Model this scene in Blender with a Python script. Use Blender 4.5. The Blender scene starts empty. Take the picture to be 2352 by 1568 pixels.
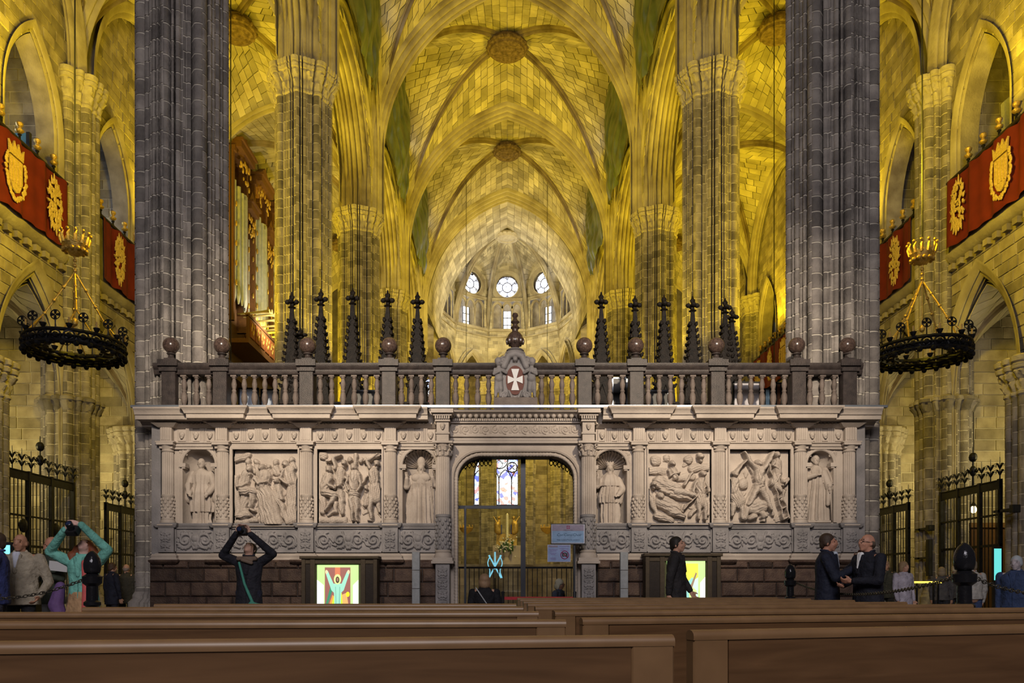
import bpy, math, random
import numpy as np
from mathutils import Vector, Matrix
random.seed(7)
C = bpy.context.scene.collection
SC = bpy.context.scene
PI = math.pi
# ---------------------------------------------------------------- camera
F, HZ, CX, CH = 1829.0, 1350.0, 1165.0, 1.0     # focal length and horizon in photo pixels, camera height in metres
cam = bpy.data.cameras.new('camera'); camo = bpy.data.objects.new('camera', cam); C.objects.link(camo)
camo.location = (0, 0, CH); camo.rotation_euler = (PI/2, 0, 0)
cam.sensor_width = 36; cam.lens = 36*F/2352; cam.clip_start = .05; cam.clip_end = 300
cam.shift_x = (1176-CX)/2352; cam.shift_y = (HZ-784)/2352
SC.camera = camo
# ---------------------------------------------------------------- world, lights, exposure
SC.view_settings.view_transform = 'Standard'; SC.view_settings.look = 'None'
SC.view_settings.gamma = 1; SC.view_settings.use_curve_mapping = False
SC.view_settings.exposure = 0.33
w = bpy.data.worlds.new('world'); SC.world = w; w.use_nodes = True
w.node_tree.nodes['Background'].inputs[0].default_value = (.58, .58, .70, 1)
w.node_tree.nodes['Background'].inputs[1].default_value = .035
SC.cycles.max_bounces = 4; SC.cycles.diffuse_bounces = 2; SC.cycles.transparent_max_bounces = 8
SC.cycles.sample_clamp_indirect = 4
YEL = (1, .70, .022); WARM = (1, .83, .60); COOL = (.62, .74, 1)
def lamp(kind, name, loc, energy, col, size=.5, aim=None, spot=1.2, blend=.6, size_y=None, spread=None):
    d = bpy.data.lights.new(name, kind); d.energy = energy; d.color = col
    if kind == 'AREA':
        d.size = size
        if size_y: d.shape = 'RECTANGLE'; d.size_y = size_y
        if spread: d.spread = spread
    else: d.shadow_soft_size = size
    if kind == 'SPOT': d.spot_size = spot; d.spot_blend = blend
    o = bpy.data.objects.new(name, d); C.objects.link(o); o.location = loc
    if aim: o.rotation_euler = (Vector(aim)-Vector(loc)).to_track_quat('-Z', 'Y').to_euler()
    return o
PYS = [16.2, 25.8, 35.4, 45.0, 54.6]
for s in (-1, 1):
    for i, y in enumerate((20.9, 30.6, 40.2, 49.8)):
        # floodlights on the gallery ledges, aimed up into the aisle vaults and the nave vault
        lamp('AREA', 'aisle_flood', (s*12.6, y, 13.9), (330, 430, 430, 420)[i], YEL, .8, (s*9.6, y+.6, 22))
        lamp('AREA', 'nave_flood', (s*5.0, y-2.6, 17.4), (130, 230, 290, 300)[i], YEL, .8, (-s*1.0, y+2.0, 27))
    # floods between the piers, grazing the shafts from both sides
    for y, e in ((24.4, 2600), (34.0, 3000), (43.6, 2600)):
        lamp('SPOT', 'pier_flood', (s*11.0, y, 7.0), e, YEL, .2, (s*6.9, y+1.2, 12.5), 1.0, .5)
        lamp('SPOT', 'pier_flood', (s*2.4, y, 6.5), e*.8, YEL, .2, (s*6.2, y+1.2, 12.5), 1.0, .5)
    lamp('POINT', 'chapel_lamp', (s*16.0, 23.0, 5.0), 190, (1, .82, .34), .3)
    lamp('POINT', 'chapel_lamp', (s*16.0, 28.0, 5.0), 210, (1, .82, .34), .3)
    lamp('POINT', 'gallery_lamp', (s*15.6, 23.0, 14.4), (55 if s < 0 else 9), COOL, .4)
    lamp('POINT', 'gallery_lamp', (s*15.6, 28.2, 14.4), (55 if s < 0 else 9), COOL, .4)
    # aisle light washing the chapel fronts
    lamp('AREA', 'aisle_wash', (s*8.2, 18.4, 12.2), 460, YEL, .8, (s*14.0, 24.5, 11.5))
    # warm floods on the choir screen, hung on the piers nearer the door
    lamp('SPOT', 'screen_flood', (s*3.6, 6.0, 7.6), 3700, WARM, .2, (s*3.6, 15, 5.1), .90, .95)
    # clerestory daylight
    for y in (30.6, 40.2, 49.8):
        lamp('AREA', 'clerestory_daylight', (s*5.3, y+2.6, 24.6), 14, COOL, 1.0, (-s*1, y+2, 26.5))
# daylight of the west window behind the camera
lamp('AREA', 'west_window_daylight', (0, -7, 11), 1500, (1, .93, .93), 6, (0, 16, 7.5))
lamp('AREA', 'organ_fill', (-10.4, 37.6, 13.2), 150, (1, .86, .6), .5, (-12.8, 40.5, 17))  # added fill light that brightens the organ, not a fixture of the church
# apse: daylight and floods
lamp('AREA', 'apse_daylight', (0, 58.5, 20.0), 420, (1, .93, .72), 2, (0, 63, 27))
lamp('POINT', 'ambulatory_lamp', (6.5, 66.0, 13.5), 700, YEL, .5)
lamp('POINT', 'ambulatory_lamp', (-6.5, 66.0, 13.5), 700, YEL, .5)
lamp('AREA', 'apse_flood', (0, 55.8, 12.0), 700, YEL, 1.5, (0, 66, 19))
lamp('AREA', 'presbytery_flood', (2.5, 45, 15), 900, (1, .76, .25), 1, (0, 62, 6))
# ---------------------------------------------------------------- helpers
def Wp(px, py, Y): return Vector(((px-CX)*Y/F, Y, CH+(HZ-py)*Y/F))
def proj(x, y, z):
    if y < .3: return -9999, -9999
    return CX+x*F/y, HZ-(z-CH)*F/y
def in_view(p, m=30):
    a, b = proj(*p); return -m < a < 2352+m and -m < b < 1440
def put(o, parent=None):
    C.objects.link(o)
    if parent is not None:
        o.parent = parent
        q = parent; off = Vector((0, 0, 0))
        while q is not None:
            if q.type == 'EMPTY': off += Vector(q.location)
            q = q.parent
        if parent.type == 'EMPTY': o.matrix_parent_inverse = Matrix.Translation(-off)
    return o
def tag(o, label=None, cat=None, group=None, kind=None):
    if label: o['label'] = label
    if cat: o['category'] = cat
    if group: o['group'] = group
    if kind: o['kind'] = kind
    return o
def thing(name, label, cat, loc=(0, 0, 0), group=None, kind=None):
    o = bpy.data.objects.new(name, None); o.location = loc; o.empty_display_size = .2; C.objects.link(o)
    return tag(o, label, cat, group, kind)
class MB:
    def __init__(s): s.v = []; s.f = []
    def add(s, V, Fc):
        n = len(s.v); s.v.extend([tuple(map(float, p)) for p in V]); s.f.extend([tuple(i+n for i in f) for f in Fc]); return s
    def box(s, x0, x1, y0, y1, z0, z1):
        return s.add([(x, y, z) for z in (z0, z1) for x, y in ((x0, y0), (x1, y0), (x1, y1), (x0, y1))],
              [(3, 2, 1, 0), (4, 5, 6, 7), (0, 1, 5, 4), (1, 2, 6, 5), (2, 3, 7, 6), (3, 0, 4, 7)])
    def cbox(s, x0, x1, y0, y1, z0, z1, c=.01):
        # box with its front (-y) edges chamfered
        V = [(x0, y1, z0), (x1, y1, z0), (x1, y1, z1), (x0, y1, z1), (x0, y0+c, z0), (x1, y0+c, z0), (x1, y0+c, z1), (x0, y0+c, z1),
             (x0+c, y0, z0+c), (x1-c, y0, z0+c), (x1-c, y0, z1-c), (x0+c, y0, z1-c)]
        return s.add(V, [(0, 3, 2, 1), (0, 1, 5, 4), (1, 2, 6, 5), (2, 3, 7, 6), (3, 0, 4, 7), (4, 5, 9, 8), (5, 6, 10, 9), (6, 7, 11, 10), (7, 4, 8, 11), (8, 9, 10, 11)])
    def lathe(s, prof, n=16, c=(0, 0, 0), sx=1, sy=1):
        V = []; Fc = []
        for r, z in prof:
            for k in range(n):
                a = 2*PI*k/n; V.append((c[0]+r*sx*math.cos(a), c[1]+r*sy*math.sin(a), c[2]+z))
        for i in range(len(prof)-1):
            for k in range(n):
                k2 = (k+1) % n; Fc.append((i*n+k, i*n+k2, (i+1)*n+k2, (i+1)*n+k))
        Fc.append(tuple(range(n-1, -1, -1))); m = (len(prof)-1)*n; Fc.append(tuple(m+k for k in range(n)))
        return s.add(V, Fc)
    def tube(s, pts, r, n=6, caps=True, closed=False):
        P = [Vector(p) for p in pts]; R = r if hasattr(r, '__len__') else [r]*len(P); V = []; Fc = []; N = len(P)
        u = None
        for i, p in enumerate(P):
            if closed: t = P[(i+1) % N]-P[i-1]
            else: t = P[min(i+1, N-1)]-P[max(i-1, 0)]
            t = t.normalized() if t.length > 1e-9 else Vector((0, 0, 1))
            if u is None: u = t.orthogonal().normalized()
            else:
                u = u-t*u.dot(t); u = u.normalized() if u.length > 1e-6 else t.orthogonal().normalized()
            w2 = t.cross(u)
            for k in range(n):
                a = 2*PI*k/n; V.append(p+(u*math.cos(a)+w2*math.sin(a))*R[i])
        for i in range(N if closed else N-1):
            j = (i+1) % N
            for k in range(n):
                k2 = (k+1) % n; Fc.append((i*n+k, i*n+k2, j*n+k2, j*n+k))
        if caps and not closed:
            Fc.append(tuple(range(n-1, -1, -1))); Fc.append(tuple((N-1)*n+k for k in range(n)))
        return s.add(V, Fc)
    def ell(s, c, r, nu=12, nv=8, M=None):
        if not hasattr(r, '__len__'): r = (r, r, r)
        V = [Vector((0, 0, -r[2]))]; Fc = []
        for i in range(1, nv):
            b = -PI/2+PI*i/nv
            for k in range(nu):
                a = 2*PI*k/nu; V.append(Vector((r[0]*math.cos(b)*math.cos(a), r[1]*math.cos(b)*math.sin(a), r[2]*math.sin(b))))
        V.append(Vector((0, 0, r[2]))); T = len(V)-1
        for k in range(nu):
            k2 = (k+1) % nu; Fc.append((0, 1+k2, 1+k)); Fc.append((T, T-nu+k, T-nu+k2))
            for i in range(nv-2): Fc.append((1+i*nu+k, 1+i*nu+k2, 1+(i+1)*nu+k2, 1+(i+1)*nu+k))
        c = Vector(c)
        return s.add([c+(M @ v if M else v) for v in V], Fc)
    def cap(s, p0, r0, p1, r1, n=10):
        # tapered capsule
        p0 = Vector(p0); p1 = Vector(p1); d = p1-p0; L = d.length; d = d.normalized() if L > 1e-6 else Vector((0, 0, 1))
        pts = []; rr = []
        for a in (-80, -50, -22): pts.append(p0+d*r0*math.sin(math.radians(a))); rr.append(r0*math.cos(math.radians(a)))
        pts.append(p0); rr.append(r0); pts.append(p1); rr.append(r1)
        for a in (22, 50, 80): pts.append(p1+d*r1*math.sin(math.radians(a))); rr.append(r1*math.cos(math.radians(a)))
        return s.tube(pts, rr, n)
    def prism(s, poly, O, U, V, N, d0, d1, back=True):
        # polygon (u, v) in plane O,U,V pushed from d0 to d1 along N
        O, U, V, N = Vector(O), Vector(U), Vector(V), Vector(N); n = len(poly)
        P = [O+U*a+V*b+N*d0 for a, b in poly]+[O+U*a+V*b+N*d1 for a, b in poly]
        Fc = [tuple(range(n, 2*n))]
        if back: Fc.append(tuple(range(n-1, -1, -1)))
        Fc += [(i, (i+1) % n, n+(i+1) % n, n+i) for i in range(n)]
        return s.add(P, Fc)
    def sweep(s, pts, B, prof, sign=1):
        P = [Vector(p) for p in pts]; B = Vector(B).normalized(); V = []; Fc = []; m = len(prof)
        for i, p in enumerate(P):
            a = (P[i]-P[i-1]).normalized() if i > 0 else None; b = (P[i+1]-P[i]).normalized() if i < len(P)-1 else None
            t = (a+b).normalized() if a and b else (a or b)
            k = 1/max(.6, (t.dot(a) if a else 1))
            n = t.cross(B).normalized()*sign
            V += [p+B*x+n*(y*k) for x, y in prof]
        for i in range(len(P)-1):
            for k in range(m-1): Fc.append((i*m+k, i*m+k+1, (i+1)*m+k+1, (i+1)*m+k))
        return s.add(V, Fc)
    def mesh(s, name, mat, smooth=None):
        me = bpy.data.meshes.new(name); me.from_pydata(s.v, [], s.f)
        for m in (mat if isinstance(mat, (list, tuple)) else [mat]): me.materials.append(m)
        if smooth is not None and len(s.f):
            me.polygons.foreach_set('use_smooth', [True]*len(s.f))
            if smooth < 3: me.set_sharp_from_angle(angle=smooth)
        return me
    def build(s, name, mat, parent=None, smooth=None, label=None):
        o = bpy.data.objects.new(name, s.mesh(name, mat, smooth)); put(o, parent)
        if label: o['label'] = label
        return o
def copy_tree(o, parent=None):
    c = o.copy(); C.objects.link(c)
    if parent is not None: c.parent = parent
    for ch in list(o.children): copy_tree(ch, c)
    return c
# ---------------------------------------------------------------- materials
def mk(name, c1, c2=None, rough=.8, metal=0, ns=3.0, isl=0, bump=0, bs=25, emit=0, spec=.3, detail=4, coat=0):
    m = bpy.data.materials.new(name); m.use_nodes = True; nt = m.node_tree; N = nt.nodes; L = nt.links
    b = N['Principled BSDF']; b.inputs['Roughness'].default_value = rough; b.inputs['Metallic'].default_value = metal
    b.inputs['Specular IOR Level'].default_value = spec
    if coat: b.inputs['Coat Weight'].default_value = coat; b.inputs['Coat Roughness'].default_value = .2
    c2 = c2 or c1
    g = N.new('ShaderNodeNewGeometry'); col = None
    n1 = N.new('ShaderNodeTexNoise'); n1.inputs['Scale'].default_value = ns; n1.inputs['Detail'].default_value = detail
    L.new(g.outputs['Position'], n1.inputs['Vector'])
    r = N.new('ShaderNodeValToRGB'); r.color_ramp.elements[0].position = .32; r.color_ramp.elements[1].position = .68
    r.color_ramp.elements[0].color = (*c1, 1); r.color_ramp.elements[1].color = (*c2, 1)
    L.new(n1.outputs['Fac'], r.inputs['Fac']); col = r.outputs['Color']
    if isl:
        oi = N.new('ShaderNodeObjectInfo'); ad = N.new('ShaderNodeMath'); ad.operation = 'ADD'
        L.new(oi.outputs['Random'], ad.inputs[0]); L.new(g.outputs['Random Per Island'], ad.inputs[1])
        fr = N.new('ShaderNodeMath'); fr.operation = 'FRACT'; L.new(ad.outputs[0], fr.inputs[0])
        mr = N.new('ShaderNodeMapRange'); mr.inputs['To Min'].default_value = 1-isl; mr.inputs['To Max'].default_value = 1+isl*.6
        L.new(fr.outputs[0], mr.inputs['Value'])
        hs = N.new('ShaderNodeHueSaturation'); L.new(mr.outputs[0], hs.inputs['Value']); L.new(col, hs.inputs['Color']); col = hs.outputs['Color']
    L.new(col, b.inputs['Base Color'])
    if bump:
        n2 = N.new('ShaderNodeTexNoise'); n2.inputs['Scale'].default_value = bs; n2.inputs['Detail'].default_value = 3
        L.new(g.outputs['Position'], n2.inputs['Vector'])
        bp = N.new('ShaderNodeBump'); bp.inputs['Strength'].default_value = bump; bp.inputs['Distance'].default_value = .03
        L.new(n2.outputs['Fac'], bp.inputs['Height']); L.new(bp.outputs['Normal'], b.inputs['Normal'])
    if emit:
        L.new(col, b.inputs['Emission Color']); b.inputs['Emission Strength'].default_value = emit
    return m
M = {}
M['pier'] = mk('pier_stone', (.17, .15, .14), (.33, .295, .265), .85, 0, 2.6, .42, .6, 18)
M['pier_mortar'] = mk('pier_mortar', (.40, .36, .30), (.62, .57, .49), .9, 0, 6)
M['ashlar'] = mk('ashlar_stone', (.22, .185, .14), (.40, .35, .27), .88, 0, 2.0, .35, .5, 18)
M['ashlar_mortar'] = mk('ashlar_mortar', (.47, .43, .34), (.56, .51, .41), .9, 0, 5)
M['vault'] = mk('vault_stone', (.27, .235, .175), (.50, .45, .35), .88, 0, .9, .36, .5, 12)
M['vault_joint'] = mk('vault_joint', (.09, .08, .06), (.22, .195, .15), .9, 0, 1.5)
M['rib'] = mk('rib_stone', (.20, .165, .12), (.46, .41, .32), .85, 0, .8, 0, .5, 12, 0, .3, 8)
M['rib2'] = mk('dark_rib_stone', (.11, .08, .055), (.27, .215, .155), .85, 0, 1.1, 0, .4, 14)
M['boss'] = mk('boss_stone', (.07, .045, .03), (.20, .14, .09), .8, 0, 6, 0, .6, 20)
M['capital'] = mk('capital_stone', (.34, .30, .24), (.46, .41, .33), .8, 0, 5, 0, .7, 14)
M['floor'] = mk('floor_stone', (.17, .15, .14), (.24, .21, .19), .45, 0, 1.0, .2)
M['marble'] = mk('screen_marble', (.36, .305, .265), (.50, .43, .375), .6, 0, 1.8, .06, .18, 30)
M['statue'] = mk('statue_marble', (.37, .31, .265), (.47, .40, .345), .6, 0, 4, 0, .2, 40)
M['dado'] = mk('dado_marble', (.19, .18, .185), (.29, .27, .275), .6, 0, 3, .06, .2, 35)
M['red'] = mk('red_marble', (.055, .032, .026), (.115, .072, .052), .6, 0, 6, .4, .5, 40)
M['balus'] = mk('baluster_stone', (.12, .094, .084), (.20, .16, .14), .6, 0, 5, .12, .3, 40)
M['rail'] = mk('dark_marble', (.032, .025, .025), (.062, .048, .045), .45, 0, 9, .1, .2, 60)
M['ball'] = mk('polished_ball', (.05, .032, .028), (.12, .08, .066), .22, 0, 28, .1, 0, 10, 0, .5)
M['iron'] = mk('wrought_iron', (.010, .010, .012), (.022, .022, .026), .5, .5, 8)
M['darkwood'] = mk('dark_wood', (.010, .008, .007), (.026, .019, .015), .6, 0, 12, 0, .4, 40)
M['gold'] = mk('gilt', (.55, .36, .08), (.80, .56, .16), .38, .75, 20, 0, .5, 50)
M['goldthread'] = mk('gold_embroidery', (.58, .40, .10), (.80, .60, .22), .6, .25, 22, 0, .8, 45)
M['velvet'] = mk('red_velvet', (.105, .008, .006), (.15, .014, .008), .8, 0, 2.5, 0, .2, 12)
M['pew'] = mk('pew_oak', (.20, .105, .05), (.29, .16, .078), .34, 0, 3, 0, .1, 60, 0, .5)
M['black'] = mk('black_plastic', (.012, .012, .014), (.02, .02, .022), .4)
M['white'] = mk('white_paint', (.72, .72, .74), None, .5)
M['glassframe'] = mk('door_frame_metal', (.03, .032, .04), (.045, .047, .055), .4, .6)
M['gutter'] = mk('grey_metal_strip', (.22, .25, .30), (.28, .31, .36), .35, .6)
M['skin'] = mk('skin', (.50, .27, .19), (.58, .33, .24), .5, 0, 9)
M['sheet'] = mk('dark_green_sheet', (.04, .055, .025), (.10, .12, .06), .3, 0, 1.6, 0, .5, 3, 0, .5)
def pane(name, cols, scale, strength, gap=.03):
    # leaded glass lit from outside: colour cells with dark lead lines
    m = bpy.data.materials.new(name); m.use_nodes = True; nt = m.node_tree; N = nt.nodes; L = nt.links
    g = N.new('ShaderNodeTexCoord'); v = N.new('ShaderNodeTexVoronoi'); v.inputs['Scale'].default_value = scale
    L.new(g.outputs['Object'], v.inputs['Vector'])
    sp = N.new('ShaderNodeSeparateColor'); L.new(v.outputs['Color'], sp.inputs[0])
    r = N.new('ShaderNodeValToRGB'); r.color_ramp.interpolation = 'CONSTANT'; e = r.color_ramp.elements
    e[0].color = (*cols[0], 1); e[1].position = .99; e[1].color = (*cols[-1], 1)
    for i, c in enumerate(cols[1:-1]):
        q = e.new((i+1)/(len(cols))); q.color = (*c, 1)
    L.new(sp.outputs[0], r.inputs[0])
    v2 = N.new('ShaderNodeTexVoronoi'); v2.feature = 'DISTANCE_TO_EDGE'; v2.inputs['Scale'].default_value = scale; L.new(g.outputs['Object'], v2.inputs['Vector'])
    st = N.new('ShaderNodeMath'); st.operation = 'GREATER_THAN'; st.inputs[1].default_value = gap; L.new(v2.outputs['Distance'], st.inputs[0])
    mu = N.new('ShaderNodeMath'); mu.operation = 'MULTIPLY'; mu.inputs[1].default_value = strength; L.new(st.outputs[0], mu.inputs[0])
    b = N['Principled BSDF']; b.inputs['Base Color'].default_value = (.02, .02, .03, 1); b.inputs['Roughness'].default_value = .3
    L.new(r.outputs[0], b.inputs['Emission Color']); L.new(mu.outputs[0], b.inputs['Emission Strength'])
    return m
M['oculus'] = pane('clear_leaded_glass', [(.8, .85, 1), (.75, .8, 1), (.95, .95, 1), (.6, .7, 1)], 2.2, 2.6, .02)
M['stained'] = pane('stained_glass', [(.85, .9, 1), (.95, .97, 1), (.10, .13, .8), (.9, .95, 1), (.35, .45, .95), (.92, .94, 1), (.8, .25, .25), (.95, .95, 1), (.9, .95, 1), (.9, .92, 1)], 3.2, 2.2, .018)
def flat_emit(name, col, s):
    m = bpy.data.materials.new(name); m.use_nodes = True; b = m.node_tree.nodes['Principled BSDF']
    b.inputs['Base Color'].default_value = (*col, 1); b.inputs['Emission Color'].default_value = (*col, 1); b.inputs['Emission Strength'].default_value = s
    b.inputs['Roughness'].default_value = .4
    return m
_pc = {}
def pm(col, rough=.7, metal=0):
    k = (tuple(round(c, 3) for c in col), rough, metal)
    if k not in _pc:
        _pc[k] = mk('paint_%d' % len(_pc), tuple(c*.88 for c in col), tuple(min(1, c*1.1) for c in col), rough, metal, 14, 0, .15, 40)
    return _pc[k]
def glass_mat():
    m = bpy.data.materials.new('door_glass'); m.use_nodes = True; nt = m.node_tree; N = nt.nodes; L = nt.links
    t = N.new('ShaderNodeBsdfTransparent'); t.inputs[0].default_value = (.93, .95, .96, 1); g = N.new('ShaderNodeBsdfGlossy'); g.inputs['Roughness'].default_value = .03
    x = N.new('ShaderNodeMixShader'); x.inputs[0].default_value = .06; L.new(t.outputs[0], x.inputs[1]); L.new(g.outputs[0], x.inputs[2])
    L.new(x.outputs[0], N['Material Output'].inputs[0]); return m
M['glass'] = glass_mat()
# ---------------------------------------------------------------- stones: the largest in view become parts, the rest one stuff part
def emit_stones(parent, items, mat, name='stone', limit=300, minpx=10):
    """items: (verts, faces, centre, size_m) or (mesh, location, centre, size_m, normal)"""
    vis = []; rest = MB()
    def ok(it):
        if not in_view(it[2]): return 0
        d = (Vector(it[2])-Vector((0, 0, CH))).length
        return it[3]*F/d
    sc = [(ok(it), i) for i, it in enumerate(items)]
    sc.sort(reverse=True); pick = set(i for p, i in sc[:limit] if p >= minpx)
    for i, it in enumerate(items):
        sh = isinstance(it[0], bpy.types.Mesh)
        if i in pick:
            if sh:
                o = bpy.data.objects.new(name, it[0]); o.location = it[1]
            else:
                mb = MB(); c = Vector(it[2]); mb.add([Vector(v)-c for v in it[0]], it[1]); o = bpy.data.objects.new(name, mb.mesh(name, mat)); o.location = c
            put(o, parent)
        else:
            if sh:
                l = Vector(it[1]); rest.add([v.co+l for v in it[0].vertices], [tuple(p.vertices) for p in it[0].polygons])
            else: rest.add(it[0], it[1])
    if rest.v:
        o = rest.build(name+'_field', mat, parent); o['kind'] = 'stuff'
def arch_R(hs, h): return (h*h+hs*hs)/(2*hs)
def arch_half(op, v):
    # op = (uc, hs, bottom, spring, apex)
    uc, hs, b, vs, va = op
    if v < b or v > va: return None
    if v <= vs: return (uc-hs, uc+hs)
    R = arch_R(hs, va-vs); q = R*R-(v-vs)**2
    w2 = math.sqrt(max(0, q))-(R-hs)
    return (uc-w2, uc+w2) if w2 > .01 else None
def arch_path(hs, b, vs, va, n=12, off=0):
    R = arch_R(hs, va-vs); c = R-hs; a1 = math.acos(max(-1, min(1, c/R))); L = []
    if b < vs: L += [(-hs-off, b)]
    for i in range(n+1):
        a = a1*i/n; L.append((c-(R+off)*math.cos(a), vs+(R+off)*math.sin(a)))
    L[-1] = (0, L[-1][1])
    return L+[(-u, v) for u, v in reversed(L[:-1])]
def ashlar(parent, O, U, N, width, z0, z1, hc, lm, openings=(), depth=.035, seed=1, gap=.018, limit=300, mat='ashlar', name='stone', mortar='ashlar_mortar'):
    """coursed wall in plane O + u*U + z, facing N; openings: functions v -> (u0,u1) or None"""
    rnd = random.Random(seed); O, U, N = Vector(O), Vector(U), Vector(N); Zv = Vector((0, 0, 1)); items = []; back = MB()
    nc = max(1, round((z1-z0)/hc)); hc = (z1-z0)/nc
    for c in range(nc):
        v0 = z0+c*hc; v1 = v0+hc; iv = [(0, width)]
        for op in openings:
            e = op((v0+v1)/2)
            if e:
                nv = []
                for a, b in iv:
                    if e[1] <= a or e[0] >= b: nv.append((a, b)); continue
                    if e[0] > a: nv.append((a, e[0]))
                    if e[1] < b: nv.append((e[1], b))
                iv = nv
        for a, b in iv:
            if b-a < .03: continue
            P = [O+U*a+Zv*v0, O+U*b+Zv*v0, O+U*b+Zv*v1, O+U*a+Zv*v1]
            back.add(P, [(0, 1, 2, 3)])
            u = a
            while u < b-.01:
                l = lm*rnd.uniform(.6, 1.45)
                if u == a and c % 2: l *= .55
                if b-(u+l) < lm*.4: l = b-u
                g = gap/2; d = depth*rnd.uniform(.7, 1.2); ch = min(.012, l*.2)
                a0, a1, b0, b1 = u+g, u+l-g, v0+g, v1-g
                if a1-a0 > .02:
                    V = [O+U*x+Zv*z+N*.002 for x, z in ((a0, b0), (a1, b0), (a1, b1), (a0, b1))]+[O+U*x+Zv*z+N*d for x, z in ((a0+ch, b0+ch), (a1-ch, b0+ch), (a1-ch, b1-ch), (a0+ch, b1-ch))]
                    items.append((V, [(0, 1, 5, 4), (1, 2, 6, 5), (2, 3, 7, 6), (3, 0, 4, 7), (4, 5, 6, 7)], (V[4]+V[6])/2, min(a1-a0, 2*hc)))
                u += l
    back.build('mortar_bed', M[mortar], parent)
    emit_stones(parent, items, M[mat], name, limit)
def roll_profile(wd, dp, rolls=5, n=33, k=.12):
    cs = [(-.5+(i+.5)/rolls)*wd*.94 for i in range(rolls)]; r = wd*.94/rolls*.44; out = []
    for i in range(n):
        b = -wd/2+wd*i/(n-1); v = (abs(b)/(wd/2))**1.3*dp*.75+dp*.12
        for c in cs:
            q = 1-((b-c)/r)**2
            if q > 0: v -= r*math.sqrt(q)*1.7
        out.append((b, v))
    return [(-wd/2, dp)]+out+[(wd/2, dp)]

def blob(name, mb, voxel, mat, parent=None, it=3, fac=.5, label=None):
    """one continuous surface grown over overlapping limbs"""
    o = mb.build(name, mat, parent, 4, label)
    r = o.modifiers.new('surface', 'REMESH'); r.mode = 'VOXEL'; r.voxel_size = voxel; r.use_smooth_shade = True
    if it:
        q = o.modifiers.new('soften', 'SMOOTH'); q.factor = fac; q.iterations = it
    return o
def robe(mb, rings, k=9, n=54, ph=0, c=(0, 0, 0)):
    """rings: (z, rx, ry, dx, dy, fold)"""
    V = []; Fc = []
    for z, rx, ry, dx, dy, fo in rings:
        for i in range(n):
            a = 2*PI*i/n; f = 1+fo*(math.cos(k*a+ph)*.7+math.cos((k*2+3)*a+ph*2)*.3); V.append((c[0]+dx+rx*f*math.cos(a), c[1]+dy+ry*f*math.sin(a), c[2]+z))
    for j in range(len(rings)-1):
        for i in range(n):
            i2 = (i+1) % n; Fc.append((j*n+i, j*n+i2, (j+1)*n+i2, (j+1)*n+i))
    Fc.append(tuple(range(n-1, -1, -1))); Fc.append(tuple((len(rings)-1)*n+i for i in range(n))); mb.add(V, Fc)
# ================================================================ structure
XW = 14.0           # plane of the chapel fronts
fl = MB(); fl.box(-19, 19, -12, 78, -.2, 0)
tag(fl.build('floor', M['floor']), 'grey stone paved floor of the church', 'floor', kind='structure')
# ---- clustered piers
def pier_outline(kind, n=288):
    if kind == 'nave':
        cs = []
        for k in range(4):
            b = 45+90*k; a = 90*k
            cs += [(b, .80, .135), (b-14.5, .81, .045), (b+14.5, .81, .045), (b-22, .78, .060), (b+22, .78, .060)]
            cs += [(a, .84, .092), (a-9.6, .85, .030), (a+9.6, .85, .030), (a-16, .82, .050), (a+16, .82, .050)]
        ap = .60
    elif kind == 'side':
        cs = [(45*k+22.5, .74, .16) for k in range(8)]+[(45*k, .76, .09) for k in range(8)]; ap = .74
    else:
        cs = [(45*k, .72, .24) for k in range(8)]; ap = .75
    R = []
    for i in range(n):
        t = 360*i/n; r = ap/math.cos(math.radians((t+22.5) % 45-22.5))
        for a, d, q in cs:
            D = math.radians((t-a+180) % 360-180); s = d*math.sin(D)
            if abs(s) < q and math.cos(D) > 0: r = max(r, d*math.cos(D)+math.sqrt(q*q-s*s))
        R.append(r)
    return R
OUT = {k: pier_outline(k) for k in ('nave', 'side', 'shaft')}
_sec = {}
def sector_mesh(kind, sc, h, k, ns, joint=.014):
    key = (kind, round(sc, 3), round(h, 3), k, ns)
    if key not in _sec:
        R = OUT[kind]; n = len(R); m = n//ns; V = []; Fc = []; idx = [(k*m+i) % n for i in range(m+1)]
        for q, i in enumerate(idx):
            a = 2*PI*i/n; r = R[i]*sc
            if q in (0, m): r *= .99
            for rr, z in ((r*.965, 0), (r, .008), (r, h-joint-.008), (r*.965, h-joint)): V.append((rr*math.cos(a), rr*math.sin(a), z))
        for q in range(m):
            for j in range(3): Fc.append((q*4+j, q*4+4+j, q*4+5+j, q*4+1+j))
        mb = MB(); mb.add(V, Fc); _sec[key] = mb.mesh('stone', M['pier'], .6)
    return _sec[key]
def loft_outline(mb, kind, c, rows, n=288, leaf=0):
    R = OUT[kind]; V = []; Fc = []
    for sc, off, z, lf in rows:
        for i in range(n):
            a = 2*PI*i/n; r = (R[i]*sc+off); r += lf*1.5*(math.sin(i*PI*2/9+z*14)*.6+math.sin(i*2*PI/24+z*9)*.6)
            V.append((c[0]+r*math.cos(a), c[1]+r*math.sin(a), z))
    for j in range(len(rows)-1):
        for i in range(n):
            i2 = (i+1) % n; Fc.append((j*n+i, j*n+i2, (j+1)*n+i2, (j+1)*n+i))
    Fc.append(tuple((len(rows)-1)*n+i for i in range(n)))
    mb.add(V, Fc)
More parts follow.
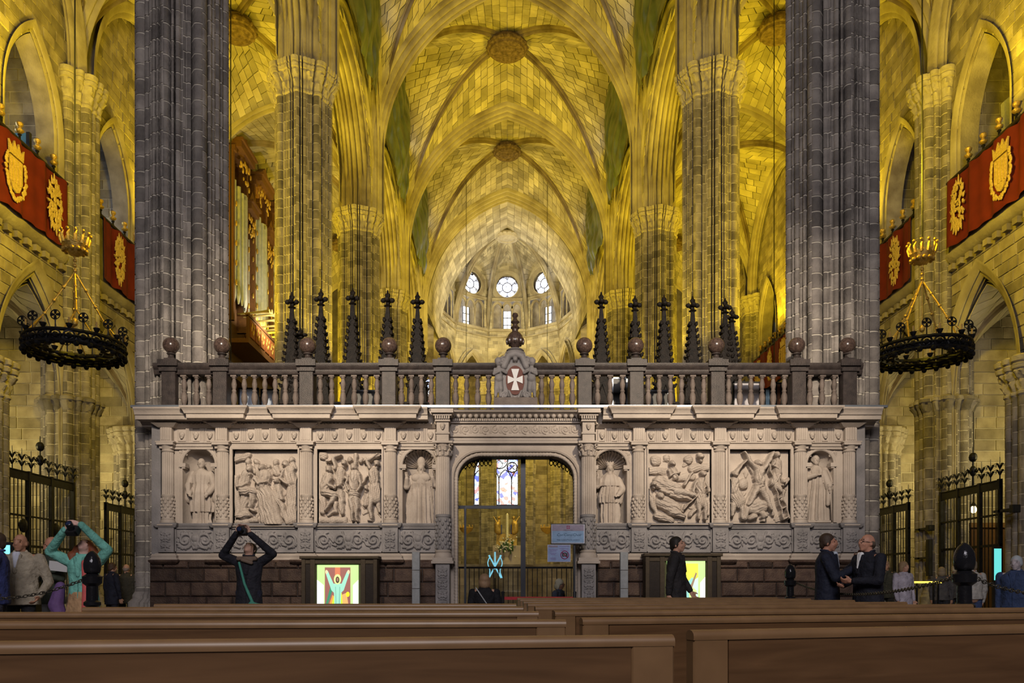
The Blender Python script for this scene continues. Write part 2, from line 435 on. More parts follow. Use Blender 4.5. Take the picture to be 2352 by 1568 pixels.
def pier(name, kind, cx, cy, z1, ztop, label, sc=1, h=.30, ns=16, zvis=0, limit=300, group=None, ring=None, cat='pier'):
    t = thing(name, label, cat, (cx, cy, 0), group, 'structure')
    R = OUT[kind]; n = len(R)
    def core(a, b, s_, nm):
        mb = MB(); V = [(cx+R[i]*s_*math.cos(2*PI*i/n), cy+R[i]*s_*math.sin(2*PI*i/n), z) for z in (a, b) for i in range(n)]
        mb.add(V, [(i, (i+1) % n, n+(i+1) % n, n+i) for i in range(n)]); mb.build(nm, M['pier_mortar'], t, .7)
    core(0, z1, sc*.984, 'mortar_core'); rnd = random.Random(int(cx*31+cy*7)); items = []
    for k in range(ns):
        a = 2*PI*(k+.5)/ns; nx, ny = math.cos(a), math.sin(a); z = .9-rnd.random()*h
        while z < z1-.02:
            hh = h if z+h <= z1 else z1-z
            if hh > .08:
                c = (cx+nx*.9*sc, cy+ny*.9*sc, z+h/2); face = nx*(0-cx)+ny*(0-cy)
                items.append((sector_mesh(kind, sc, hh if hh == h else round(hh, 1), k, ns), (cx, cy, z), c if face > -1.0 and z > zvis else (0, -5, 0), max(h, .35*sc)))
            z += h
    emit_stones(t, items, M['pier'], 'stone', limit, 9)
    b = MB(); loft_outline(b, kind, (cx, cy), [(sc*1.22, 0, 0, 0), (sc*1.22, 0, .45, 0), (sc*1.14, 0, .55, 0), (sc*1.14, 0, .72, 0), (sc*1.05, 0, .8, 0), (sc*1.05, 0, .86, 0), (sc, 0, .93, 0)]); b.build('base', M['pier'], t, .6)
    if z1 < 22:
        cp = MB(); loft_outline(cp, kind, (cx, cy), [(sc, 0, z1-.08, 0), (sc, .04, z1-.04, 0), (sc, .04, z1+.02, 0), (sc, .01, z1+.05, 0), (sc, .03, z1+.12, .02), (sc, .07, z1+.25, .035), (sc, .05, z1+.33, .01), (sc, .10, z1+.40, .04), (sc, .16, z1+.52, .035), (sc, .15, z1+.58, 0), (sc, .20, z1+.60, 0), (sc, .23, z1+.70, 0), (sc, .18, z1+.74, 0), (sc, .24, z1+.78, 0), (sc, .26, z1+.90, 0), (sc, .15, z1+.96, 0), (sc*.9, 0, z1+1.0, 0)])
        cp.build('capital', M['capital'], t, .6)
        if ztop:
            up = MB(); loft_outline(up, kind, (cx, cy), [(sc*.95, 0, z1+.95, 0), (sc*.95, 0, ztop, 0)]); up.build('upper_shaft', M['rib'], t, .7)
    if ring:
        rg = MB(); loft_outline(rg, kind, (cx, cy), [(sc, 0, ring-.3, 0), (sc, .03, ring-.25, .02), (sc, .10, ring-.05, .04), (sc, .12, ring, 0), (sc, .16, ring+.02, 0), (sc, .16, ring+.12, 0), (sc, .05, ring+.16, 0), (sc, 0, ring+.2, 0)]); rg.build('ring_capital', M['pier'], t, .6)
    return t
XP = 6.6
nave_lab = ['great clustered grey pier rising over the %s end of the choir screen', 'second clustered pier on the %s of the nave, behind the balustrade', 'third clustered pier on the %s of the nave, farther down', 'fourth clustered pier on the %s of the nave, near the apse', 'last clustered pier on the %s where the apse begins']
for s in (-1, 1):
    sd = 'left' if s < 0 else 'right'
    for i, y in enumerate(PYS):
        pier('nave_pier', 'nave', s*XP, y, 16.6, 20.2, nave_lab[i] % sd, 1, .30 if i < 2 else .34, 16, (3.8 if abs(s) and i == 0 else 7.5), (300, 220, 120, 0, 0)[i], 'nave piers')
    for i, y in enumerate((21.0, 25.8, 30.6, 35.4, 40.2, 45.0)):
        lab = ['chapel pier with a dark ring capital at the far %s edge', 'tall chapel pier behind the %s hanging wheel chandelier', 'chapel pier on the %s between second and third chapel', 'chapel pier on the %s beside the third nave pier', 'fifth chapel pier on the %s aisle wall', 'sixth chapel pier on the %s aisle wall'][i] % sd
        full = (i % 2 == 1)
        pier('chapel_pier', 'side', s*(XW+.15), y, 16.4 if full else 6.1, None, lab, .95 if full else .98, .33, 16, 0, (300, 300, 100, 0, 0, 0)[i], 'chapel piers', 6.9 if full else None)
# ---- vaults
def arc_pts(p0, pm_, zs, za, n, stilt=0, ellipse=False):
    """half arch from p0 (x,y at springing) to pm_ (x,y of apex)"""
    p0 = Vector((p0[0], p0[1], 0)); p1 = Vector((pm_[0], pm_[1], 0)); hs = (p1-p0).length; h = za-zs; out = []
    if ellipse or h < hs:
        for i in range(n+1):
            a = PI/2*i/n; u = hs*(1-math.cos(a)); out.append(p0.lerp(p1, u/hs)+Vector((0, 0, zs+h*math.sin(a))))
    else:
        R = arch_R(hs, h); c = R-hs; a1 = math.acos(c/R)
        for i in range(n+1):
            a = a1*i/n; u = hs-(R*math.cos(a)-c); out.append(p0.lerp(p1, min(1, u/hs))+Vector((0, 0, zs+R*math.sin(a))))
    return out
def cell_items(A, D, centre, ls, rnd, back, thick=.03):
    """ruled web between the curves A and D, cut into stones"""
    items = []; c0 = Vector(centre)
    for i in range(len(A)-1):
        a0, a1, d0, d1 = A[i], A[i+1], D[i], D[i+1]
        L = ((d0-a0).length+(d1-a1).length)/2
        if L < .05: continue
        bn_ = (d0-a0).cross(a1-a0)+(d1-a1).cross(a1-a0); bn_ = bn_.normalized() if bn_.length > 1e-6 else Vector((0, 0, 1))
        if bn_.dot(c0-a0) > 0: bn_ = -bn_
        back.add([p+bn_*.07 for p in (a0, d0, d1, a1)], [(0, 1, 2, 3)])
        n = max(1, round(L/ls)); cuts = sorted({0.0, 1.0} | {min(.97, max(.03, (k+(.5 if i % 2 else 0)+rnd.uniform(-.2, .2))/n)) for k in range(1, n)})
        for k in range(len(cuts)-1):
            s0, s1 = cuts[k], cuts[k+1]; P = [a0.lerp(d0, s0), a0.lerp(d0, s1), a1.lerp(d1, s1), a1.lerp(d1, s0)]
            m = (P[0]+P[1]+P[2]+P[3])/4; nn = (P[2]-P[0]).cross(P[3]-P[1])
            if nn.length < 1e-6: continue
            nn.normalize()
            if nn.dot(c0-m) < 0: nn = -nn; P.reverse()
            e = max((P[1]-P[0]).length, (P[2]-P[1]).length); g = .014
            T = [p+(m-p).normalized()*min(g*1.4, (m-p).length*.4)+nn*thick*rnd.uniform(.6, 1.1) for p in P]
            Bk = [p+(m-p).normalized()*min(g, (m-p).length*.3)+nn*.003 for p in P]
            items.append((Bk+T, [(0, 1, 5, 4), (1, 2, 6, 5), (2, 3, 7, 6), (3, 0, 4, 7), (4, 5, 6, 7)], m, e))
    return items
def vault(parent, x0, x1, y0, y1, zs, zt, zw, zb, n, ls, limit, ribw=.34, ribd=.32, boss=.62, seed=3, zsd=None):
    rnd = random.Random(seed); xm, ym = (x0+x1)/2, (y0+y1)/2; items = []; back = MB(); cen = (xm, ym, zs)
    zsd = zs if zsd is None else zsd
    for xc in (x0, x1):
        for yc in (y0, y1):
            D = arc_pts((xc, yc), (xm, ym), zs, zb, n, ellipse=True)
            items += cell_items(arc_pts((xc, yc), (xm, yc), zs, zt, n), D, cen, ls, rnd, back)
            items += cell_items(arc_pts((xc, yc), (xc, ym), zs, zw, n), D, cen, ls, rnd, back)
    back.build('web_backing', M['vault_joint'], parent)
    emit_stones(parent, items, M['vault'], 'web_stone', limit, 12)
    prof = roll_profile(ribw, ribd, 3, 19)
    for sgn in (1, -1):
        pa = (x0, y0) if sgn > 0 else (x0, y1); pb = (x1, y1) if sgn > 0 else (x1, y0)
        P = arc_pts(pa, (xm, ym), zs, zb-.08, 20, ellipse=True); P = P+list(reversed(arc_pts(pb, (xm, ym), zs, zb-.08, 20, ellipse=True)))[1:]
        d = Vector((pb[0]-pa[0], pb[1]-pa[1], 0)).normalized(); B = d.cross(Vector((0, 0, 1))); Pm = [p-Vector((0, 0, ribd*.5)) for p in P]
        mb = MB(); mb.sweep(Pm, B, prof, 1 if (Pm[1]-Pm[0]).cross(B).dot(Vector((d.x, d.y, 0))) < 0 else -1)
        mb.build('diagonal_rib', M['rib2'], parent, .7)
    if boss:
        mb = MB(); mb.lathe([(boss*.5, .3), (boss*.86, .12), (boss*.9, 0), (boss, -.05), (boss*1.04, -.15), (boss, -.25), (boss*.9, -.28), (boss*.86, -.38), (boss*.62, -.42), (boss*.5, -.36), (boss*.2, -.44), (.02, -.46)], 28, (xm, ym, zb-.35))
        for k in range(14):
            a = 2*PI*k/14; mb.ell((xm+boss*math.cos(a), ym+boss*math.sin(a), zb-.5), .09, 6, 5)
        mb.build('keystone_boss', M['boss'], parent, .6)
ZS, ZA, ZB = 20.0, 28.1, 28.75
for i, (ya, yb) in enumerate(zip([6.6]+PYS[:-1], PYS)):
    if i == 0: continue
    t = thing('ceiling', ['', 'nave vault bay just above the choir screen', 'nave vault bay between second and third pier', 'nave vault bay with the large carved boss', 'farthest nave vault bay with the small dark boss'][i], 'ceiling', (0, (ya+yb)/2, 26), 'nave vault bays', 'structure')
    vault(t, -5.75, 5.75, ya, yb, ZS, ZA, ZA-.1, ZB, 26, .62, (0, 0, 120, 300, 200)[i], .42, .40, 1.0 if i == 3 else .85, 10+i)
    # transverse arch at the far side of the bay
    P = [(u, yb, v) for u, v in arch_path(5.5, 17.2, ZS, ZA-.62, 18)]
    mb = MB(); mb.sweep(P, (0, 1, 0), roll_profile(1.25, .85, 7, 64), 1); mb.build('transverse_arch', M['rib'], t, .9)
    for s in (-1, 1):
        # arcade arch and the clerestory wall over it
        ym = (ya+yb)/2; X = s*XP
        P = [(X, ym+u, v) for u, v in arch_path(3.95, 17.2, 17.9, 21.6, 14)]
        mb = MB(); mb.sweep(P, (1, 0, 0), roll_profile(1.5, .9, 7, 64), -1); mb.build('arcade_arch', M['rib'], t, .9)
        P = [(s*5.72, ym+u, v) for u, v in arch_path(4.55, 17.2, ZS, ZA-.5, 14)]
        mb = MB(); mb.sweep(P, (1, 0, 0), roll_profile(.5, .4, 3, 19), -1); mb.build('wall_rib', M['rib'], t, .9)
        wl = thing('wall_clerestory_left' if s < 0 else 'wall_clerestory_right', 'clerestory wall over the %s nave arcade, bay %s' % ('left' if s < 0 else 'right', ('nearest', 'with the first sheet', 'with the second sheet', 'with the last sheet')[i-1]), 'wall', (s*6, ym, 21), None, 'structure')
        op = [lambda v, a=(ym-ya, 4.2, 17, 17.9, 22.0): arch_half(a, v)]
        ashlar(wl, (s*5.95, ya, 0), (0, 1, 0), (-s, 0, 0), yb-ya, 17.9, 28.2, .36, .62, op, .03, 40+i, limit=0, mat='vault')
        ashlar(wl, (s*7.3, ya, 0), (0, 1, 0), (s, 0, 0), yb-ya, 17.9, 24.5, .36, .62, op, .03, 50+i, limit=0, mat='vault')
# aisle vaults
for s in (-1, 1):
    sd = 'left' if s < 0 else 'right'
    for i, (ya, yb) in enumerate(zip(PYS[:-1], PYS[1:])):
        t = thing('ceiling', '%s aisle vault bay %s' % (sd, ('beside the great pier', 'beyond the second pier', 'beyond the third pier', 'nearest the apse')[i]), 'ceiling', (s*10.3, (ya+yb)/2, 21), 'aisle vault bays', 'structure')
        xa, xb = sorted((s*6.9, s*13.9))
        vault(t, xa, xb, ya, yb, 17.6, 22.4, 22.4, 22.95, 20, .62, (220, 300, 0, 0)[i], .36, .34, .72, 70+i)
        P = [(s*10.4+u, yb, v) for u, v in arch_path(3.3, 17.2, 17.7, 22.2, 14)]
        mb = MB(); mb.sweep(P, (0, 1, 0), roll_profile(1.0, .7, 5, 46), 1); mb.build('transverse_arch', M['rib'], t, .9)
        P = [(s*13.8, (ya+yb)/2+u, v) for u, v in arch_path(4.1, 17.1, 17.7, 22.1, 14)]
        mb = MB(); mb.sweep(P, (1, 0, 0), roll_profile(.6, .5, 4, 37), -1); mb.build('wall_rib', M['rib'], t, .9)
        if i == 0:
            P = [(s*10.4+u, ya, v) for u, v in arch_path(3.3, 17.2, 17.7, 22.2, 14)]
            mb = MB(); mb.sweep(P, (0, 1, 0), roll_profile(1.0, .7, 5, 46), 1); mb.build('transverse_arch', M['rib'], t, .9)
# ---- aisle walls with chapels below and a gallery above
chap_c = [18.6, 23.4, 28.2, 33.0, 37.8, 42.6, 47.4, 52.2]
for s in (-1, 1):
    sd = 'left' if s < 0 else 'right'
    wl = thing('wall_'+sd, '%s aisle wall with chapel arches below and gallery arches above' % sd, 'wall', (s*XW, 36, 0), None, 'structure')
    Y0 = 16.2; ops = []
    for c in chap_c:
        ops.append(lambda v, a=(c-Y0, 1.72, 0, 6.95, 10.3): arch_half(a, v)); ops.append(lambda v, a=(c-Y0, 1.32, 11.2, 14.8, 17.5): arch_half(a, v))
    ashlar(wl, (s*XW, Y0, 0), (0, 1, 0), (-s, 0, 0), 38.4, 0, 23, .34, .60, ops, .035, 5)
    prof = roll_profile(.55, .42, 4, 25)
    for c in chap_c[:6]:
        P = [(s*(XW+.05), c+u, v) for u, v in arch_path(1.62, 0, 6.95, 10.15, 12)]
        mb = MB(); mb.sweep(P, (1, 0, 0), prof, -1); mb.build('chapel_arch', M['rib'], wl, .7)
        P = [(s*(XW+.02), c+u, v) for u, v in arch_path(1.28, 11.2, 14.8, 17.4, 12)]
        mb = MB(); mb.sweep(P, (1, 0, 0), roll_profile(.32, .24, 3, 19), -1); mb.build('gallery_arch', M['rib'], wl, .7)
        # soffit of the thick gallery arch
        P = [(s*(XW+.30), c+u, v) for u, v in arch_path(1.24, 11.2, 14.8, 17.3, 12)]
        mb = MB(); mb.sweep(P, (1, 0, 0), [(-.28, 0), (.28, 0)], -1); mb.build('arch_soffit', M['ashlar'], wl, .7)
    # string course under the parapet with corbels
    for i, (a, b) in enumerate(((16.9, 24.9), (26.7, 34.5), (36.3, 44.2), (45.9, 53.8))):
        mb = MB(); mb.sweep([(s*XW, a, 11.25), (s*XW, b, 11.25)], (0, 0, 1), [(-.16, 0), (-.16, .08), (-.08, .2), (.02, .26), (.10, .30), (.16, .26), (.16, 0)], -s if False else (1 if s < 0 else -1)); mb.build('string_course', M['rib'], wl, .7)
        k = a+.15
        while k < b-.2 and i < 3:
            mb = MB(); x = sorted((s*(XW-.02), s*(XW-.20))); mb.box(x[0], x[1], k, k+.22, 10.90, 11.08); mb.build('corbel', M['ashlar'], wl); k += .45
    # partitions between the chapels and the back wall
    for j, y in enumerate((25.8, 30.6, 35.4, 40.2)):
        pw = thing('wall_chapel_'+sd, '%s side chapel partition wall, %s from the entrance' % (sd, ('first', 'second', 'third', 'fourth')[j]), 'wall', (s*16, y, 0), None, 'structure')
        ashlar(pw, (s*XW if s > 0 else -18.6, y-.35, 0), (1, 0, 0), (0, -1, 0), 4.6, 0, 19, .36, .66, (), .03, 90+j, limit=(300, 200, 0, 0)[j])
    bw = thing('wall_outer_'+sd, 'outer %s wall behind the side chapels' % sd, 'wall', (s*18.6, 36, 0), None, 'structure')
    ashlar(bw, (s*18.6, 16.2, 0), (0, 1, 0), (-s, 0, 0), 38, 0, 19, .36, .66, (), .03, 96, limit=0)
    x = sorted((s*(XW+.3), s*18.6))
    mb = MB(); mb.box(x[0], x[1], 16.2, 54, 10.75, 11.0); tag(mb.build('floor_gallery_'+sd, M['ashlar']), 'stone floor of the %s gallery' % sd, 'floor', kind='structure')
    mb = MB(); mb.box(x[0], x[1], 16.2, 54, 19, 19.3); tag(mb.build('ceiling_gallery_'+sd, M['ashlar']), 'stone ceiling of the %s gallery' % sd, 'ceiling', kind='structure')
    for j, y in enumerate((21.0, 25.8, 30.6)):
        t = thing('ceiling_chapel', 'rib vault inside the %s side chapel, %s from the entrance' % (sd, ('first', 'second', 'third')[j]), 'ceiling', (s*16, y+2.4, 9), 'chapel vaults', 'structure')
        xa, xb = sorted((s*(XW+.02), s*18.5))
        vault(t, xa, xb, y+.2, y+4.4, 6.3, 9.9, 9.9, 10.3, 12, .6, 0, .30, .28, .3, 120+j)
# end walls so that the place is closed: west front behind the camera and the far ambulatory
for s in (-1, 1):
    sd = 'left' if s < 0 else 'right'
    mb = MB(); x = sorted((s*14, s*18.6)); mb.box(x[0], x[1], 15.9, 16.2, 0, 19); tag(mb.build('wall_west_'+sd, M['ashlar']), 'end wall of the %s chapels towards the entrance' % sd, 'wall', kind='structure')
mb = MB(); mb.box(-19, 19, -10.3, -10, 0, 30); tag(mb.build('wall_west', M['ashlar']), 'inner face of the west front behind the viewer', 'wall', kind='structure')
# ---- apse
AC = Vector((0, 61, 0)); RA = 4.95; FW = 2*RA*math.tan(math.radians(18))
apse = thing('wall_apse', 'polygonal apse wall with arches, triforium and round windows', 'wall', (0, 66, 0), None, 'structure')
dome = thing('ceiling_apse', 'ribbed apse vault with pale keystone', 'ceiling', (0, 61, 27), None, 'structure')
rnd = random.Random(5); vit = []; vback = MB()
ZO = 25.95
for k in range(-2, 3):
    ph = math.radians(36*k); N = Vector((-math.sin(ph), -math.cos(ph), 0)); U = Vector((math.cos(ph), -math.sin(ph), 0)); c = AC-N*RA; O = c-U*(FW/2)
    hw = FW/2
    ops = [lambda v: arch_half((hw, 1.22, 0, 17.6, 20.2), v), lambda v: (hw-1.25, hw+1.25) if 22.35 < v < 24.75 else None,
           lambda v: (hw-math.sqrt(max(0, .98**2-(v-ZO)**2)), hw+math.sqrt(max(0, .98**2-(v-ZO)**2))) if abs(v-ZO) < .97 else None]
    ashlar(apse, O, U, N, FW, 17.0, 28.3, .3, .5, ops, .025, 200+k, limit=(60 if abs(k) < 2 else 0), mat='vault')
    for off, wd, dp in ((0, .42, .3), (.42, .3, .16)):
        P = [c+U*u+Vector((0, 0, v))+N*(.1-off*.2) for u, v in arch_path(1.12, 15.0, 17.6, 20.05, 12, off)]
        mb = MB(); mb.sweep(P, -N, roll_profile(wd, dp, 3, 19), 1); mb.build('apse_arch', M['rib'], apse, .7)
    # cornices above and below the triforium
    for z, hh in ((22.2, .22), (24.8, .18), (21.7, .10)):
        mb = MB(); mb.prism([(-hw, z), (hw, z), (hw, z+hh), (-hw, z+hh)], c, U, (0, 0, 1), N, 0, .14); mb.build('string_course', M['rib'], apse)
    # triforium: columns, small arches, lit windows behind
    gl = MB(); gl.prism([(-.32, 22.5), (.32, 22.5), (.32, 24.2), (-.32, 24.2)], c-N*.9, U, (0, 0, 1), N, 0, .02)
    wn = thing('window_%d' % (k+3), 'triforium window of the apse, %s' % ('second left of centre', 'first left of centre', 'centre', 'first right of centre', 'second right of centre')[k+2], 'window', c+Vector((0, 0, 22.4)), 'triforium windows', 'structure')
    gl.build('pane', flat_emit('triforium_glass_%d' % k, (.86, .9, 1), 1.1), wn)
    fr = MB()
    for u in (-.32, 0, .32): fr.prism([(u-.02, 22.5), (u+.02, 22.5), (u+.02, 24.2), (u-.02, 24.2)], c-N*.86, U, (0, 0, 1), N, 0, .05)
    for z in (23.0, 23.6): fr.prism([(-.32, z), (.32, z), (.32, z+.04), (-.32, z+.04)], c-N*.86, U, (0, 0, 1), N, 0, .05)
    fr.build('frame', M['iron'], wn)
    bk = MB(); bk.prism([(-2.1, 21.6), (2.1, 21.6), (2.1, 25.5), (-2.1, 25.5)], c-N*1.25, U, (0, 0, 1), N, -.2, 0); bk.build('back_wall', M['ashlar'], apse)
    for u in (-1.2, -.42, .42, 1.2):
        mb = MB(); q = c+U*u-N*.15; mb.lathe([(.1, 22.4), (.1, 22.5), (.055, 22.55), (.055, 23.95), (.1, 24.02), (.12, 24.12), (.12, 24.16)], 10, (q.x, q.y, 0)); mb.build('triforium_column', M['rib'], apse, .6)
    for u in (-.81, 0, .81):
        P = [c-N*.15+U*(u+a)+Vector((0, 0, v)) for a, v in arch_path(.36, 24.1, 24.12, 24.62, 8)]
        mb = MB(); mb.sweep(P, -N, [(-.1, .12), (-.1, .0), (-.05, -.05), (.05, -.05), (.1, 0), (.1, .12)], 1); mb.build('triforium_arch', M['rib'], apse, .6)
    # round window with six-petal tracery
    wn = thing('window_%d' % (k+9), 'round apse window with six-petal tracery, %s' % ('far left', 'left of centre', 'centre above the triforium', 'right of centre', 'far right')[k+2], 'window', c+Vector((0, 0, ZO)), 'round apse windows', 'structure')
    gl = MB(); gl.prism([(.92*math.cos(a*PI/16), ZO+.92*math.sin(a*PI/16)) for a in range(32)], c-N*.32, U, (0, 0, 1), N, -.02, 0)
    gl.build('pane', M['oculus'], wn)
    tr = MB(); ring = lambda cx_, cz_, r_, n_=20: [c-N*.25+U*(cx_+r_*math.cos(2*PI*a/n_))+Vector((0, 0, cz_+r_*math.sin(2*PI*a/n_))) for a in range(n_)]
    tr.tube(ring(0, ZO, .95, 32), .07, 6, closed=True); tr.tube(ring(0, ZO, .40), .035, 5, closed=True)
    for q in range(6):
        a = PI/3*q+PI/6; tr.tube([c-N*.25+U*(.4*math.cos(a))+Vector((0, 0, ZO+.4*math.sin(a))), c-N*.25+U*(.95*math.cos(a))+Vector((0, 0, ZO+.95*math.sin(a)))], .03, 5)
        tr.tube(ring(.80*math.cos(a), ZO+.80*math.sin(a), .11, 8), .03, 4, closed=True)
    tr.build('tracery', M['rail'], wn)
    mb = MB(); q_ = [c+N*.035+U*(r_*math.cos(2*PI*a/32))+Vector((0, 0, ZO+r_*math.sin(2*PI*a/32))) for r_ in (.97, 1.32) for a in range(32)]; mb.add(q_, [(a, (a+1) % 32, 32+(a+1) % 32, 32+a) for a in range(32)]); mb.build('window_surround', M['rib'], apse)
    mb = MB(); mb.sweep([c+U*(1.0*math.cos(2*PI*a/32))+Vector((0, 0, ZO+1.0*math.sin(2*PI*a/32))) for a in range(33)], -N, [(.3, -.08), (0, -.02), (-.05, .04), (-.05, .1)], 1); mb.build('window_reveal', M['vault'], apse, .8)
    # web of the apse vault over this facet
    for sg in (-1, 1):
        vx = c+U*(hw*sg); tip = c
        A = [vx+Vector((0, 0, z)) for z in np.linspace(20.0, 25.6, 9)]+[Vector((vx.x+(tip.x-vx.x)*t_, vx.y+(tip.y-vx.y)*t_, 25.6+2.1*math.sin(math.acos(1-t_)))) for t_ in np.linspace(.1, 1, 10)]
        D = arc_pts((vx.x, vx.y), (AC.x, AC.y), 20.0, 28.3, len(A)-1, ellipse=True)
        vit += cell_items(A, D, (0, 60, 21), .5, rnd, vback)
    if k == -2 or True:
        for sg in ((-1, 1) if k == -2 else (1,)):
            vx = c+U*(hw*sg)
            P = [vx+Vector((0, 0, z)) for z in (0, 10, 17)]+arc_pts((vx.x, vx.y), (AC.x, AC.y), 20.0, 28.2, 18, ellipse=True)
            d = (AC-Vector((vx.x, vx.y, 0))).normalized(); B = d.cross(Vector((0, 0, 1)))
            mb = MB(); Pm = P[2:]; mb.sweep(Pm, B, roll_profile(.36, .42, 3, 19), 1 if (Pm[-1]-Pm[-2]).cross(B).z > 0 else -1); mb.build('apse_rib', M['rib'], dome, .7)
            pier('apse_pier', 'shaft', vx.x, vx.y, 17.0, None, 'slender apse pier, %s from the left' % ['first', 'second', 'third', 'fourth', 'fifth', 'sixth'][k+2+(1 if sg > 0 else 0)], .78, .4, 8, 0, 0, 'apse piers')
vback.build('web_backing', M['vault_joint'], dome); emit_stones(dome, vit, M['vault'], 'web_stone', 150, 8)
# straight western half of the apse vault
for sg in (-1, 1):
    A = arc_pts((sg*5.5, 54.9), (0, 54.9), 20, 27.7, 18); D = arc_pts((sg*5.2, 61), (0, 61), 20, 28.3, 18)
    vb = MB(); it = cell_items(A, D, (0, 58, 20), .6, rnd, vb); vb.build('web_backing', M['vault_joint'], dome); emit_stones(dome, it, M['vault'], 'web_stone', 0)
    P = arc_pts((sg*5.5, 55), (0, 61), 20.0, 28.2, 18, ellipse=True); d = Vector((-sg*5.5, 6, 0)).normalized(); B = d.cross(Vector((0, 0, 1)))
    mb = MB(); mb.sweep(P, B, roll_profile(.36, .42, 3, 19), 1 if (P[-1]-P[-2]).cross(B).z > 0 else -1); mb.build('apse_rib', M['rib'], dome, .7)
mb = MB(); mb.lathe([(.4, .3), (.78, .1), (.95, 0), (.98, -.12), (.85, -.2), (.8, -.3), (.6, -.33), (.55, -.26), (.25, -.3), (.02, -.34)], 28, (0, 61, 28.0))
for k in range(16): mb.ell((.92*math.cos(PI*k/8), 61+.92*math.sin(PI*k/8), 27.85), .08, 6, 5)
mb.build('keystone_boss', M['capital'], dome, .6)
# ---- ambulatory wall with stained windows
amb = thing('wall_ambulatory', 'ambulatory wall behind the apse with stained glass windows', 'wall', (0, 72, 0), None, 'structure')
RB = 11.2; FB = 2*RB*math.tan(math.radians(18))
for k in range(-2, 3):
    ph = math.radians(36*k); N = Vector((-math.sin(ph), -math.cos(ph), 0)); U = Vector((math.cos(ph), -math.sin(ph), 0)); c = AC-N*RB; O = c-U*(FB/2)
    if k == 0: w0 = (-.75, 2.3, 8.6, 11.0, 14.2)
    else: w0 = (0, 1.5, 12.5, 17.2, 19.6)
    ashlar(amb, O, U, N, FB, 0, 22.5, .4, .7, [lambda v, a=(FB/2+w0[0], w0[1], w0[2], w0[3], w0[4]): arch_half(a, v)], .03, 230+k, limit=0)
    P = [(u+w0[0], v) for u, v in arch_path(w0[1], w0[2], w0[3], w0[4], 10)]
    wn = thing('window_%d' % (k+14), 'ambulatory stained glass window %s' % ('far left', 'left of the altar', 'of blue and white lancets behind the altar', 'right of the altar', 'far right')[k+2], 'window', c+Vector((0, 0, w0[2])), 'ambulatory windows', 'structure')
    mb = MB(); mb.prism(P, c-N*.3, U, (0, 0, 1), N, -.03, 0); mb.build('pane', M['stained'], wn)
    tr = MB(); Q = lambda u, v: c-N*.22+U*(u+w0[0])+Vector((0, 0, v))
    nl = 4 if k == 0 else 2
    for q in range(1, nl): u = -w0[1]+2*w0[1]*q/nl; tr.tube([Q(u, w0[2]), Q(u, w0[3])], .05, 5)
    for q in range(nl):
        u = -w0[1]+2*w0[1]*(q+.5)/nl; h_ = w0[1]/nl
        tr.tube([Q(u+a, v) for a, v in arch_path(h_, w0[3]-.4, w0[3]-.2, w0[3]+h_*1.3, 6)], .05, 5)
    for cu, cv, r_ in ([(0, w0[3]+(w0[4]-w0[3])*.52, w0[1]*.36)]+([(-w0[1]*.52, w0[3]+w0[1]*.42, w0[1]*.2), (w0[1]*.52, w0[3]+w0[1]*.42, w0[1]*.2)])):
        tr.tube([Q(cu+r_*math.cos(a*PI/10), cv+r_*math.sin(a*PI/10)) for a in range(20)], .05, 5, closed=True)
        for a in range(4): tr.tube([Q(cu+r_*.5*math.cos(a*PI/2)+r_*.42*math.cos(b*PI/5), cv+r_*.5*math.sin(a*PI/2)+r_*.42*math.sin(b*PI/5)) for b in range(10)], .03, 4, closed=True)
    tr.tube([Q(u-w0[0], v) for u, v in P], .1, 6); tr.build('tracery', M['rail'], wn)
for s in (-1, 1):
    sd = 'left' if s < 0 else 'right'
    mb = MB(); x = sorted((s*11, s*18.6)); mb.box(x[0], x[1], 60, 60.3, 0, 24); tag(mb.build('wall_transept_'+sd, M['ashlar']), 'end wall of the %s aisle beside the ambulatory' % sd, 'wall', kind='structure')
mb = MB(); V = []
R1, R2 = 5.6, 12.5
for k in range(-5, 6):
    a = math.radians(18*k)
    for r_ in (R1, R2): V.append((r_*math.sin(a), 61+r_*math.cos(a), 22.0))
mb.add(V, [(2*k, 2*k+1, 2*k+3, 2*k+2) for k in range(10)]); tag(mb.build('ceiling_ambulatory', M['vault']), 'low stone ceiling over the ambulatory', 'ceiling', kind='structure')
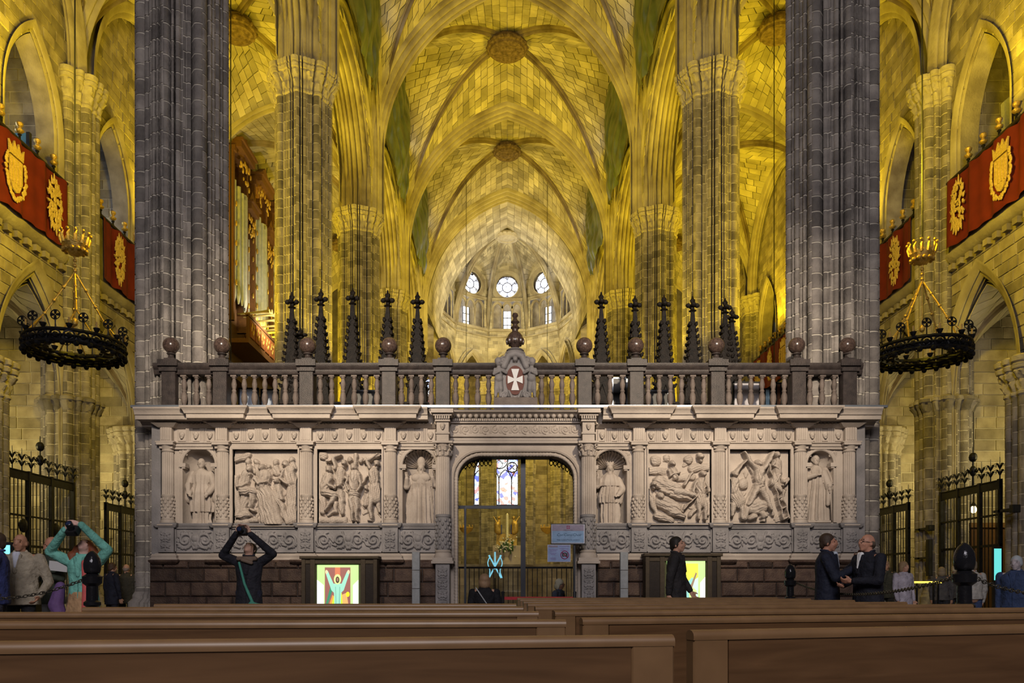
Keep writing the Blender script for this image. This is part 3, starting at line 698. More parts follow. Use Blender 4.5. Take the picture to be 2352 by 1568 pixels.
# ================================================================ choir screen
YS = 15.0; MP = YS/F
def sX(px): return (px-CX)*MP
def sZ(py): return CH+(HZ-py)*MP
scr = thing('choir_screen', 'carved marble choir screen with niches, relief panels and a central doorway', 'choir screen', (0, YS, 0))
def relief(name, parent, px0, px1, py0, py1, Y, mat, strokes, res=1.0, amp=1.0, label=None, mp=None, x_of=None, z_of=None, base=0, warp=0, cut=False):
    """carved relief: a grid raised by rounded strokes; strokes are (points, radii, height, folds) in photo pixels"""
    nx = max(4, int((px1-px0)/res)); nz = max(4, int((py1-py0)/res))
    xs = np.linspace(px0, px1, nx+1); ys = np.linspace(py0, py1, nz+1); GX, GY = np.meshgrid(xs, ys); BX, BY = GX, GY; wv = warp
    GX = BX+wv*(np.sin(BY*.16+BX*.07)+.5*np.sin(BY*.37-BX*.19)+.15*np.sin(BX*.8+BY*.5)); GY = BY+wv*(np.sin(BX*.19-BY*.09)+.5*np.sin(BX*.41+BY*.21)+.15*np.sin(BY*.9-BX*.5)); Hh = np.full(GX.shape, float(base))
    for pts, rad, ht, fold in strokes:
        if not hasattr(rad, '__len__'): rad = [rad]*len(pts)
        if len(pts) == 1: pts = [pts[0], (pts[0][0]+.01, pts[0][1])]; rad = [rad[0], rad[0]]
        for (ax, ay), (bx, by), ra, rb in zip(pts[:-1], pts[1:], rad[:-1], rad[1:]):
            dx, dy = bx-ax, by-ay; L2 = dx*dx+dy*dy+1e-9
            t = np.clip(((GX-ax)*dx+(GY-ay)*dy)/L2, 0, 1); r = ra+(rb-ra)*t
            ex, ey = GX-(ax+dx*t), GY-(ay+dy*t); q = 1-(ex*ex+ey*ey)/(r*r)
            h = np.where(q > 0, np.sqrt(np.maximum(q, 0)), 0)
            if fold:
                sd = ((GX-ax)*dy-(GY-ay)*dx)/math.sqrt(L2)/r; h = h*(1+.11*np.cos(fold*PI*sd*(.8+.4*t)+3.0*np.sin(2.2*t+ax))+.05*np.cos(fold*2.3*PI*sd-4*t))
            h = np.where(q > 0, ht*.45+h*(ht*.55), 0); Hh = np.maximum(Hh, h)
    fx = x_of or sX; fz = z_of or sZ; mpx = mp or MP
    if warp: Hh = Hh+warp*.22*(np.sin(BX*.9+BY*.4)*np.sin(BY*.8-BX*.3))*(Hh > 1)
    V = [(fx(BX[j, i]), Y-Hh[j, i]*mpx*amp, fz(BY[j, i])) for j in range(nz+1) for i in range(nx+1)]; w_ = nx+1
    Fc = [(j*w_+i, (j+1)*w_+i, (j+1)*w_+i+1, j*w_+i+1) for j in range(nz) for i in range(nx)]
    if cut:
        keep = (Hh > .05); Fc = [f for f in Fc if any(keep[i//w_, i % w_] for i in f)]
    mb = MB(); mb.v = V; mb.f = Fc
    return mb.build(name, mat, parent, 4, label)
def spiral(cx, cy, R, turns, a0, dirn=1, n=22, r0=.22):
    return [(cx+R*(1-.85*i/n)*math.cos(a0+dirn*turns*2*PI*i/n), cy+R*(1-.85*i/n)*math.sin(a0+dirn*turns*2*PI*i/n)) for i in range(n+1)]
def scrolls(x0, x1, y0, y1, seed, mask=False):
    rnd = random.Random(seed); S = []; cx = (x0+x1)/2; cy = (y0+y1)/2; W_ = (x1-x0)/2; H_ = (y1-y0)/2
    n = max(1, round(W_/(H_*1.7)))
    for sg in (-1, 1):
        for k in range(n):
            c = cx+sg*(W_*(k+.55)/n); d = sg if k % 2 == 0 else -sg; R = min(H_*.74, W_/n*.46)
            S.append((spiral(c, cy, R, 1.5, PI/2 if d > 0 else PI/2, d), [R*.17]*23, 3.2, 0))
            for q in range(13):
                a = rnd.uniform(0, 2*PI); S.append(([(c+R*.9*math.cos(a), cy+R*.9*math.sin(a)), (c+R*1.25*math.cos(a+.35), cy+R*1.15*math.sin(a+.35))], [R*.19, R*.07], 2.6, 0))
            S.append(([(c, cy)], [R*.24], 3.6, 0))
    S.append(([(cx, cy-H_*.15)], [H_*.34], 5, 0)); S.append(([(cx, cy+H_*.35)], [H_*.25], 4, 0))
    for sg in (-1, 1): S.append(([(cx+sg*H_*.1, cy+H_*.7), (cx+sg*H_*.55, cy-H_*.75)], [H_*.16, H_*.09], 3.4, 0))
    return S
def candelabra(x0, x1, y0, y1, seed):
    rnd = random.Random(seed); S = []; cx = (x0+x1)/2; W_ = (x1-x0)/2; S.append(([(cx, y0+2), (cx, y1-2)], [W_*.12]*2, 2.0, 0)); y = y0+W_*.6; k = 0
    while y < y1-W_*.5:
        for sg in (-1, 1):
            S.append((spiral(cx+sg*W_*.48, y, W_*.36, 1.2, PI if sg > 0 else 0, sg*(1 if k % 2 else -1), 12), [W_*.12]*13, 2.4, 0))
            S.append(([(cx, y+W_*.3), (cx+sg*W_*.7, y+W_*.55)], [W_*.16, W_*.07], 2.2, 0))
        S.append(([(cx, y)], [W_*.24], 3.2, 0)); y += W_*.95; k += 1
    return S
YB = YS+.16           # face of the wall behind columns
niches = [(450, 37, 1205, 1063, False), (961, 38, 1205, 1066, True), (1405, 37, 1203, 1068, True), (1891, 30, 1198, 1062, False)]
def wall_piece(x0, x1, z0, z1, name='wall_slab', y0=None, y1=None):
    mb = MB(); mb.cbox(x0, x1, YB if y0 is None else y0, (YB+.5) if y1 is None else y1, z0, z1, .004); return mb.build(name, M['marble'], scr)
zlo, zhi = sZ(1207), sZ(1018)
wings = [(345, 1000, [niches[0], niches[1]]), (1370, 1985, [niches[2], niches[3]])]
for a, b, ns_ in wings:
    x = a
    for cx, hw, yb, ysp, shell in ns_:
        if cx-hw > x: wall_piece(sX(x), sX(cx-hw), zlo, zhi)
        pts = [(sX(cx-hw), sZ(ysp))]+[(sX(cx-hw*math.cos(PI*i/16)), sZ(ysp-hw*math.sin(PI*i/16))) for i in range(1, 16)]+[(sX(cx+hw), sZ(ysp)), (sX(cx+hw), zhi), (sX(cx-hw), zhi)]
        mb = MB(); mb.prism(pts, (0, YB, 0), (1, 0, 0), (0, 0, 1), (0, -1, 0), -.5, 0); mb.build('niche_spandrel', M['marble'], scr)
        # niche bowl
        R = hw*MP; V = []; Fc = []; na, nz = 32, 10; zc = sZ(ysp); zb = sZ(yb)
        rows = [zb+(zc-zb)*j/6 for j in range(7)]
        for z in rows:
            for i in range(na+1):
                an = PI*i/na; V.append((sX(cx)-R*math.cos(an), YB+.02+R*1.15*math.sin(an), z))
        for j in range(1, nz+1):
            be = PI/2*j/nz
            for i in range(na+1):
                an = PI*i/na; f_ = (1+.07*math.cos(i*PI/1.0))*1.0 if shell else 1
                V.append((sX(cx)-R*math.cos(an)*math.cos(be)*f_, YB+.02+R*1.15*math.sin(an)*math.cos(be)*f_, zc+R*math.sin(be)*(f_ if j < nz else 1)))
        if shell:
            # ribs of the shell fan out from the bottom centre of the half dome
            V = V[:7*(na+1)]; nr = 56
            for j in range(1, nz+1):
                for i in range(na+1): pass
            Fc = [(j*(na+1)+i, (j+1)*(na+1)+i, (j+1)*(na+1)+i+1, j*(na+1)+i+1) for j in range(6) for i in range(na)]
            sh = MB(); VS = []; m_ = 12
            for i in range(nr+1):
                an = PI*i/nr; k_ = 1-.10*(i % 4 in (0,))-.045*(i % 4 in (1, 3))
                for j in range(m_+1):
                    t = j/m_; rr = R*t*(k_ if t > .15 else 1); dep = R*1.15*math.sqrt(max(0, 1-t*t))*(k_)
                    VS.append((sX(cx)-rr*math.cos(an), YB+.02+dep, zc+rr*math.sin(an)))
            sh.add(VS, [(i*(m_+1)+j, i*(m_+1)+j+1, (i+1)*(m_+1)+j+1, (i+1)*(m_+1)+j) for i in range(nr) for j in range(m_)]); sh.build('shell', M['marble'], scr, .5)
        else:
            nr_ = 7+nz; Fc = [(j*(na+1)+i, (j+1)*(na+1)+i, (j+1)*(na+1)+i+1, j*(na+1)+i+1) for j in range(nr_-1) for i in range(na)]
        mb = MB(); mb.add(V, Fc); mb.build('niche_bowl', M['marble'], scr, .8)
        # archivolt and imposts
        P = [(sX(cx)+u, YB, v) for u, v in [(-R, zb), (-R, zc)]+[(-R*math.cos(PI*i/16), zc+R*math.sin(PI*i/16)) for i in range(1, 16)]+[(R, zc), (R, zb)]]
        mb = MB(); mb.sweep(P, (0, 1, 0), [(.0, .0), (-.03, .0), (-.045, .015), (-.045, .04), (-.03, .05), (-.03, .065), (0, .075)], 1); mb.build('archivolt', M['marble'], scr, .6)
        for sg in (-1, 1):
            mb = MB(); xx = sX(cx)+sg*R; mb.box(xx-.065, xx+.055 if sg > 0 else xx+.065, YB-.06, YB+.12, zc-.06, zc+.015); mb.box(xx-.05, xx+.05, YB-.045, YB+.1, zc-.085, zc-.06); mb.build('impost', M['marble'], scr)
            rr = sX(cx)+sg*R*.92; relief('spandrel_carving', scr, cx+sg*hw*.98-9, cx+sg*hw*.98+9, ysp-hw-2, ysp-hw*.55, YB-.005, M['marble'], scrolls(cx+sg*hw*.98-9, cx+sg*hw*.98+9, ysp-hw-2, ysp-hw*.55, cx+sg), 1.2, .8)
        mb = MB(); mb.box(sX(cx-hw), sX(cx+hw), YB, YB+.5, zlo-.02, zb); mb.build('niche_floor', M['marble'], scr)
        x = cx+hw
    if x < b: wall_piece(sX(x), sX(b), zlo, zhi)
# lintel with rounded door corners
dx0, dx1, dy0 = 1048, 1322, 1040; rc = 58
pts = [(sX(1000), zhi), (sX(1000), sZ(1400))]; pts = [(sX(dx0), sZ(dy0+rc))]
pts += [(sX(dx0+rc-rc*math.cos(PI/2*i/8)), sZ(dy0+rc-rc*.95*math.sin(PI/2*i/8)*1.0)) for i in range(1, 9)]
pts += [(sX(dx1-rc+rc*math.sin(PI/2*i/8)), sZ(dy0+rc-rc*.95*math.cos(PI/2*i/8))) for i in range(0, 8)]+[(sX(dx1), sZ(dy0+rc))]
edge = list(pts)
mb = MB(); mb.prism(pts+[(sX(dx1), zhi), (sX(dx0), zhi)], (0, YS+.05, 0), (1, 0, 0), (0, 0, 1), (0, -1, 0), -.6, 0); mb.build('door_lintel', M['marble'], scr)
for a, b in ((1000, dx0), (dx1, 1370)): wall_piece(sX(a), sX(b), 0, zhi, 'door_jamb', YS+.05, YS+.65)
P = [(sX(dx0), YS+.03, 0)]+[(u, YS+.03, v) for u, v in edge]+[(sX(dx1), YS+.03, 0)]
mb = MB(); mb.tube(P, .035, 8); q = 0
for i in range(len(P)-1):
    A, B_ = Vector(P[i]), Vector(P[i+1]); n_ = max(1, int((B_-A).length/.06))
    for j in range(n_): mb.ell(A.lerp(B_, j/n_), (.042, .042, .042), 6, 4)
mb.build('rope_moulding', M['marble'], scr, .8)
mb = MB(); mb.sweep([(p[0], YS+.05, p[2]) for p in P], (0, 1, 0), [(0, .05), (-.05, .05), (-.06, .08), (-.04, .12), (0, .13)], 1); mb.build('door_architrave', M['marble'], scr, .6)
# ---- plinth of red blocks
def blocks(a, b, seed):
    z = 0.0; rows = [.28, .28, .28, .27, .26, .15]; rnd = random.Random(seed); k = 0
    for h in rows:
        x = sX(a); lim = sX(b); first = True
        while x < lim-.02:
            l = rnd.uniform(.42, .62)*(.5 if first and k % 2 else 1); first = False
            if lim-(x+l) < .25: l = lim-x
            mb = MB(); mb.cbox(x+.008, x+l-.008, YS-.04-rnd.random()*.012, YS+.3, z+.008, z+h-.008, .022); mb.build('plinth_block', M['red'], scr); x += l
        z += h; k += 1
    mb = MB(); mb.box(sX(a), sX(b), YS, YS+.35, 0, z); mb.build('plinth_core', M['rail'], scr)
blocks(345, 1003, 3); blocks(1372, 1960, 4)
def ressaut(a, b, cs, hw, y0, jut):
    """plan path from px a to px b stepping forward at each column"""
    P = [(sX(a), y0)]
    for c in cs: P += [(sX(c-hw), y0), (sX(c-hw), y0-jut), (sX(c+hw), y0-jut), (sX(c+hw), y0)]
    P.append((sX(b), y0)); return P
COLS = ([381, 508, 702, 896], [1468, 1655, 1842, 1955])
def run(name, path, z, prof, mat='marble', ends=None):
    mb = MB(); P = [(x, y, z) for x, y in path]; Q = [P[0]]
    for p in P[1:]:
        if (Vector(p)-Vector(Q[-1])).length > 1e-4: Q.append(p)
    mb.sweep(Q, (0, 0, 1), prof, 1); return mb.build(name, M[mat], scr, .5)
cor = [(-.17, -.30), (-.17, .04), (-.13, .06), (-.11, .11), (-.09, .12), (-.09, .33), (-.01, .335), (-.01, .36), (.02, .37), (.06, .39), (.09, .425), (.12, .43), (.12, -.30)]
for w_i, (a, b) in enumerate(((322, 985), (1382, 2012))):
    cs = COLS[w_i]; cs2 = [c for c in cs if a+30 < c < b-40]
    run('cornice', ressaut(a, b, cs2[1:] if w_i == 0 else cs2[:-1], 24, YS+.12, .12), sZ(957), cor)
    # end return of the cornice round the pier
    xe = sX(a) if w_i == 0 else sX(b)
    run('dado_ledge', ressaut(358 if w_i == 0 else 1366, 1003 if w_i == 0 else 1979, cs, 20, YS+.10, .10), sZ(1205), [(-.05, -.2), (-.05, .02), (-.01, .05), (.02, .06), (.035, .06), (.035, -.3)], 'dado')
    run('plinth_moulding', ressaut(346 if w_i == 0 else 1372, 1003 if w_i == 0 else 1981, cs, 22, YS+.06, .10), sZ(1279), [(-.09, -.2), (-.09, .06), (-.05, .09), (-.01, .05), (.02, .06), (.05, .02), (.07, 0), (.07, -.2)], 'marble')
    run('plinth_moulding', ressaut(346 if w_i == 0 else 1372, 1003 if w_i == 0 else 1981, cs, 22, YS+.06, .10), sZ(1291), [(-.04, -.2), (-.04, .03), (.0, .09), (.03, .10), (.05, .08), (.05, -.2)], 'red')
    run('architrave', ressaut(362 if w_i == 0 else 1370, 1000 if w_i == 0 else 1975, cs, 15, YS+.10, .10), sZ(1022), [(-.06, -.1), (-.06, .0), (-.01, .005), (-.01, .025), (.04, .03), (.05, .06), (.07, .06), (.07, -.1)])
    run('frieze_cap', ressaut(362 if w_i == 0 else 1370, 1000 if w_i == 0 else 1975, cs, 15, YS+.10, .10), sZ(979), [(-.02, -.1), (-.02, .02), (.0, .05), (.03, .09), (.05, .12), (.05, -.1)])
    # frieze ground
    mb = MB(); mb.box(sX(362 if w_i == 0 else 1370), sX(1000 if w_i == 0 else 1975), YS+.11, YS+.6, sZ(1018), sZ(945)); mb.build('frieze_wall', M['marble'], scr)
    mb = MB(); mb.box(sX(360 if w_i == 0 else 1366), sX(1003 if w_i == 0 else 1968), YS+.09, YS+.5, sZ(1283), sZ(1205)); mb.build('dado_wall', M['dado'], scr)
# frieze blocks over the columns, metopes with heads, triglyphs
headm = MB(); headm.ell((0, 0, 0), (.048, .038, .062), 10, 8); headm.ell((0, -.03, -.008), (.012, .018, .016), 6, 5); headm.ell((0, .004, .022), (.056, .034, .05), 10, 6); headm.ell((0, -.012, -.05), (.025, .022, .02), 8, 5)
for sx_ in (-1, 1): headm.ell((sx_*.02, -.034, .008), (.009, .006, .006), 6, 4)
head_me = headm.mesh('head', M['marble'], 4)
trig = MB()
for k in range(4): trig.cbox(-.065+k*.034, -.065+k*.034+.026, -.03, .02, -.135, .135, .006)
trig.box(-.07, .07, -.012, .02, -.14, .14); trig.box(-.07, .07, -.03, .02, -.175, -.152)
trig_me = trig.mesh('triglyph', M['marble'])
met = MB(); met.cbox(-.085, .085, -.018, .03, -.11, .11, .008); met_me = met.mesh('metope', M['marble'])
def inst(name, me, loc, parent, sc=None, rz=0):
    o = bpy.data.objects.new(name, me); o.location = loc
    if sc: o.scale = sc if hasattr(sc, '__len__') else (sc,)*3
    o.rotation_euler = (0, 0, rz); put(o, parent); return o
def child(name, me, par, loc=(0, 0, 0)):
    o = bpy.data.objects.new(name, me); o.location = loc; C.objects.link(o); o.parent = par; return o
zf = sZ(998)
for a, b, n in ((398, 495, 3), (523, 690, 5), (717, 884, 5), (910, 1004, 3), (1370, 1455, 3), (1481, 1643, 5), (1669, 1830, 5), (1854, 1944, 3)):
    w_ = (b-a)/n
    for i in range(n):
        cx = a+w_*(i+.5); m_ = inst('metope', met_me, (sX(cx), YS+.10, zf), scr); child('head', head_me, m_, (0, -.035, .0))
        if i < n-1: inst('triglyph', trig_me, (sX(a+w_*(i+1)), YS+.10, zf), scr)
fb = MB(); fb.cbox(-.11, .11, -.11, .1, -.16, .20, .006)
for k in range(5): fb.box(-.08+k*.034, -.08+k*.034+.022, -.122, -.1, -.10, .15)
fb.box(-.13, .13, -.13, .1, -.20, -.165); fb.box(-.125, .125, -.125, .1, .16, .2); fb_me = fb.mesh('frieze_block', M['marble'])
for cs in COLS:
    for c in cs: inst('frieze_block', fb_me, (sX(c), YS+.10, zf), scr)
# ---- columns of the wings
def fluted(mb, r, z0, z1, nf=20, dep=.10):
    V = []; n = nf*4
    for z in (z0, z1):
        for i in range(n):
            a = 2*PI*i/n; q = r*(1-dep*(i % 4 in (1, 2, 3))*(.6 if i % 4 != 2 else 1)); V.append((q*math.cos(a), q*math.sin(a), z))
    mb.add(V, [(i, (i+1) % n, n+(i+1) % n, n+i) for i in range(n)]+[tuple(range(n, 2*n))])
zc0, zc1, zd = sZ(1198), sZ(1036), sZ(1137); rr = .105
sh = MB(); fluted(sh, rr, zd, zc1); shaft_me = sh.mesh('shaft', M['marble'])
cpm = MB(); cpm.lathe([(rr, zc1-.01), (rr*1.15, zc1+.01), (rr*1.0, zc1+.03), (rr*1.05, zc1+.06), (rr*1.3, zc1+.10), (rr*1.35, zc1+.115)], 20); cpm.box(-rr*1.5, rr*1.5, -rr*1.5, rr*1.3, zc1+.115, zc1+.16); col_cap = cpm.mesh('capital', M['marble'], .6)
bsm = MB(); bsm.box(-rr*1.4, rr*1.4, -rr*1.4, rr*1.3, zlo, zlo+.05); bsm.lathe([(rr*1.35, zlo+.05), (rr*1.4, zlo+.07), (rr*1.3, zlo+.1), (rr*1.15, zlo+.11), (rr*1.2, zlo+.13), (rr*1.05, zlo+.15)], 20); col_base = bsm.mesh('base', M['marble'], .6)
dr = MB(); dr.lathe([(rr*1.04, zlo+.14), (rr*1.04, zd-.03), (rr*1.12, zd-.02), (rr*1.12, zd+.01), (rr, zd+.02)], 20); rnd = random.Random(9)
for row in range(6):
    for k in range(8):
        a = 2*PI*(k+.5*(row % 2))/8; z = zlo+.19+row*.062; dr.ell((rr*1.05*math.cos(a), rr*1.05*math.sin(a), z), (.024, .024, .034), 6, 5)
drum_me = dr.mesh('carved_drum', M['marble'], .8)
for w_i, cs in enumerate(COLS):
    for c in cs:
        o = inst('column', shaft_me, (sX(c), YB-.07, 0), scr); child('capital', col_cap, o); child('base', col_base, o); child('carved_drum', drum_me, o)
        # dado pedestal with carving
        mb = MB(); mb.cbox(sX(c-18), sX(c+18), YS-.01, YS+.2, sZ(1268), sZ(1211), .006); ped = mb.build('pedestal', M['dado'], scr)
        cv = relief('pedestal_carving', None, c-14, c+14, 1215, 1264, YS-.012, M['dado'], candelabra(c-14, c+14, 1215, 1264, c), 1.0, 1.8); C.objects.unlink(cv); C.objects.link(cv); cv.parent = ped
# dado panels
for i, (a, b) in enumerate(((402, 488), (529, 681), (723, 875), (917, 1002), (1371, 1447), (1489, 1634), (1676, 1821), (1863, 1935))):
    relief('dado_carving', scr, a, b, 1213, 1266, YS+.085, M['dado'], scrolls(a+2, b-2, 1214, 1265, 60+i), 1.0, 2.0)
    mb = MB(); X0, X1, Z0, Z1 = sX(a), sX(b), sZ(1268), sZ(1211)
    for q in ((X0-.02, X1+.02, Z0-.0, Z0+.02), (X0-.02, X1+.02, Z1-.02, Z1), (X0-.02, X0, Z0, Z1), (X1, X1+.02, Z0, Z1)): mb.box(q[0], q[1], YS+.05, YS+.1, q[2], q[3])
    mb.build('dado_frame', M['dado'], scr)
# ---- narrative relief panels (strokes taken in enlarged photo coordinates)
def zr(ox, oy, k, S):
    return [([(ox+x/k, oy+y/k) for x, y in p], [r/k for r in (rd if hasattr(rd, '__len__') else [rd]*len(p))], h, f) for p, rd, h, f in S]
def person_strokes(hx, hy, hr): return [([(hx, hy)], [hr], 20, 0), ([(hx-hr*.15, hy-hr*.5)], [hr*.95], 16, 0), ([(hx, hy+hr*.35)], [hr*.35], 22, 0), ([(hx, hy+hr*.7), (hx, hy+hr*1.3)], [hr*.6, hr*.7], 14, 0)]
PA = [([(135, 330), (235, 300)], [28, 26], 9, 3), ([(130, 480), (150, 780)], [26, 30], 8, 0), ([(130, 850), (300, 830)], [22, 22], 8, 0)]
for h in ((255, 415, 26), (355, 405, 27), (555, 375, 27), (480, 520, 20)): PA += person_strokes(*h)
for x, y, r in ((240, 350, 24), (305, 350, 24), (465, 355, 26), (600, 335, 24), (410, 395, 20), (515, 420, 20)): PA += [([(x, y)], [r], 11, 0), ([(x, y+r), (x, y+r*3)], [r*.8, r*1.4], 8, 2)]
PA += [([(225, 455), (190, 560)], [42, 46], 14, 3), ([(195, 590), (290, 600)], [36, 32], 18, 4), ([(285, 605), (262, 720)], [30, 22], 16, 2), ([(262, 735), (300, 755)], [14, 10], 14, 0), ([(170, 480), (160, 560), (230, 540)], [18, 16, 12], 18, 0), ([(210, 640), (190, 740)], [34, 28], 10, 4),
       ([(370, 470), (360, 540)], [60, 55], 18, 3), ([(310, 500), (340, 540), (400, 520)], [20, 18, 14], 22, 0), ([(380, 580), (420, 700), (450, 860)], [50, 62, 75], 16, 5), ([(330, 560), (350, 700), (370, 830)], [30, 34, 36], 11, 3), ([(450, 600), (520, 720), (560, 850)], [22, 22, 24], 13, 2),
       ([(480, 550), (500, 640)], [28, 30], 13, 3), ([(500, 600), (520, 660)], [20, 16], 14, 0), ([(580, 430), (590, 520)], [48, 46], 18, 3), ([(540, 430), (520, 490), (570, 540)], [18, 16, 14], 20, 0), ([(600, 560), (600, 700), (605, 830)], [42, 46, 48], 15, 6), ([(610, 450), (640, 560), (635, 700)], [20, 22, 20], 14, 2), ([(200, 780)], [50], 12, 4), ([(155, 800), (250, 790)], [20, 22], 15, 3)]
PB = [([(850, 300)], [38], 8, 4), ([(1122, 292), (1122, 400)], [18, 18], 12, 0), ([(820, 830), (1030, 830)], [30, 30], 9, 0), ([(1040, 860), (1330, 850)], [12, 14], 6, 0)]
for h in ((1115, 405, 27), (905, 422, 28), (1030, 365, 24), (1298, 372, 24), (990, 552, 24), (1215, 575, 22)): PB += person_strokes(*h)
for x, y, r in ((1072, 335, 22), (1167, 340, 22)): PB += [([(x, y)], [r], 11, 0)]
PB += [([(1115, 465), (1112, 575)], [46, 34], 20, 2), ([(1068, 470), (1058, 540), (1075, 590)], [16, 14, 12], 20, 0), ([(1160, 470), (1175, 540), (1150, 590)], [16, 14, 12], 20, 0), ([(1110, 615)], [52], 18, 5), ([(1090, 660), (1098, 750), (1105, 835)], [26, 20, 13], 18, 0), ([(1132, 660), (1135, 750), (1140, 835)], [26, 20, 13], 18, 0),
       ([(900, 480), (872, 570)], [44, 46], 17, 3), ([(870, 600), (955, 625)], [36, 30], 18, 3), ([(952, 635), (885, 745)], [26, 16], 17, 0), ([(850, 650), (850, 760)], [30, 26], 10, 4), ([(930, 490), (900, 540), (960, 575)], [16, 14, 12], 20, 0),
       ([(1000, 430), (985, 520)], [40, 36], 13, 3), ([(960, 410), (945, 330), (1005, 298)], [17, 15, 11], 17, 0), ([(890, 350), (960, 330)], [7, 7], 14, 0), ([(1040, 490), (1060, 500)], [16, 14], 16, 0),
       ([(1275, 440), (1275, 520)], [44, 38], 17, 3), ([(1240, 410), (1222, 350), (1310, 300)], [18, 16, 12], 18, 0), ([(1200, 350), (1335, 305)], [8, 12], 15, 0), ([(1280, 560), (1290, 640)], [48, 58], 17, 7), ([(1250, 650), (1245, 730), (1255, 815)], [26, 22, 14], 16, 0), ([(1255, 830), (1225, 835)], [14, 10], 13, 0), ([(1310, 670), (1320, 760)], [22, 18], 11, 0), ([(1225, 470), (1170, 560)], [8, 7], 14, 0),
       ([(998, 600), (1008, 680), (1010, 770)], [30, 28, 18], 13, 3), ([(1218, 610), (1200, 700)], [24, 22], 11, 3), ([(960, 690), (960, 760), (900, 790)], [20, 18, 12], 12, 0)]
PC = [([(600, 340)], [44], 8, 5), ([(690, 320)], [30], 7, 3), ([(870, 330)], [36], 9, 4), ([(560, 420), (680, 430)], [30, 34], 8, 4)]
for h in ((735, 372, 24), (985, 462, 24), (962, 310, 26), (580, 540, 22), (635, 640, 30)): PC += person_strokes(*h)
PC += [([(740, 430), (760, 480)], [36, 30], 15, 2), ([(700, 430), (710, 470), (790, 440)], [15, 13, 10], 17, 0), ([(620, 520), (700, 550), (770, 580)], [50, 56, 46], 17, 3), ([(760, 590), (830, 610), (905, 625)], [38, 30, 20], 18, 0), ([(700, 610), (800, 640), (880, 660)], [30, 24, 16], 14, 2), ([(640, 590), (700, 620)], [16, 14], 18, 0),
       ([(600, 500), (760, 480), (900, 470)], [30, 30, 30], 8, 6), ([(830, 540), (900, 440)], [14, 10], 13, 0), ([(960, 520), (965, 600)], [42, 38], 17, 3), ([(925, 520), (900, 600), (910, 640)], [15, 13, 10], 18, 0), ([(1010, 530), (1030, 600)], [16, 14], 15, 0), ([(970, 640), (975, 690)], [44, 48], 16, 6), ([(950, 710), (950, 820)], [22, 14], 15, 0), ([(1000, 710), (1005, 820)], [22, 14], 15, 0), ([(830, 740), (1000, 560)], [8, 7], 15, 0),
       ([(650, 680), (760, 740)], [60, 55], 14, 3), ([(740, 760), (820, 800)], [36, 24], 15, 2), ([(610, 790), (720, 830)], [32, 30], 12, 4), ([(560, 660), (600, 770)], [24, 20], 11, 0), ([(540, 590), (580, 700)], [20, 20], 10, 3), ([(880, 790), (920, 740)], [20, 14], 9, 3), ([(1030, 660), (1035, 780)], [18, 22], 9, 3), ([(900, 400), (1030, 390)], [34, 30], 8, 4)]
for k in range(6): PC.append(([(660+k*36, 660+k*10), (640+k*36, 720+k*8)], [7, 7], 11, 0))
PD = [([(1320, 270), (1560, 780)], [16, 16], 9, 0), ([(1560, 270), (1330, 720)], [16, 16], 9, 0)]
for h in ((1440, 372, 27), (1245, 462, 24), (1590, 300, 26), (1482, 800, 28), (1640, 520, 20)): PD += person_strokes(*h)
PD += [([(1445, 430), (1447, 520)], [48, 40], 20, 2), ([(1412, 410), (1365, 350), (1318, 275)], [22, 18, 13], 19, 0), ([(1480, 405), (1525, 340), (1560, 270)], [22, 18, 13], 19, 0), ([(1447, 545)], [46], 18, 5), ([(1425, 580), (1390, 650), (1350, 710)], [30, 24, 15], 18, 0), ([(1470, 580), (1505, 660), (1540, 740)], [30, 24, 15], 18, 0),
       ([(1245, 520), (1240, 590)], [44, 40], 16, 3), ([(1255, 440), (1290, 400), (1335, 345)], [18, 15, 11], 17, 0), ([(1320, 530)], [44], 10, 0), ([(1260, 640), (1280, 680)], [56, 58], 16, 8), ([(1240, 710), (1220, 790)], [26, 16], 14, 0), ([(1300, 720), (1310, 820)], [24, 15], 14, 0),
       ([(1595, 375), (1595, 440)], [40, 36], 17, 2), ([(1560, 350), (1550, 390), (1590, 410)], [15, 13, 11], 19, 0), ([(1590, 470), (1560, 520)], [38, 34], 17, 4), ([(1570, 530), (1620, 600)], [24, 15], 17, 0), ([(1640, 540), (1690, 500)], [24, 18], 12, 3), ([(1630, 660), (1640, 600)], [18, 22], 13, 0),
       ([(1520, 380), (1580, 600), (1638, 832)], [9, 9, 9], 17, 0), ([(1580, 440), (1635, 640), (1688, 815)], [9, 9, 9], 16, 0), ([(1400, 720), (1460, 720)], [64, 60], 15, 2), ([(1350, 740), (1330, 810)], [30, 22], 14, 3), ([(1410, 800), (1370, 820)], [26, 18], 14, 0)]
for k in range(5): PD.append(([(1545+k*24, 480+k*88), (1600+k*22, 475+k*80)], [6, 6], 15, 0))
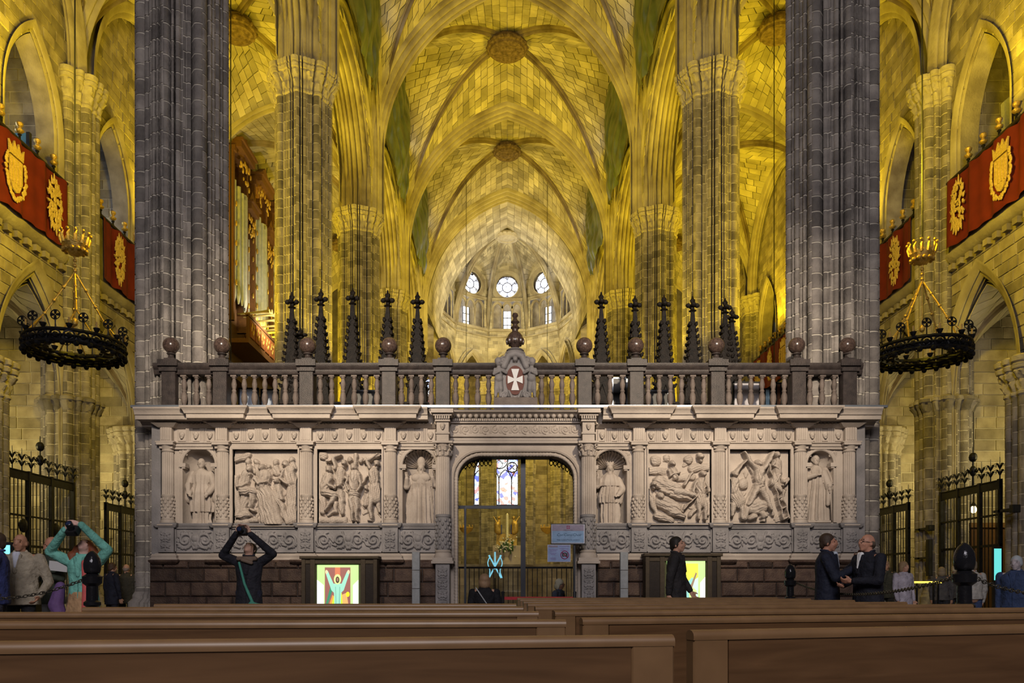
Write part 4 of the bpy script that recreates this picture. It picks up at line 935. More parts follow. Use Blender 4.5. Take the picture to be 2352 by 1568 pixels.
for i, (a, b, c0, c1, S) in enumerate(((533, 683, 1031, 1207, zr(500, 960, 3.564, PA)), (728, 876, 1031, 1207, zr(500, 960, 3.564, PB)), (1490, 1635, 1031, 1203, zr(1340, 960, 3.564, PC)), (1677, 1817, 1031, 1201, zr(1340, 960, 3.564, PD)))):
    rndp = random.Random(i)
    for _ in range(26):
        x = rndp.uniform(a+8, b-8); y = rndp.uniform(c0+20, c1-8); q = rndp.uniform(2.5, 5.5); an = rndp.uniform(0, PI)
        S.append(([(x, y), (x+9*math.cos(an), y+9*math.sin(an))], [q, q*.5], 3.0, 2))
    pn = relief('relief_panel', scr, a+3, b-3, c0+6, c1-4, YB-.006, M['statue'], S, .75, 1.45, ('relief panel of a seated judge and standing robed figures', 'relief panel of a man bound to a column and scourged', 'relief panel of a reclining figure on a grill', 'relief panel of a figure stretched on a diagonal cross, with a ladder')[i], warp=1.0)
    mb = MB(); X0, X1, Z0, Z1 = sX(a), sX(b), sZ(c1), sZ(c0)
    for w0, d0, d1 in ((.07, -.10, .1), (.03, -.15, .05)):
        for q in ((X0-w0, X1+w0, Z1, Z1+w0), (X0-w0, X1+w0, Z0-w0*.4, Z0), (X0-w0, X0, Z0, Z1), (X1, X1+w0, Z0, Z1)): mb.box(q[0], q[1], YB+d0, YB+d1, q[2], q[3])
    mb.build('panel_frame', M['marble'], scr)
# ---- portal columns, entablature, scroll frieze
pc = MB(); R2 = .125; z0p, z1p = sZ(1186), sZ(1052); fluted(pc, R2, z0p, z1p, 22); pshaft = pc.mesh('shaft', M['marble'])
pd = MB(); zq = sZ(1265); pd.lathe([(R2*1.06, zq), (R2*1.06, z0p-.03), (R2*1.15, z0p-.02), (R2*1.15, z0p+.02), (R2, z0p+.03)], 24)
for row in range(8):
    for k in range(8):
        a = 2*PI*(k+.5*(row % 2))/8; pd.ell((R2*1.07*math.cos(a), R2*1.07*math.sin(a), zq+.06+row*.072), (.026, .026, .036), 6, 5)
pdrum = pd.mesh('carved_drum', M['dado'], .8)
pcap = MB(); pcap.lathe([(R2, z1p), (R2*1.12, z1p+.015), (R2, z1p+.03), (R2*1.02, z1p+.12), (R2*1.25, z1p+.22), (R2*1.35, z1p+.24)], 20); pcap.box(-R2*1.5, R2*1.5, -R2*1.5, R2*1.2, z1p+.24, z1p+.28)
for row, (zz, nn) in enumerate(((.06, 8), (.14, 8))):
    for k in range(nn):
        a = 2*PI*(k+.5*row)/nn; d = Vector((math.cos(a), math.sin(a), 0)); b0 = d*R2*1.02+Vector((0, 0, z1p+zz-.03)); pcap.tube([b0, b0+Vector((0, 0, .05))+d*.012, b0+Vector((0, 0, .085))+d*.035, b0+Vector((0, 0, .075))+d*.055], [.03, .03, .024, .014], 6)
for sx_ in (-1, 1):
    for sy_ in (-1, 1): pcap.tube([(sx_*(R2*1.2+.0+.03*math.cos(q)), sy_*R2*1.2, z1p+.2+.03*math.sin(q)) for q in np.linspace(0, 5, 8)], .014, 5)
pcap_me = pcap.mesh('capital', M['marble'], .7)
pb = MB(); zl = sZ(1285); pb.lathe([(R2*1.35, zl+.02), (R2*1.4, zl+.06), (R2*1.25, zl+.1), (R2*1.15, zl+.12), (R2*1.25, zl+.15), (R2*1.06, zq+.01)], 24); pb.box(-R2*1.5, R2*1.5, -R2*1.5, R2, zl-.03, zl+.03); pb.box(-R2*1.65, R2*1.65, -R2*1.7, R2, zl-.08, zl-.03); pbase = pb.mesh('base', M['marble'], .6)
for c in (1019, 1349):
    o = inst('portal_column', pshaft, (sX(c), YS-.10, 0), scr); child('capital', pcap_me, o); child('base', pbase, o); child('carved_drum', pdrum, o)
    mb = MB(); mb.cbox(sX(c-16), sX(c+16), YS-.27, YS+.1, 0, zl-.08, .006); ped = mb.build('pedestal', M['dado'], scr)
    cv = relief('pedestal_carving', None, c-13, c+13, 1300, 1400, YS-.272, M['dado'], candelabra(c-13, c+13, 1300, 1400, c), 1.0, 1.8); cv.parent = ped
    mb = MB(); mb.cbox(sX(c-14), sX(c+14), YS-.24, YS+.15, sZ(1018), sZ(962), .006); mb.box(sX(c-16), sX(c+16), YS-.26, YS+.1, sZ(1002), sZ(998)); mb.box(sX(c-17), sX(c+17), YS-.28, YS+.1, sZ(974), sZ(970)); mb.box(sX(c-21), sX(c+21), YS-.32, YS+.1, sZ(962), sZ(957)); mb.box(sX(c-25), sX(c+25), YS-.38, YS+.1, sZ(957), sZ(948)); blk = mb.build('entablature_block', M['marble'], scr)
    h_ = inst('head', head_me, (sX(c), YS-.25, sZ(985)), scr, .9)
    dn = MB()
    for k in range(7): dn.box(sX(c-17)+k*.041, sX(c-17)+k*.041+.026, YS-.31, YS-.25, sZ(969), sZ(962))
    dn.build('dentils', M['marble'], scr)
mb = MB(); mb.box(sX(1033), sX(1335), YS+.02, YS+.6, sZ(1020), sZ(945)); mb.build('portal_frieze_wall', M['marble'], scr)
for z, hh, d in ((1018, 6, .05), (1011, 4, .035), (1003, 3, .05), (972, 3, .06)):
    mb = MB(); mb.box(sX(1033), sX(1335), YS+.02-d, YS+.1, sZ(z), sZ(z-hh)); mb.build('fascia', M['marble'], scr)
S = []
for k in range(13):
    c = 1046+k*23; S.append((spiral(c, 986, 9.5, 1.5, PI/2 if k % 2 else -PI/2, 1 if k % 2 else -1), [1.7]*23, 2.6, 0)); S.append(([(c, 986)], [2.6], 3, 0))
    for q in range(4): S.append(([(c+10, 986+(q-1.5)*4), (c+14, 986+(q-1.5)*5)], [2.2, 1], 2.2, 0))
relief('scroll_frieze', scr, 1034, 1334, 975, 998, YS+.015, M['marble'], S, .8, 1.1)
dent = MB(); dent.box(0, .028, -.05, .05, 0, .045); dent_me = dent.mesh('dentil', M['marble'])
for k in range(62): inst('dentil', dent_me, (sX(1035)+k*.0395, YS-.02, sZ(968)), scr)
egg = MB(); egg.ell((0, 0, 0), (.045, .05, .045), 8, 6); egg_me = egg.mesh('egg', M['marble'], 4)
for k in range(22): inst('egg_moulding', egg_me, (sX(1040)+k*.1115, YS-.06, sZ(957)), scr)
run('cornice', [(sX(1033), YS+.02), (sX(1335), YS+.02)], sZ(952), [(-.06, -.1), (-.05, .04), (-.02, .09), (.0, .12), (.02, .18), (.06, .2), (.06, -.1)])
# dentils under the side cornices
for a, b in ((400, 495), (525, 688), (719, 882), (912, 1000), (1370, 1452), (1484, 1640), (1672, 1827), (1858, 1942)):
    n = int((sX(b)-sX(a))/.07)
    for k in range(n): inst('dentil', dent_me, (sX(a)+k*.07, YS+.02, sZ(974.5)), scr, (1, .8, .7))
# returns beside the pier and loft slab
for a, b in ((345, 366), (1970, 1990)):
    mb = MB(); mb.cbox(sX(a), sX(b), YS+.05, YS+.7, 0, sZ(968), .006); mb.build('end_pier', M['pier'] if False else M['dado'], scr)
mb = MB(); mb.box(sX(330), sX(2005), YS+.15, 17.3, sZ(972)+.0, sZ(940)); mb.build('loft_slab', M['marble'], scr)
mb = MB(); mb.box(sX(314), sX(2024), YS-.26, YS-.18, sZ(957)+.121, sZ(957)+.165); tag(mb.build('metal_channel', M['gutter']), 'long grey metal strip running along the top of the screen cornice', 'metal strip')
# ================================================================ statues in the niches
def head_shape(mb, c, s, nod=0, beard=0, hair=0):
    x, y, z = c
    mb.ell((x, y, z), (.048*s, .056*s, .066*s), 14, 10); mb.ell((x, y-.02*s, z-.035*s), (.034*s, .036*s, .036*s), 10, 8)
    mb.ell((x, y-.058*s, z-.006*s), (.010*s, .014*s, .020*s), 8, 6); mb.ell((x, y-.046*s, z+.018*s), (.036*s, .012*s, .008*s), 8, 6)
    for g in (-1, 1): mb.ell((x+g*.050*s, y+.005*s, z-.006*s), (.008*s, .012*s, .018*s), 6, 5)
    mb.ell((x, y-.050*s, z-.034*s), (.016*s, .008*s, .005*s), 6, 5)
    if beard: mb.ell((x, y-.035*s, z-.065*s), (.034*s, .028*s, .042*s), 8, 6)
    if hair: mb.ell((x, y+.012*s, z+.016*s), (.056*s, .058*s, .060*s), 10, 8)
    mb.cap((x, y+.008*s, z-.05*s), .030*s, (x, y+.01*s, z-.12*s), .036*s, 8)
def hand_shape(mb, p, d, s):
    d = Vector(d).normalized(); p = Vector(p); u = d.orthogonal().normalized(); mb.cap(p, .022*s, p+d*.04*s, .020*s, 8)
    for k in range(4): mb.cap(p+d*.04*s+u*(k-1.5)*.012*s, .0075*s, p+d*.085*s+u*(k-1.5)*.013*s, .006*s, 5)
    mb.cap(p+u*.018*s, .008*s, p+d*.045*s+u*.035*s, .006*s, 5)
def statue(px, ytop, ybot, style, label):
    Ht = (ybot-ytop)*MP; s = Ht/1.0; Yst = YB+.13; base = Vector((sX(px), Yst, sZ(ybot))); mb = MB(); c = base
    t = thing('niche_statue', label, 'statue', base, 'statues in the screen niches')
    P = lambda x, y, z: (c.x+x*s, c.y+y*s, c.z+z*s)
    def R(rings, k=9, ph=0): robe(mb, [(z*s, rx*s, ry*s, dx*s, dy*s, f*2.6) for z, rx, ry, dx, dy, f in rings], k+3, 96, ph, c)
    pl = MB(); pl.box(c.x-.17*s, c.x+.17*s, c.y-.12*s, c.y+.12*s, c.z, c.z+.03*s); pl.build('pedestal', M['statue'], t)
    hz = .885
    if style == 'deacon':
        R([(.02, .13, .085, 0, 0, .10), (.10, .105, .075, 0, 0, .14), (.30, .115, .085, 0, 0, .12), (.36, .12, .09, 0, 0, .1)], 8)
        R([(.20, .155, .10, 0, 0, .07), (.30, .165, .105, 0, 0, .07), (.48, .15, .10, 0, -.01, .05), (.60, .12, .09, 0, 0, .03), (.74, .15, .09, 0, 0, .02), (.80, .10, .07, 0, 0, 0), (.83, .05, .05, 0, 0, 0)], 7)
        for g in (-1, 1):
            mb.cap(P(g*.13, 0, .76), .055*s, P(g*.185, -.02, .58), .052*s); mb.cap(P(g*.185, -.02, .58), .055*s, P(g*.14, -.10, .48), .045*s); hand_shape(mb, P(g*.14, -.10, .48), (-g*.3, -.5, -.6), s*1.1)
            mb.cap(P(g*.19, .01, .60), .05*s, P(g*.20, .02, .40), .07*s)
        bx = MB(); bx.box(c.x-.17*s, c.x-.12*s, c.y-.14*s, c.y-.06*s, c.z+.46*s, c.z+.62*s); bx.build('book', M['statue'], t); head_shape(mb, P(0, -.01, .915), s*1.15)
    elif style == 'bishop':
        R([(.02, .14, .09, 0, 0, .12), (.12, .12, .08, 0, 0, .14), (.40, .115, .08, 0, 0, .12), (.60, .11, .08, 0, 0, .05), (.70, .13, .085, 0, 0, .02), (.77, .09, .06, 0, 0, 0)], 9)
        R([(.04, .22, .07, .01, .06, .12), (.25, .225, .075, .01, .05, .10), (.5, .20, .08, .01, .03, .06), (.62, .18, .09, 0, 0, .03), (.72, .15, .09, 0, 0, .02), (.785, .08, .06, 0, 0, 0)], 11)
        for g in (-1, 1): mb.ell(P(g*.065, -.07, .70), (.075*s, .03*s, .06*s), 10, 8)
        mb.cap(P(-.14, 0, .70), .05*s, P(-.21, -.04, .57), .05*s); mb.cap(P(-.21, -.04, .57), .045*s, P(-.20, -.10, .68), .032*s); hand_shape(mb, P(-.20, -.10, .68), (-.1, -.2, 1), s*1.1)
        mb.cap(P(.14, 0, .70), .05*s, P(.19, -.04, .60), .05*s); mb.cap(P(.19, -.04, .60), .045*s, P(.17, -.10, .70), .03*s); hand_shape(mb, P(.17, -.10, .70), (.0, -.2, 1), s*1.0)
        head_shape(mb, P(0, -.02, .83), s*1.1, beard=1); mb.ell(P(0, -.005, .93), (.062*s, .04*s, .085*s), 12, 8); mb.ell(P(0, -.005, .885), (.062*s, .058*s, .022*s), 12, 6)
        cz = MB(); q = [P(.175-.02*(1-i/8), -.12, .02+.88*i/8) for i in range(9)]+[P(.175+.03-.03*math.cos(a)*(1-a/12), -.12, .93+.045*math.sin(a)*(1-a/14)) for a in np.linspace(0, 7.5, 14)]; cz.tube(q, .008*s, 6); cz.build('crozier', M['statue'], t, 4)
    elif style == 'king':
        R([(.02, .12, .085, 0, 0, .12), (.15, .125, .085, 0, 0, .15), (.40, .12, .085, 0, 0, .12), (.46, .12, .085, 0, 0, .1)], 8)
        R([(.34, .145, .10, -.01, 0, .10), (.45, .15, .10, -.01, 0, .09), (.60, .125, .09, 0, 0, .05), (.74, .13, .09, 0, 0, .02), (.80, .06, .05, 0, 0, 0)], 13)
        R([(.60, .17, .10, 0, 0, .03), (.66, .17, .10, 0, 0, .03), (.76, .12, .09, 0, 0, .02), (.81, .06, .06, 0, 0, 0)], 6)
        mb.cap(P(-.13, 0, .70), .05*s, P(-.20, -.03, .60), .05*s); mb.cap(P(-.20, -.03, .60), .042*s, P(-.19, -.10, .72), .03*s); hand_shape(mb, P(-.19, -.10, .72), (0, -.2, 1), s*1.1)
        mb.cap(P(.13, 0, .70), .055*s, P(.20, -.01, .55), .06*s); mb.cap(P(.20, -.01, .55), .055*s, P(.13, -.10, .47), .04*s); mb.cap(P(.17, -.02, .52), .06*s, P(.16, 0, .36), .04*s); hand_shape(mb, P(.13, -.10, .47), (-.6, -.4, -.4), s)
        head_shape(mb, P(0, -.02, .86), s*1.15, beard=1); mb.lathe([(.045*s, 0), (.062*s, .015*s), (.060*s, .06*s), (.05*s, .062*s)], 16, P(0, -.01, .905))
        for k in range(5): a = PI+PI*k/4; mb.cap(P(.055*math.cos(a), -.01+.055*math.sin(a), .95), .012*s, P(.06*math.cos(a), -.01+.06*math.sin(a), .985), .006*s, 6)
    else:
        R([(.02, .19, .11, -.02, 0, .09), (.15, .175, .105, -.02, 0, .12), (.40, .15, .10, -.01, 0, .11), (.52, .135, .09, 0, 0, .08), (.62, .115, .085, .0, 0, .05), (.76, .14, .085, 0, 0, .03), (.82, .06, .05, 0, 0, 0)], 9, 1)
        mb.cap(P(.10, -.04, .72), .05*s, P(.16, -.08, .50), .06*s); mb.cap(P(.16, -.08, .50), .05*s, P(.13, -.10, .26), .03*s)
        mb.cap(P(-.13, 0, .76), .05*s, P(-.18, -.03, .64), .048*s); mb.cap(P(-.18, -.03, .64), .045*s, P(-.05, -.11, .68), .034*s); hand_shape(mb, P(-.05, -.11, .68), (1, -.2, .2), s)
        mb.cap(P(.13, 0, .76), .05*s, P(.20, -.02, .60), .055*s); mb.cap(P(.20, -.02, .60), .05*s, P(.15, -.12, .52), .036*s); hand_shape(mb, P(.15, -.12, .50), (0, -.2, -1), s)
        head_shape(mb, P(-.01, -.02, .905), s*1.1); mb.ell(P(-.01, .02, .925), (.062*s, .062*s, .07*s), 12, 8); mb.cap(P(-.01, .045, .90), .055*s, P(-.01, .05, .74), .07*s)
        sw = MB(); sw.tube([P(.155, -.13, .56), P(.175, -.13, .03)], .011*s, 6); sw.tube([P(.115, -.13, .54), P(.20, -.13, .55)], .009*s, 6); sw.build('sword', M['statue'], t, 4)
    blob('figure', mb, .0085, M['statue'], t, 2, .35)
statue(450, 1045, 1205, 'deacon', 'marble statue of a bareheaded deacon holding up his robe, far left niche')
statue(964, 1045, 1205, 'bishop', 'marble statue of a bishop in mitre with crozier, left of the doorway')
statue(1405, 1052, 1203, 'king', 'marble statue of a crowned figure in short cape, right of the doorway')
statue(1888, 1036, 1198, 'woman', 'marble statue of a veiled woman resting on a sword, far right niche')
# ================================================================ balustrade
bal = thing('balustrade', 'dark marble balustrade with ball-topped posts along the top of the screen', 'balustrade', (0, YS+.35, sZ(940)))
YBL = YS+.35; mpb = YBL/F
def bX(px): return (px-CX)*mpb
def bZ(py): return CH+(HZ-py)*mpb
posts = [393, 510, 707, 895, 1018, 1342, 1460, 1645, 1830, 1946]
zb0 = sZ(940); ztop = bZ(833)
ps = MB(); w_ = .135; hp = ztop-zb0
ps.cbox(-w_, w_, -w_, w_, .0, hp-.06, .01); ps.box(-w_*1.15, w_*1.15, -w_*1.15, w_*1.15, 0, .07); ps.box(-w_*1.25, w_*1.25, -w_*1.25, w_*1.25, hp-.20, hp-.14); ps.box(-w_*1.4, w_*1.4, -w_*1.4, w_*1.4, hp-.10, hp+.02); post_me = ps.mesh('post', M['rail'])
bn = MB(); bn.box(-.10, .10, -.10, .10, 0, .05); bn.lathe([(.085, .05), (.06, .08), (.055, .12), (.09, .14), (.085, .16)], 16); neck_me = bn.mesh('ball_neck', M['rail'], .6)
bb = MB(); bb.ell((0, 0, .16+.150), .158, 24, 16); ball_me = bb.mesh('ball', M['ball'], 4)
for p in posts:
    o = inst('post', post_me, (bX(p), YBL, zb0), bal); n_ = child('ball_neck', neck_me, o, (0, 0, hp+.02)); child('ball', ball_me, o, (0, 0, hp+.02))
bl = MB(); hb = bZ(862)-zb0; k_ = hb/.60
bl.box(-.055, .055, -.055, .055, 0, .05*k_); bl.lathe([(r, z*k_) for r, z in ((.045, .05), (.05, .065), (.032, .09), (.03, .12), (.052, .18), (.062, .235), (.055, .29), (.036, .33), (.045, .345), (.045, .36), (.033, .375), (.05, .43), (.052, .46), (.036, .52), (.03, .54), (.046, .555), (.046, .57))], 14); bl.box(-.055, .055, -.055, .055, .57*k_, .60*k_); bal_me = bl.mesh('baluster', M['balus'], .6)
ends = [393, 510, 707, 895, 1018]; segs = list(zip(ends[:-1], ends[1:]))+[(1018, 1137), (1230, 1342)]+list(zip(posts[5:-1], posts[6:]))
for a, b in segs:
    lo, hi = a+(16 if a != 1230 else 2), b-(16 if b != 1137 else 2); n = max(2, round((hi-lo)/25))
    for k in range(n): inst('baluster', bal_me, (bX(lo+(hi-lo)*(k+.5)/n), YBL, zb0), bal)
mb = MB(); mb.sweep([(bX(358), YBL, ztop-.10), (bX(1976), YBL, ztop-.10)], (0, 0, 1), [(-.14, .08), (-.10, .10), (-.06, .10), (-.03, .13), (.02, .15), (.06, .15), (.06, -.15), (.02, -.15), (-.06, -.10), (-.14, -.08), (-.14, .08)], 1); mb.build('top_rail', M['rail'], bal, .5)
mb = MB(); mb.box(bX(358), bX(1976), YBL-.12, YBL+.12, zb0-.02, zb0+.035); mb.build('base_rail', M['rail'], bal)
# ================================================================ coat of arms with two putti
arms = thing('coat_of_arms', 'grey stone cartouche with a white cross between two putti, topped by a dark finial', 'coat of arms', (bX(1183), YBL-.25, zb0))
YA = YBL-.18
outline = [(1183, 812), (1205, 818), (1213, 835), (1206, 848), (1214, 862), (1214, 890), (1206, 912), (1195, 928), (1183, 934), (1171, 928), (1160, 912), (1152, 890), (1152, 862), (1160, 848), (1153, 835), (1161, 818)]
aw = lambda p, y: Vector((bX(p[0]), y, bZ(p[1])))
S = [([(1183, 880)], [40], 6, 0), ([(1158, 850), (1168, 826), (1183, 820), (1198, 826), (1208, 850)], [7, 7, 8, 7, 7], 12, 0)]
for sg in (-1, 1):
    S += [(spiral(1183+sg*27, 838, 9, 1.4, -PI/2, sg, 14), [3]*15, 11, 0), (spiral(1183+sg*24, 915, 9, 1.4, PI/2, -sg, 14), [3]*15, 11, 0), ([(1183+sg*33, 860), (1183+sg*34, 895)], [5, 5], 9, 0), ([(1183+sg*6, 922), (1183+sg*14, 905)], [4, 3], 9, 0)]
S += [([(1183, 926)], [7], 11, 0), ([(1183, 834)], [6], 13, 0)]
th = [2*PI*i/30 for i in range(30)]
mb = MB(); mb.prism([(bX(p[0]), bZ(p[1])) for p in outline], (0, YA, 0), (1, 0, 0), (0, 0, 1), (0, -1, 0), -.14, .02); mb.build('cartouche', M['dado'], arms)
r_ = relief('cartouche_carving', arms, 1150, 1216, 812, 934, YA-.016, M['dado'], S, 1.0, 1.1, None, mpb, bX, bZ, cut=True)
mb = MB(); mb.prism([(bX(1183+21*math.cos(a)), bZ(881+33*math.sin(a))) for a in th], (0, YA, 0), (1, 0, 0), (0, 0, 1), (0, -1, 0), .02, .085); ov = mb.build('oval_field', pm((.13, .045, .035), .6), arms); ov['label'] = 'brown-red oval field'
mb = MB(); cx_, cz_ = 1183, 880
cp = []
for q in range(4):
    a = PI/2*q; ca, sa = math.cos(a), math.sin(a)
    for x, y in ((3.2, -3), (24 if q % 2 else 17, -9), (24 if q % 2 else 17, 9), (3.2, 3)): cp.append((cx_+x*ca-y*sa, cz_+x*sa+y*ca))
mb.prism([(bX(x), bZ(y)) for x, y in cp], (0, YA, 0), (1, 0, 0), (0, 0, 1), (0, -1, 0), .08, .10); mb.build('white_cross', M['white'], arms)
mb = MB(); mb.lathe([(.16, 0), (.20, .03), (.19, .07), (.14, .09), (.17, .11), (.13, .14)], 20, (bX(1183), YA+.08, bZ(822))); mb.build('crown', M['dado'], arms, .6)
mb = MB(); mb.lathe([(.10, 0), (.06, .03), (.075, .06), (.15, .13), (.165, .20), (.14, .28), (.10, .33), (.055, .36), (.06, .40), (.09, .43), (.06, .46), (.045, .50), (.085, .54), (.05, .58), (.035, .62), (.06, .66), (.05, .70), (.01, .72)], 16, (bX(1183), YA+.08, bZ(808)))
for k in range(8): mb.ell((bX(1183)+.15*math.cos(k*PI/4), YA+.08+.15*math.sin(k*PI/4), bZ(808)+.17), (.03, .03, .07), 6, 6)
mb.build('finial', M['ball'], arms, .6)
for sg in (-1, 1):
    x0 = bX(1183)+sg*.31; zb_ = bZ(918); mb = MB(); Q = lambda x, y, z: (x0+sg*x, YA-.06+y, zb_+z)
    mb.ell(Q(0, 0, .66), (.075, .075, .085), 12, 8); mb.ell(Q(0, .02, .69), (.082, .075, .07), 10, 8); mb.ell(Q(-.01, -.07, .645), (.014, .018, .016), 6, 5); mb.cap(Q(0, .01, .58), .04, Q(0, .01, .52), .05)
    mb.ell(Q(0, 0, .45), (.085, .07, .12), 12, 8); mb.ell(Q(0, -.01, .34), (.085, .08, .085), 12, 8)
    mb.cap(Q(-.02, 0, .28), .06, Q(-.04, -.03, .14), .045); mb.cap(Q(-.04, -.03, .14), .042, Q(-.03, 0, .02), .03); mb.cap(Q(.03, 0, .28), .06, Q(.05, -.01, .14), .045); mb.cap(Q(.05, -.01, .14), .042, Q(.06, .01, .02), .03)
    mb.cap(Q(-.03, -.02, .0), .03, Q(-.03, -.08, -.005), .022); mb.cap(Q(.06, -.01, .0), .03, Q(.06, -.07, -.005), .022)
    mb.cap(Q(-.07, 0, .52), .035, Q(-.14, -.05, .44), .03); mb.cap(Q(-.14, -.05, .44), .028, Q(-.06, -.10, .47), .022); mb.cap(Q(.07, 0, .52), .035, Q(.09, -.05, .42), .03); mb.cap(Q(.09, -.05, .42), .028, Q(0, -.10, .45), .022)
    blob('putto', mb, .011, M['dado'], arms, 2, .4)
mb = MB(); mb.box(bX(1135), bX(1233), YA-.14, YBL+.12, zb0-.01, bZ(921)); mb.build('pedestal', M['balus'], arms)
# ================================================================ choir stalls with pinnacles behind the balustrade
def spire_mesh():
    mb = MB(); h = 3.1; V = []
    for z, r in ((0, .20), (.5, .17), (.5, .15), (2.2, .045), (2.45, .03)):
        for k in range(4): a = PI/4+PI/2*k; V.append((r*1.2*math.cos(a), r*1.2*math.sin(a), z))
    mb.add(V, [(i*4+k, i*4+(k+1) % 4, (i+1)*4+(k+1) % 4, (i+1)*4+k) for i in range(4) for k in range(4)])
    for k in range(4):
        a = PI/4+PI/2*k
        for j in range(11):
            z = .45+j*.165; r = (.15-(z-.5)/1.7*.105)*1.2; mb.ell((r*1.15*math.cos(a), r*1.15*math.sin(a), z), (.035, .035, .05), 6, 4); mb.ell((r*1.15*math.cos(a)*1.15, r*1.15*math.sin(a)*1.15, z+.035), (.024, .024, .03), 5, 4)
        a2 = PI/2*k; q = .16; mb.tube([(q*math.cos(a2)-.1*math.sin(a2), q*math.sin(a2)+.1*math.cos(a2), .1), (q*math.cos(a2), q*math.sin(a2), .48), (q*math.cos(a2)+.1*math.sin(a2), q*math.sin(a2)-.1*math.cos(a2), .1)], .02, 4)
    return mb.mesh('spire', M['darkwood'])
def finial_mesh():
    mb = MB(); mb.lathe([(.03, 0), (.07, .03), (.03, .07), (.035, .14), (.02, .2), (.05, .30), (.02, .36), (.012, .42)], 8)
    for k in range(4): a = PI/2*k; mb.ell((.075*math.cos(a), .075*math.sin(a), .17), (.05, .05, .06), 6, 5)
    return mb.mesh('finial', M['darkwood'])
sp_me, fi_me = spire_mesh(), finial_mesh(); YSP = 18.4
def stall(xs, label):
    x0, x1 = min(xs)-40, max(xs)+40; X = lambda p: (p-CX)*YSP/F
    t = thing('choir_stall', label, 'choir stall', (X((x0+x1)/2), YSP, 0)); zb_ = CH+(HZ-835)*YSP/F-.9
    mb = MB(); mb.box(X(x0), X(x1), YSP-.1, YSP+.35, 0, zb_); mb.build('stall_back', M['darkwood'], t)
    for a, b in zip(xs[:-1], xs[1:]):
        P = [(X((a+b)/2)+u, YSP-.12, zb_-1.2+v) for u, v in arch_path(abs(X(b)-X(a))/2*.8, 0, .5, 1.1, 6)]; mb = MB(); mb.tube(P, .035, 5); mb.build('canopy_arch', M['darkwood'], t)
    for p, top, s in [(p, tp, 1) for p, tp in zip(xs, tops[label])]:
        zt = CH+(HZ-top)*YSP/F; k = (zt-zb_)/2.85; o = inst('spire', sp_me, (X(p), YSP+.1, zb_-.05), t, (1.35, 1.35, k)); child('finial', fi_me, o, (0, 0, 2.43))
tops = {'left choir stall row with dark crocketed pinnacles behind the balustrade': [662, 745, 655, 652, 658, 662], 'right choir stall row with dark crocketed pinnacles behind the balustrade': [662, 670, 668, 671, 676, 700]}
stall([668, 688, 735, 808, 889, 958], 'left choir stall row with dark crocketed pinnacles behind the balustrade')
stall([1382, 1460, 1527, 1593, 1668, 1684], 'right choir stall row with dark crocketed pinnacles behind the balustrade')
# clutter on the loft behind the balusters
def lbox(name, label, cat, p0, p1, q0, q1, Y, d, mat, lean=0):
    k = Y/F; x0, x1 = (p0-CX)*k, (p1-CX)*k; z0, z1 = max(sZ(940), CH+(HZ-q1)*k), CH+(HZ-q0)*k; mb = MB(); mb.cbox(x0, x1, Y, Y+d, sZ(940), z1, .008); 
    t = thing(name, label, cat, ((x0+x1)/2, Y, sZ(940))); o = mb.build('panel', mat, t)
    tr = MB(); tr.box(x0-.015, x0+.015, Y-.015, Y+d, sZ(940), z1+.015); tr.box(x1-.015, x1+.015, Y-.015, Y+d, sZ(940), z1+.015); tr.box(x0-.015, x1+.015, Y-.015, Y+d, z1-.015, z1+.015); tr.build('rim', M['black'] if mat is not M['black'] else M['gutter'], t); return t
pale = pm((.50, .58, .72)); lbox('display_board', 'pale blue-white board leaning behind the left balusters, wider one', 'board', 549, 592, 892, 932, 16.0, .06, pale); lbox('display_board', 'pale blue-white board leaning behind the left balusters, narrower one', 'board', 600, 638, 895, 930, 16.2, .06, pale)
lbox('loudspeaker', 'black speaker box behind the balusters left of the crest', 'loudspeaker', 815, 865, 897, 936, 16.0, .4, M['black']); lbox('equipment_case', 'dark equipment case behind the balusters right of the crest', 'case', 1490, 1535, 897, 936, 16.0, .4, M['black'])
lbox('equipment_case', 'black tall case right of the right middle post', 'case', 1407, 1440, 868, 936, 16.3, .3, M['black']); lbox('display_board', 'white board behind the right balusters beside the banner', 'board', 1685, 1745, 878, 936, 16.2, .05, pm((.62, .60, .66)))
lbox('plank', 'brown wooden plank leaning behind the right balusters, left one', 'plank', 1783, 1794, 880, 936, 16.1, .05, pm((.22, .10, .05))); lbox('plank', 'brown wooden plank leaning behind the right balusters, right one', 'plank', 1805, 1815, 878, 936, 16.1, .05, pm((.20, .09, .04)))
lbox('folder', 'light blue folder standing behind the right balusters', 'folder', 1757, 1769, 893, 925, 16.0, .08, pm((.35, .55, .72)))
lbox('equipment_case', 'dark blue case behind the balusters at the far right', 'case', 1870, 1925, 875, 936, 16.0, .05, pm((.03, .035, .07)))
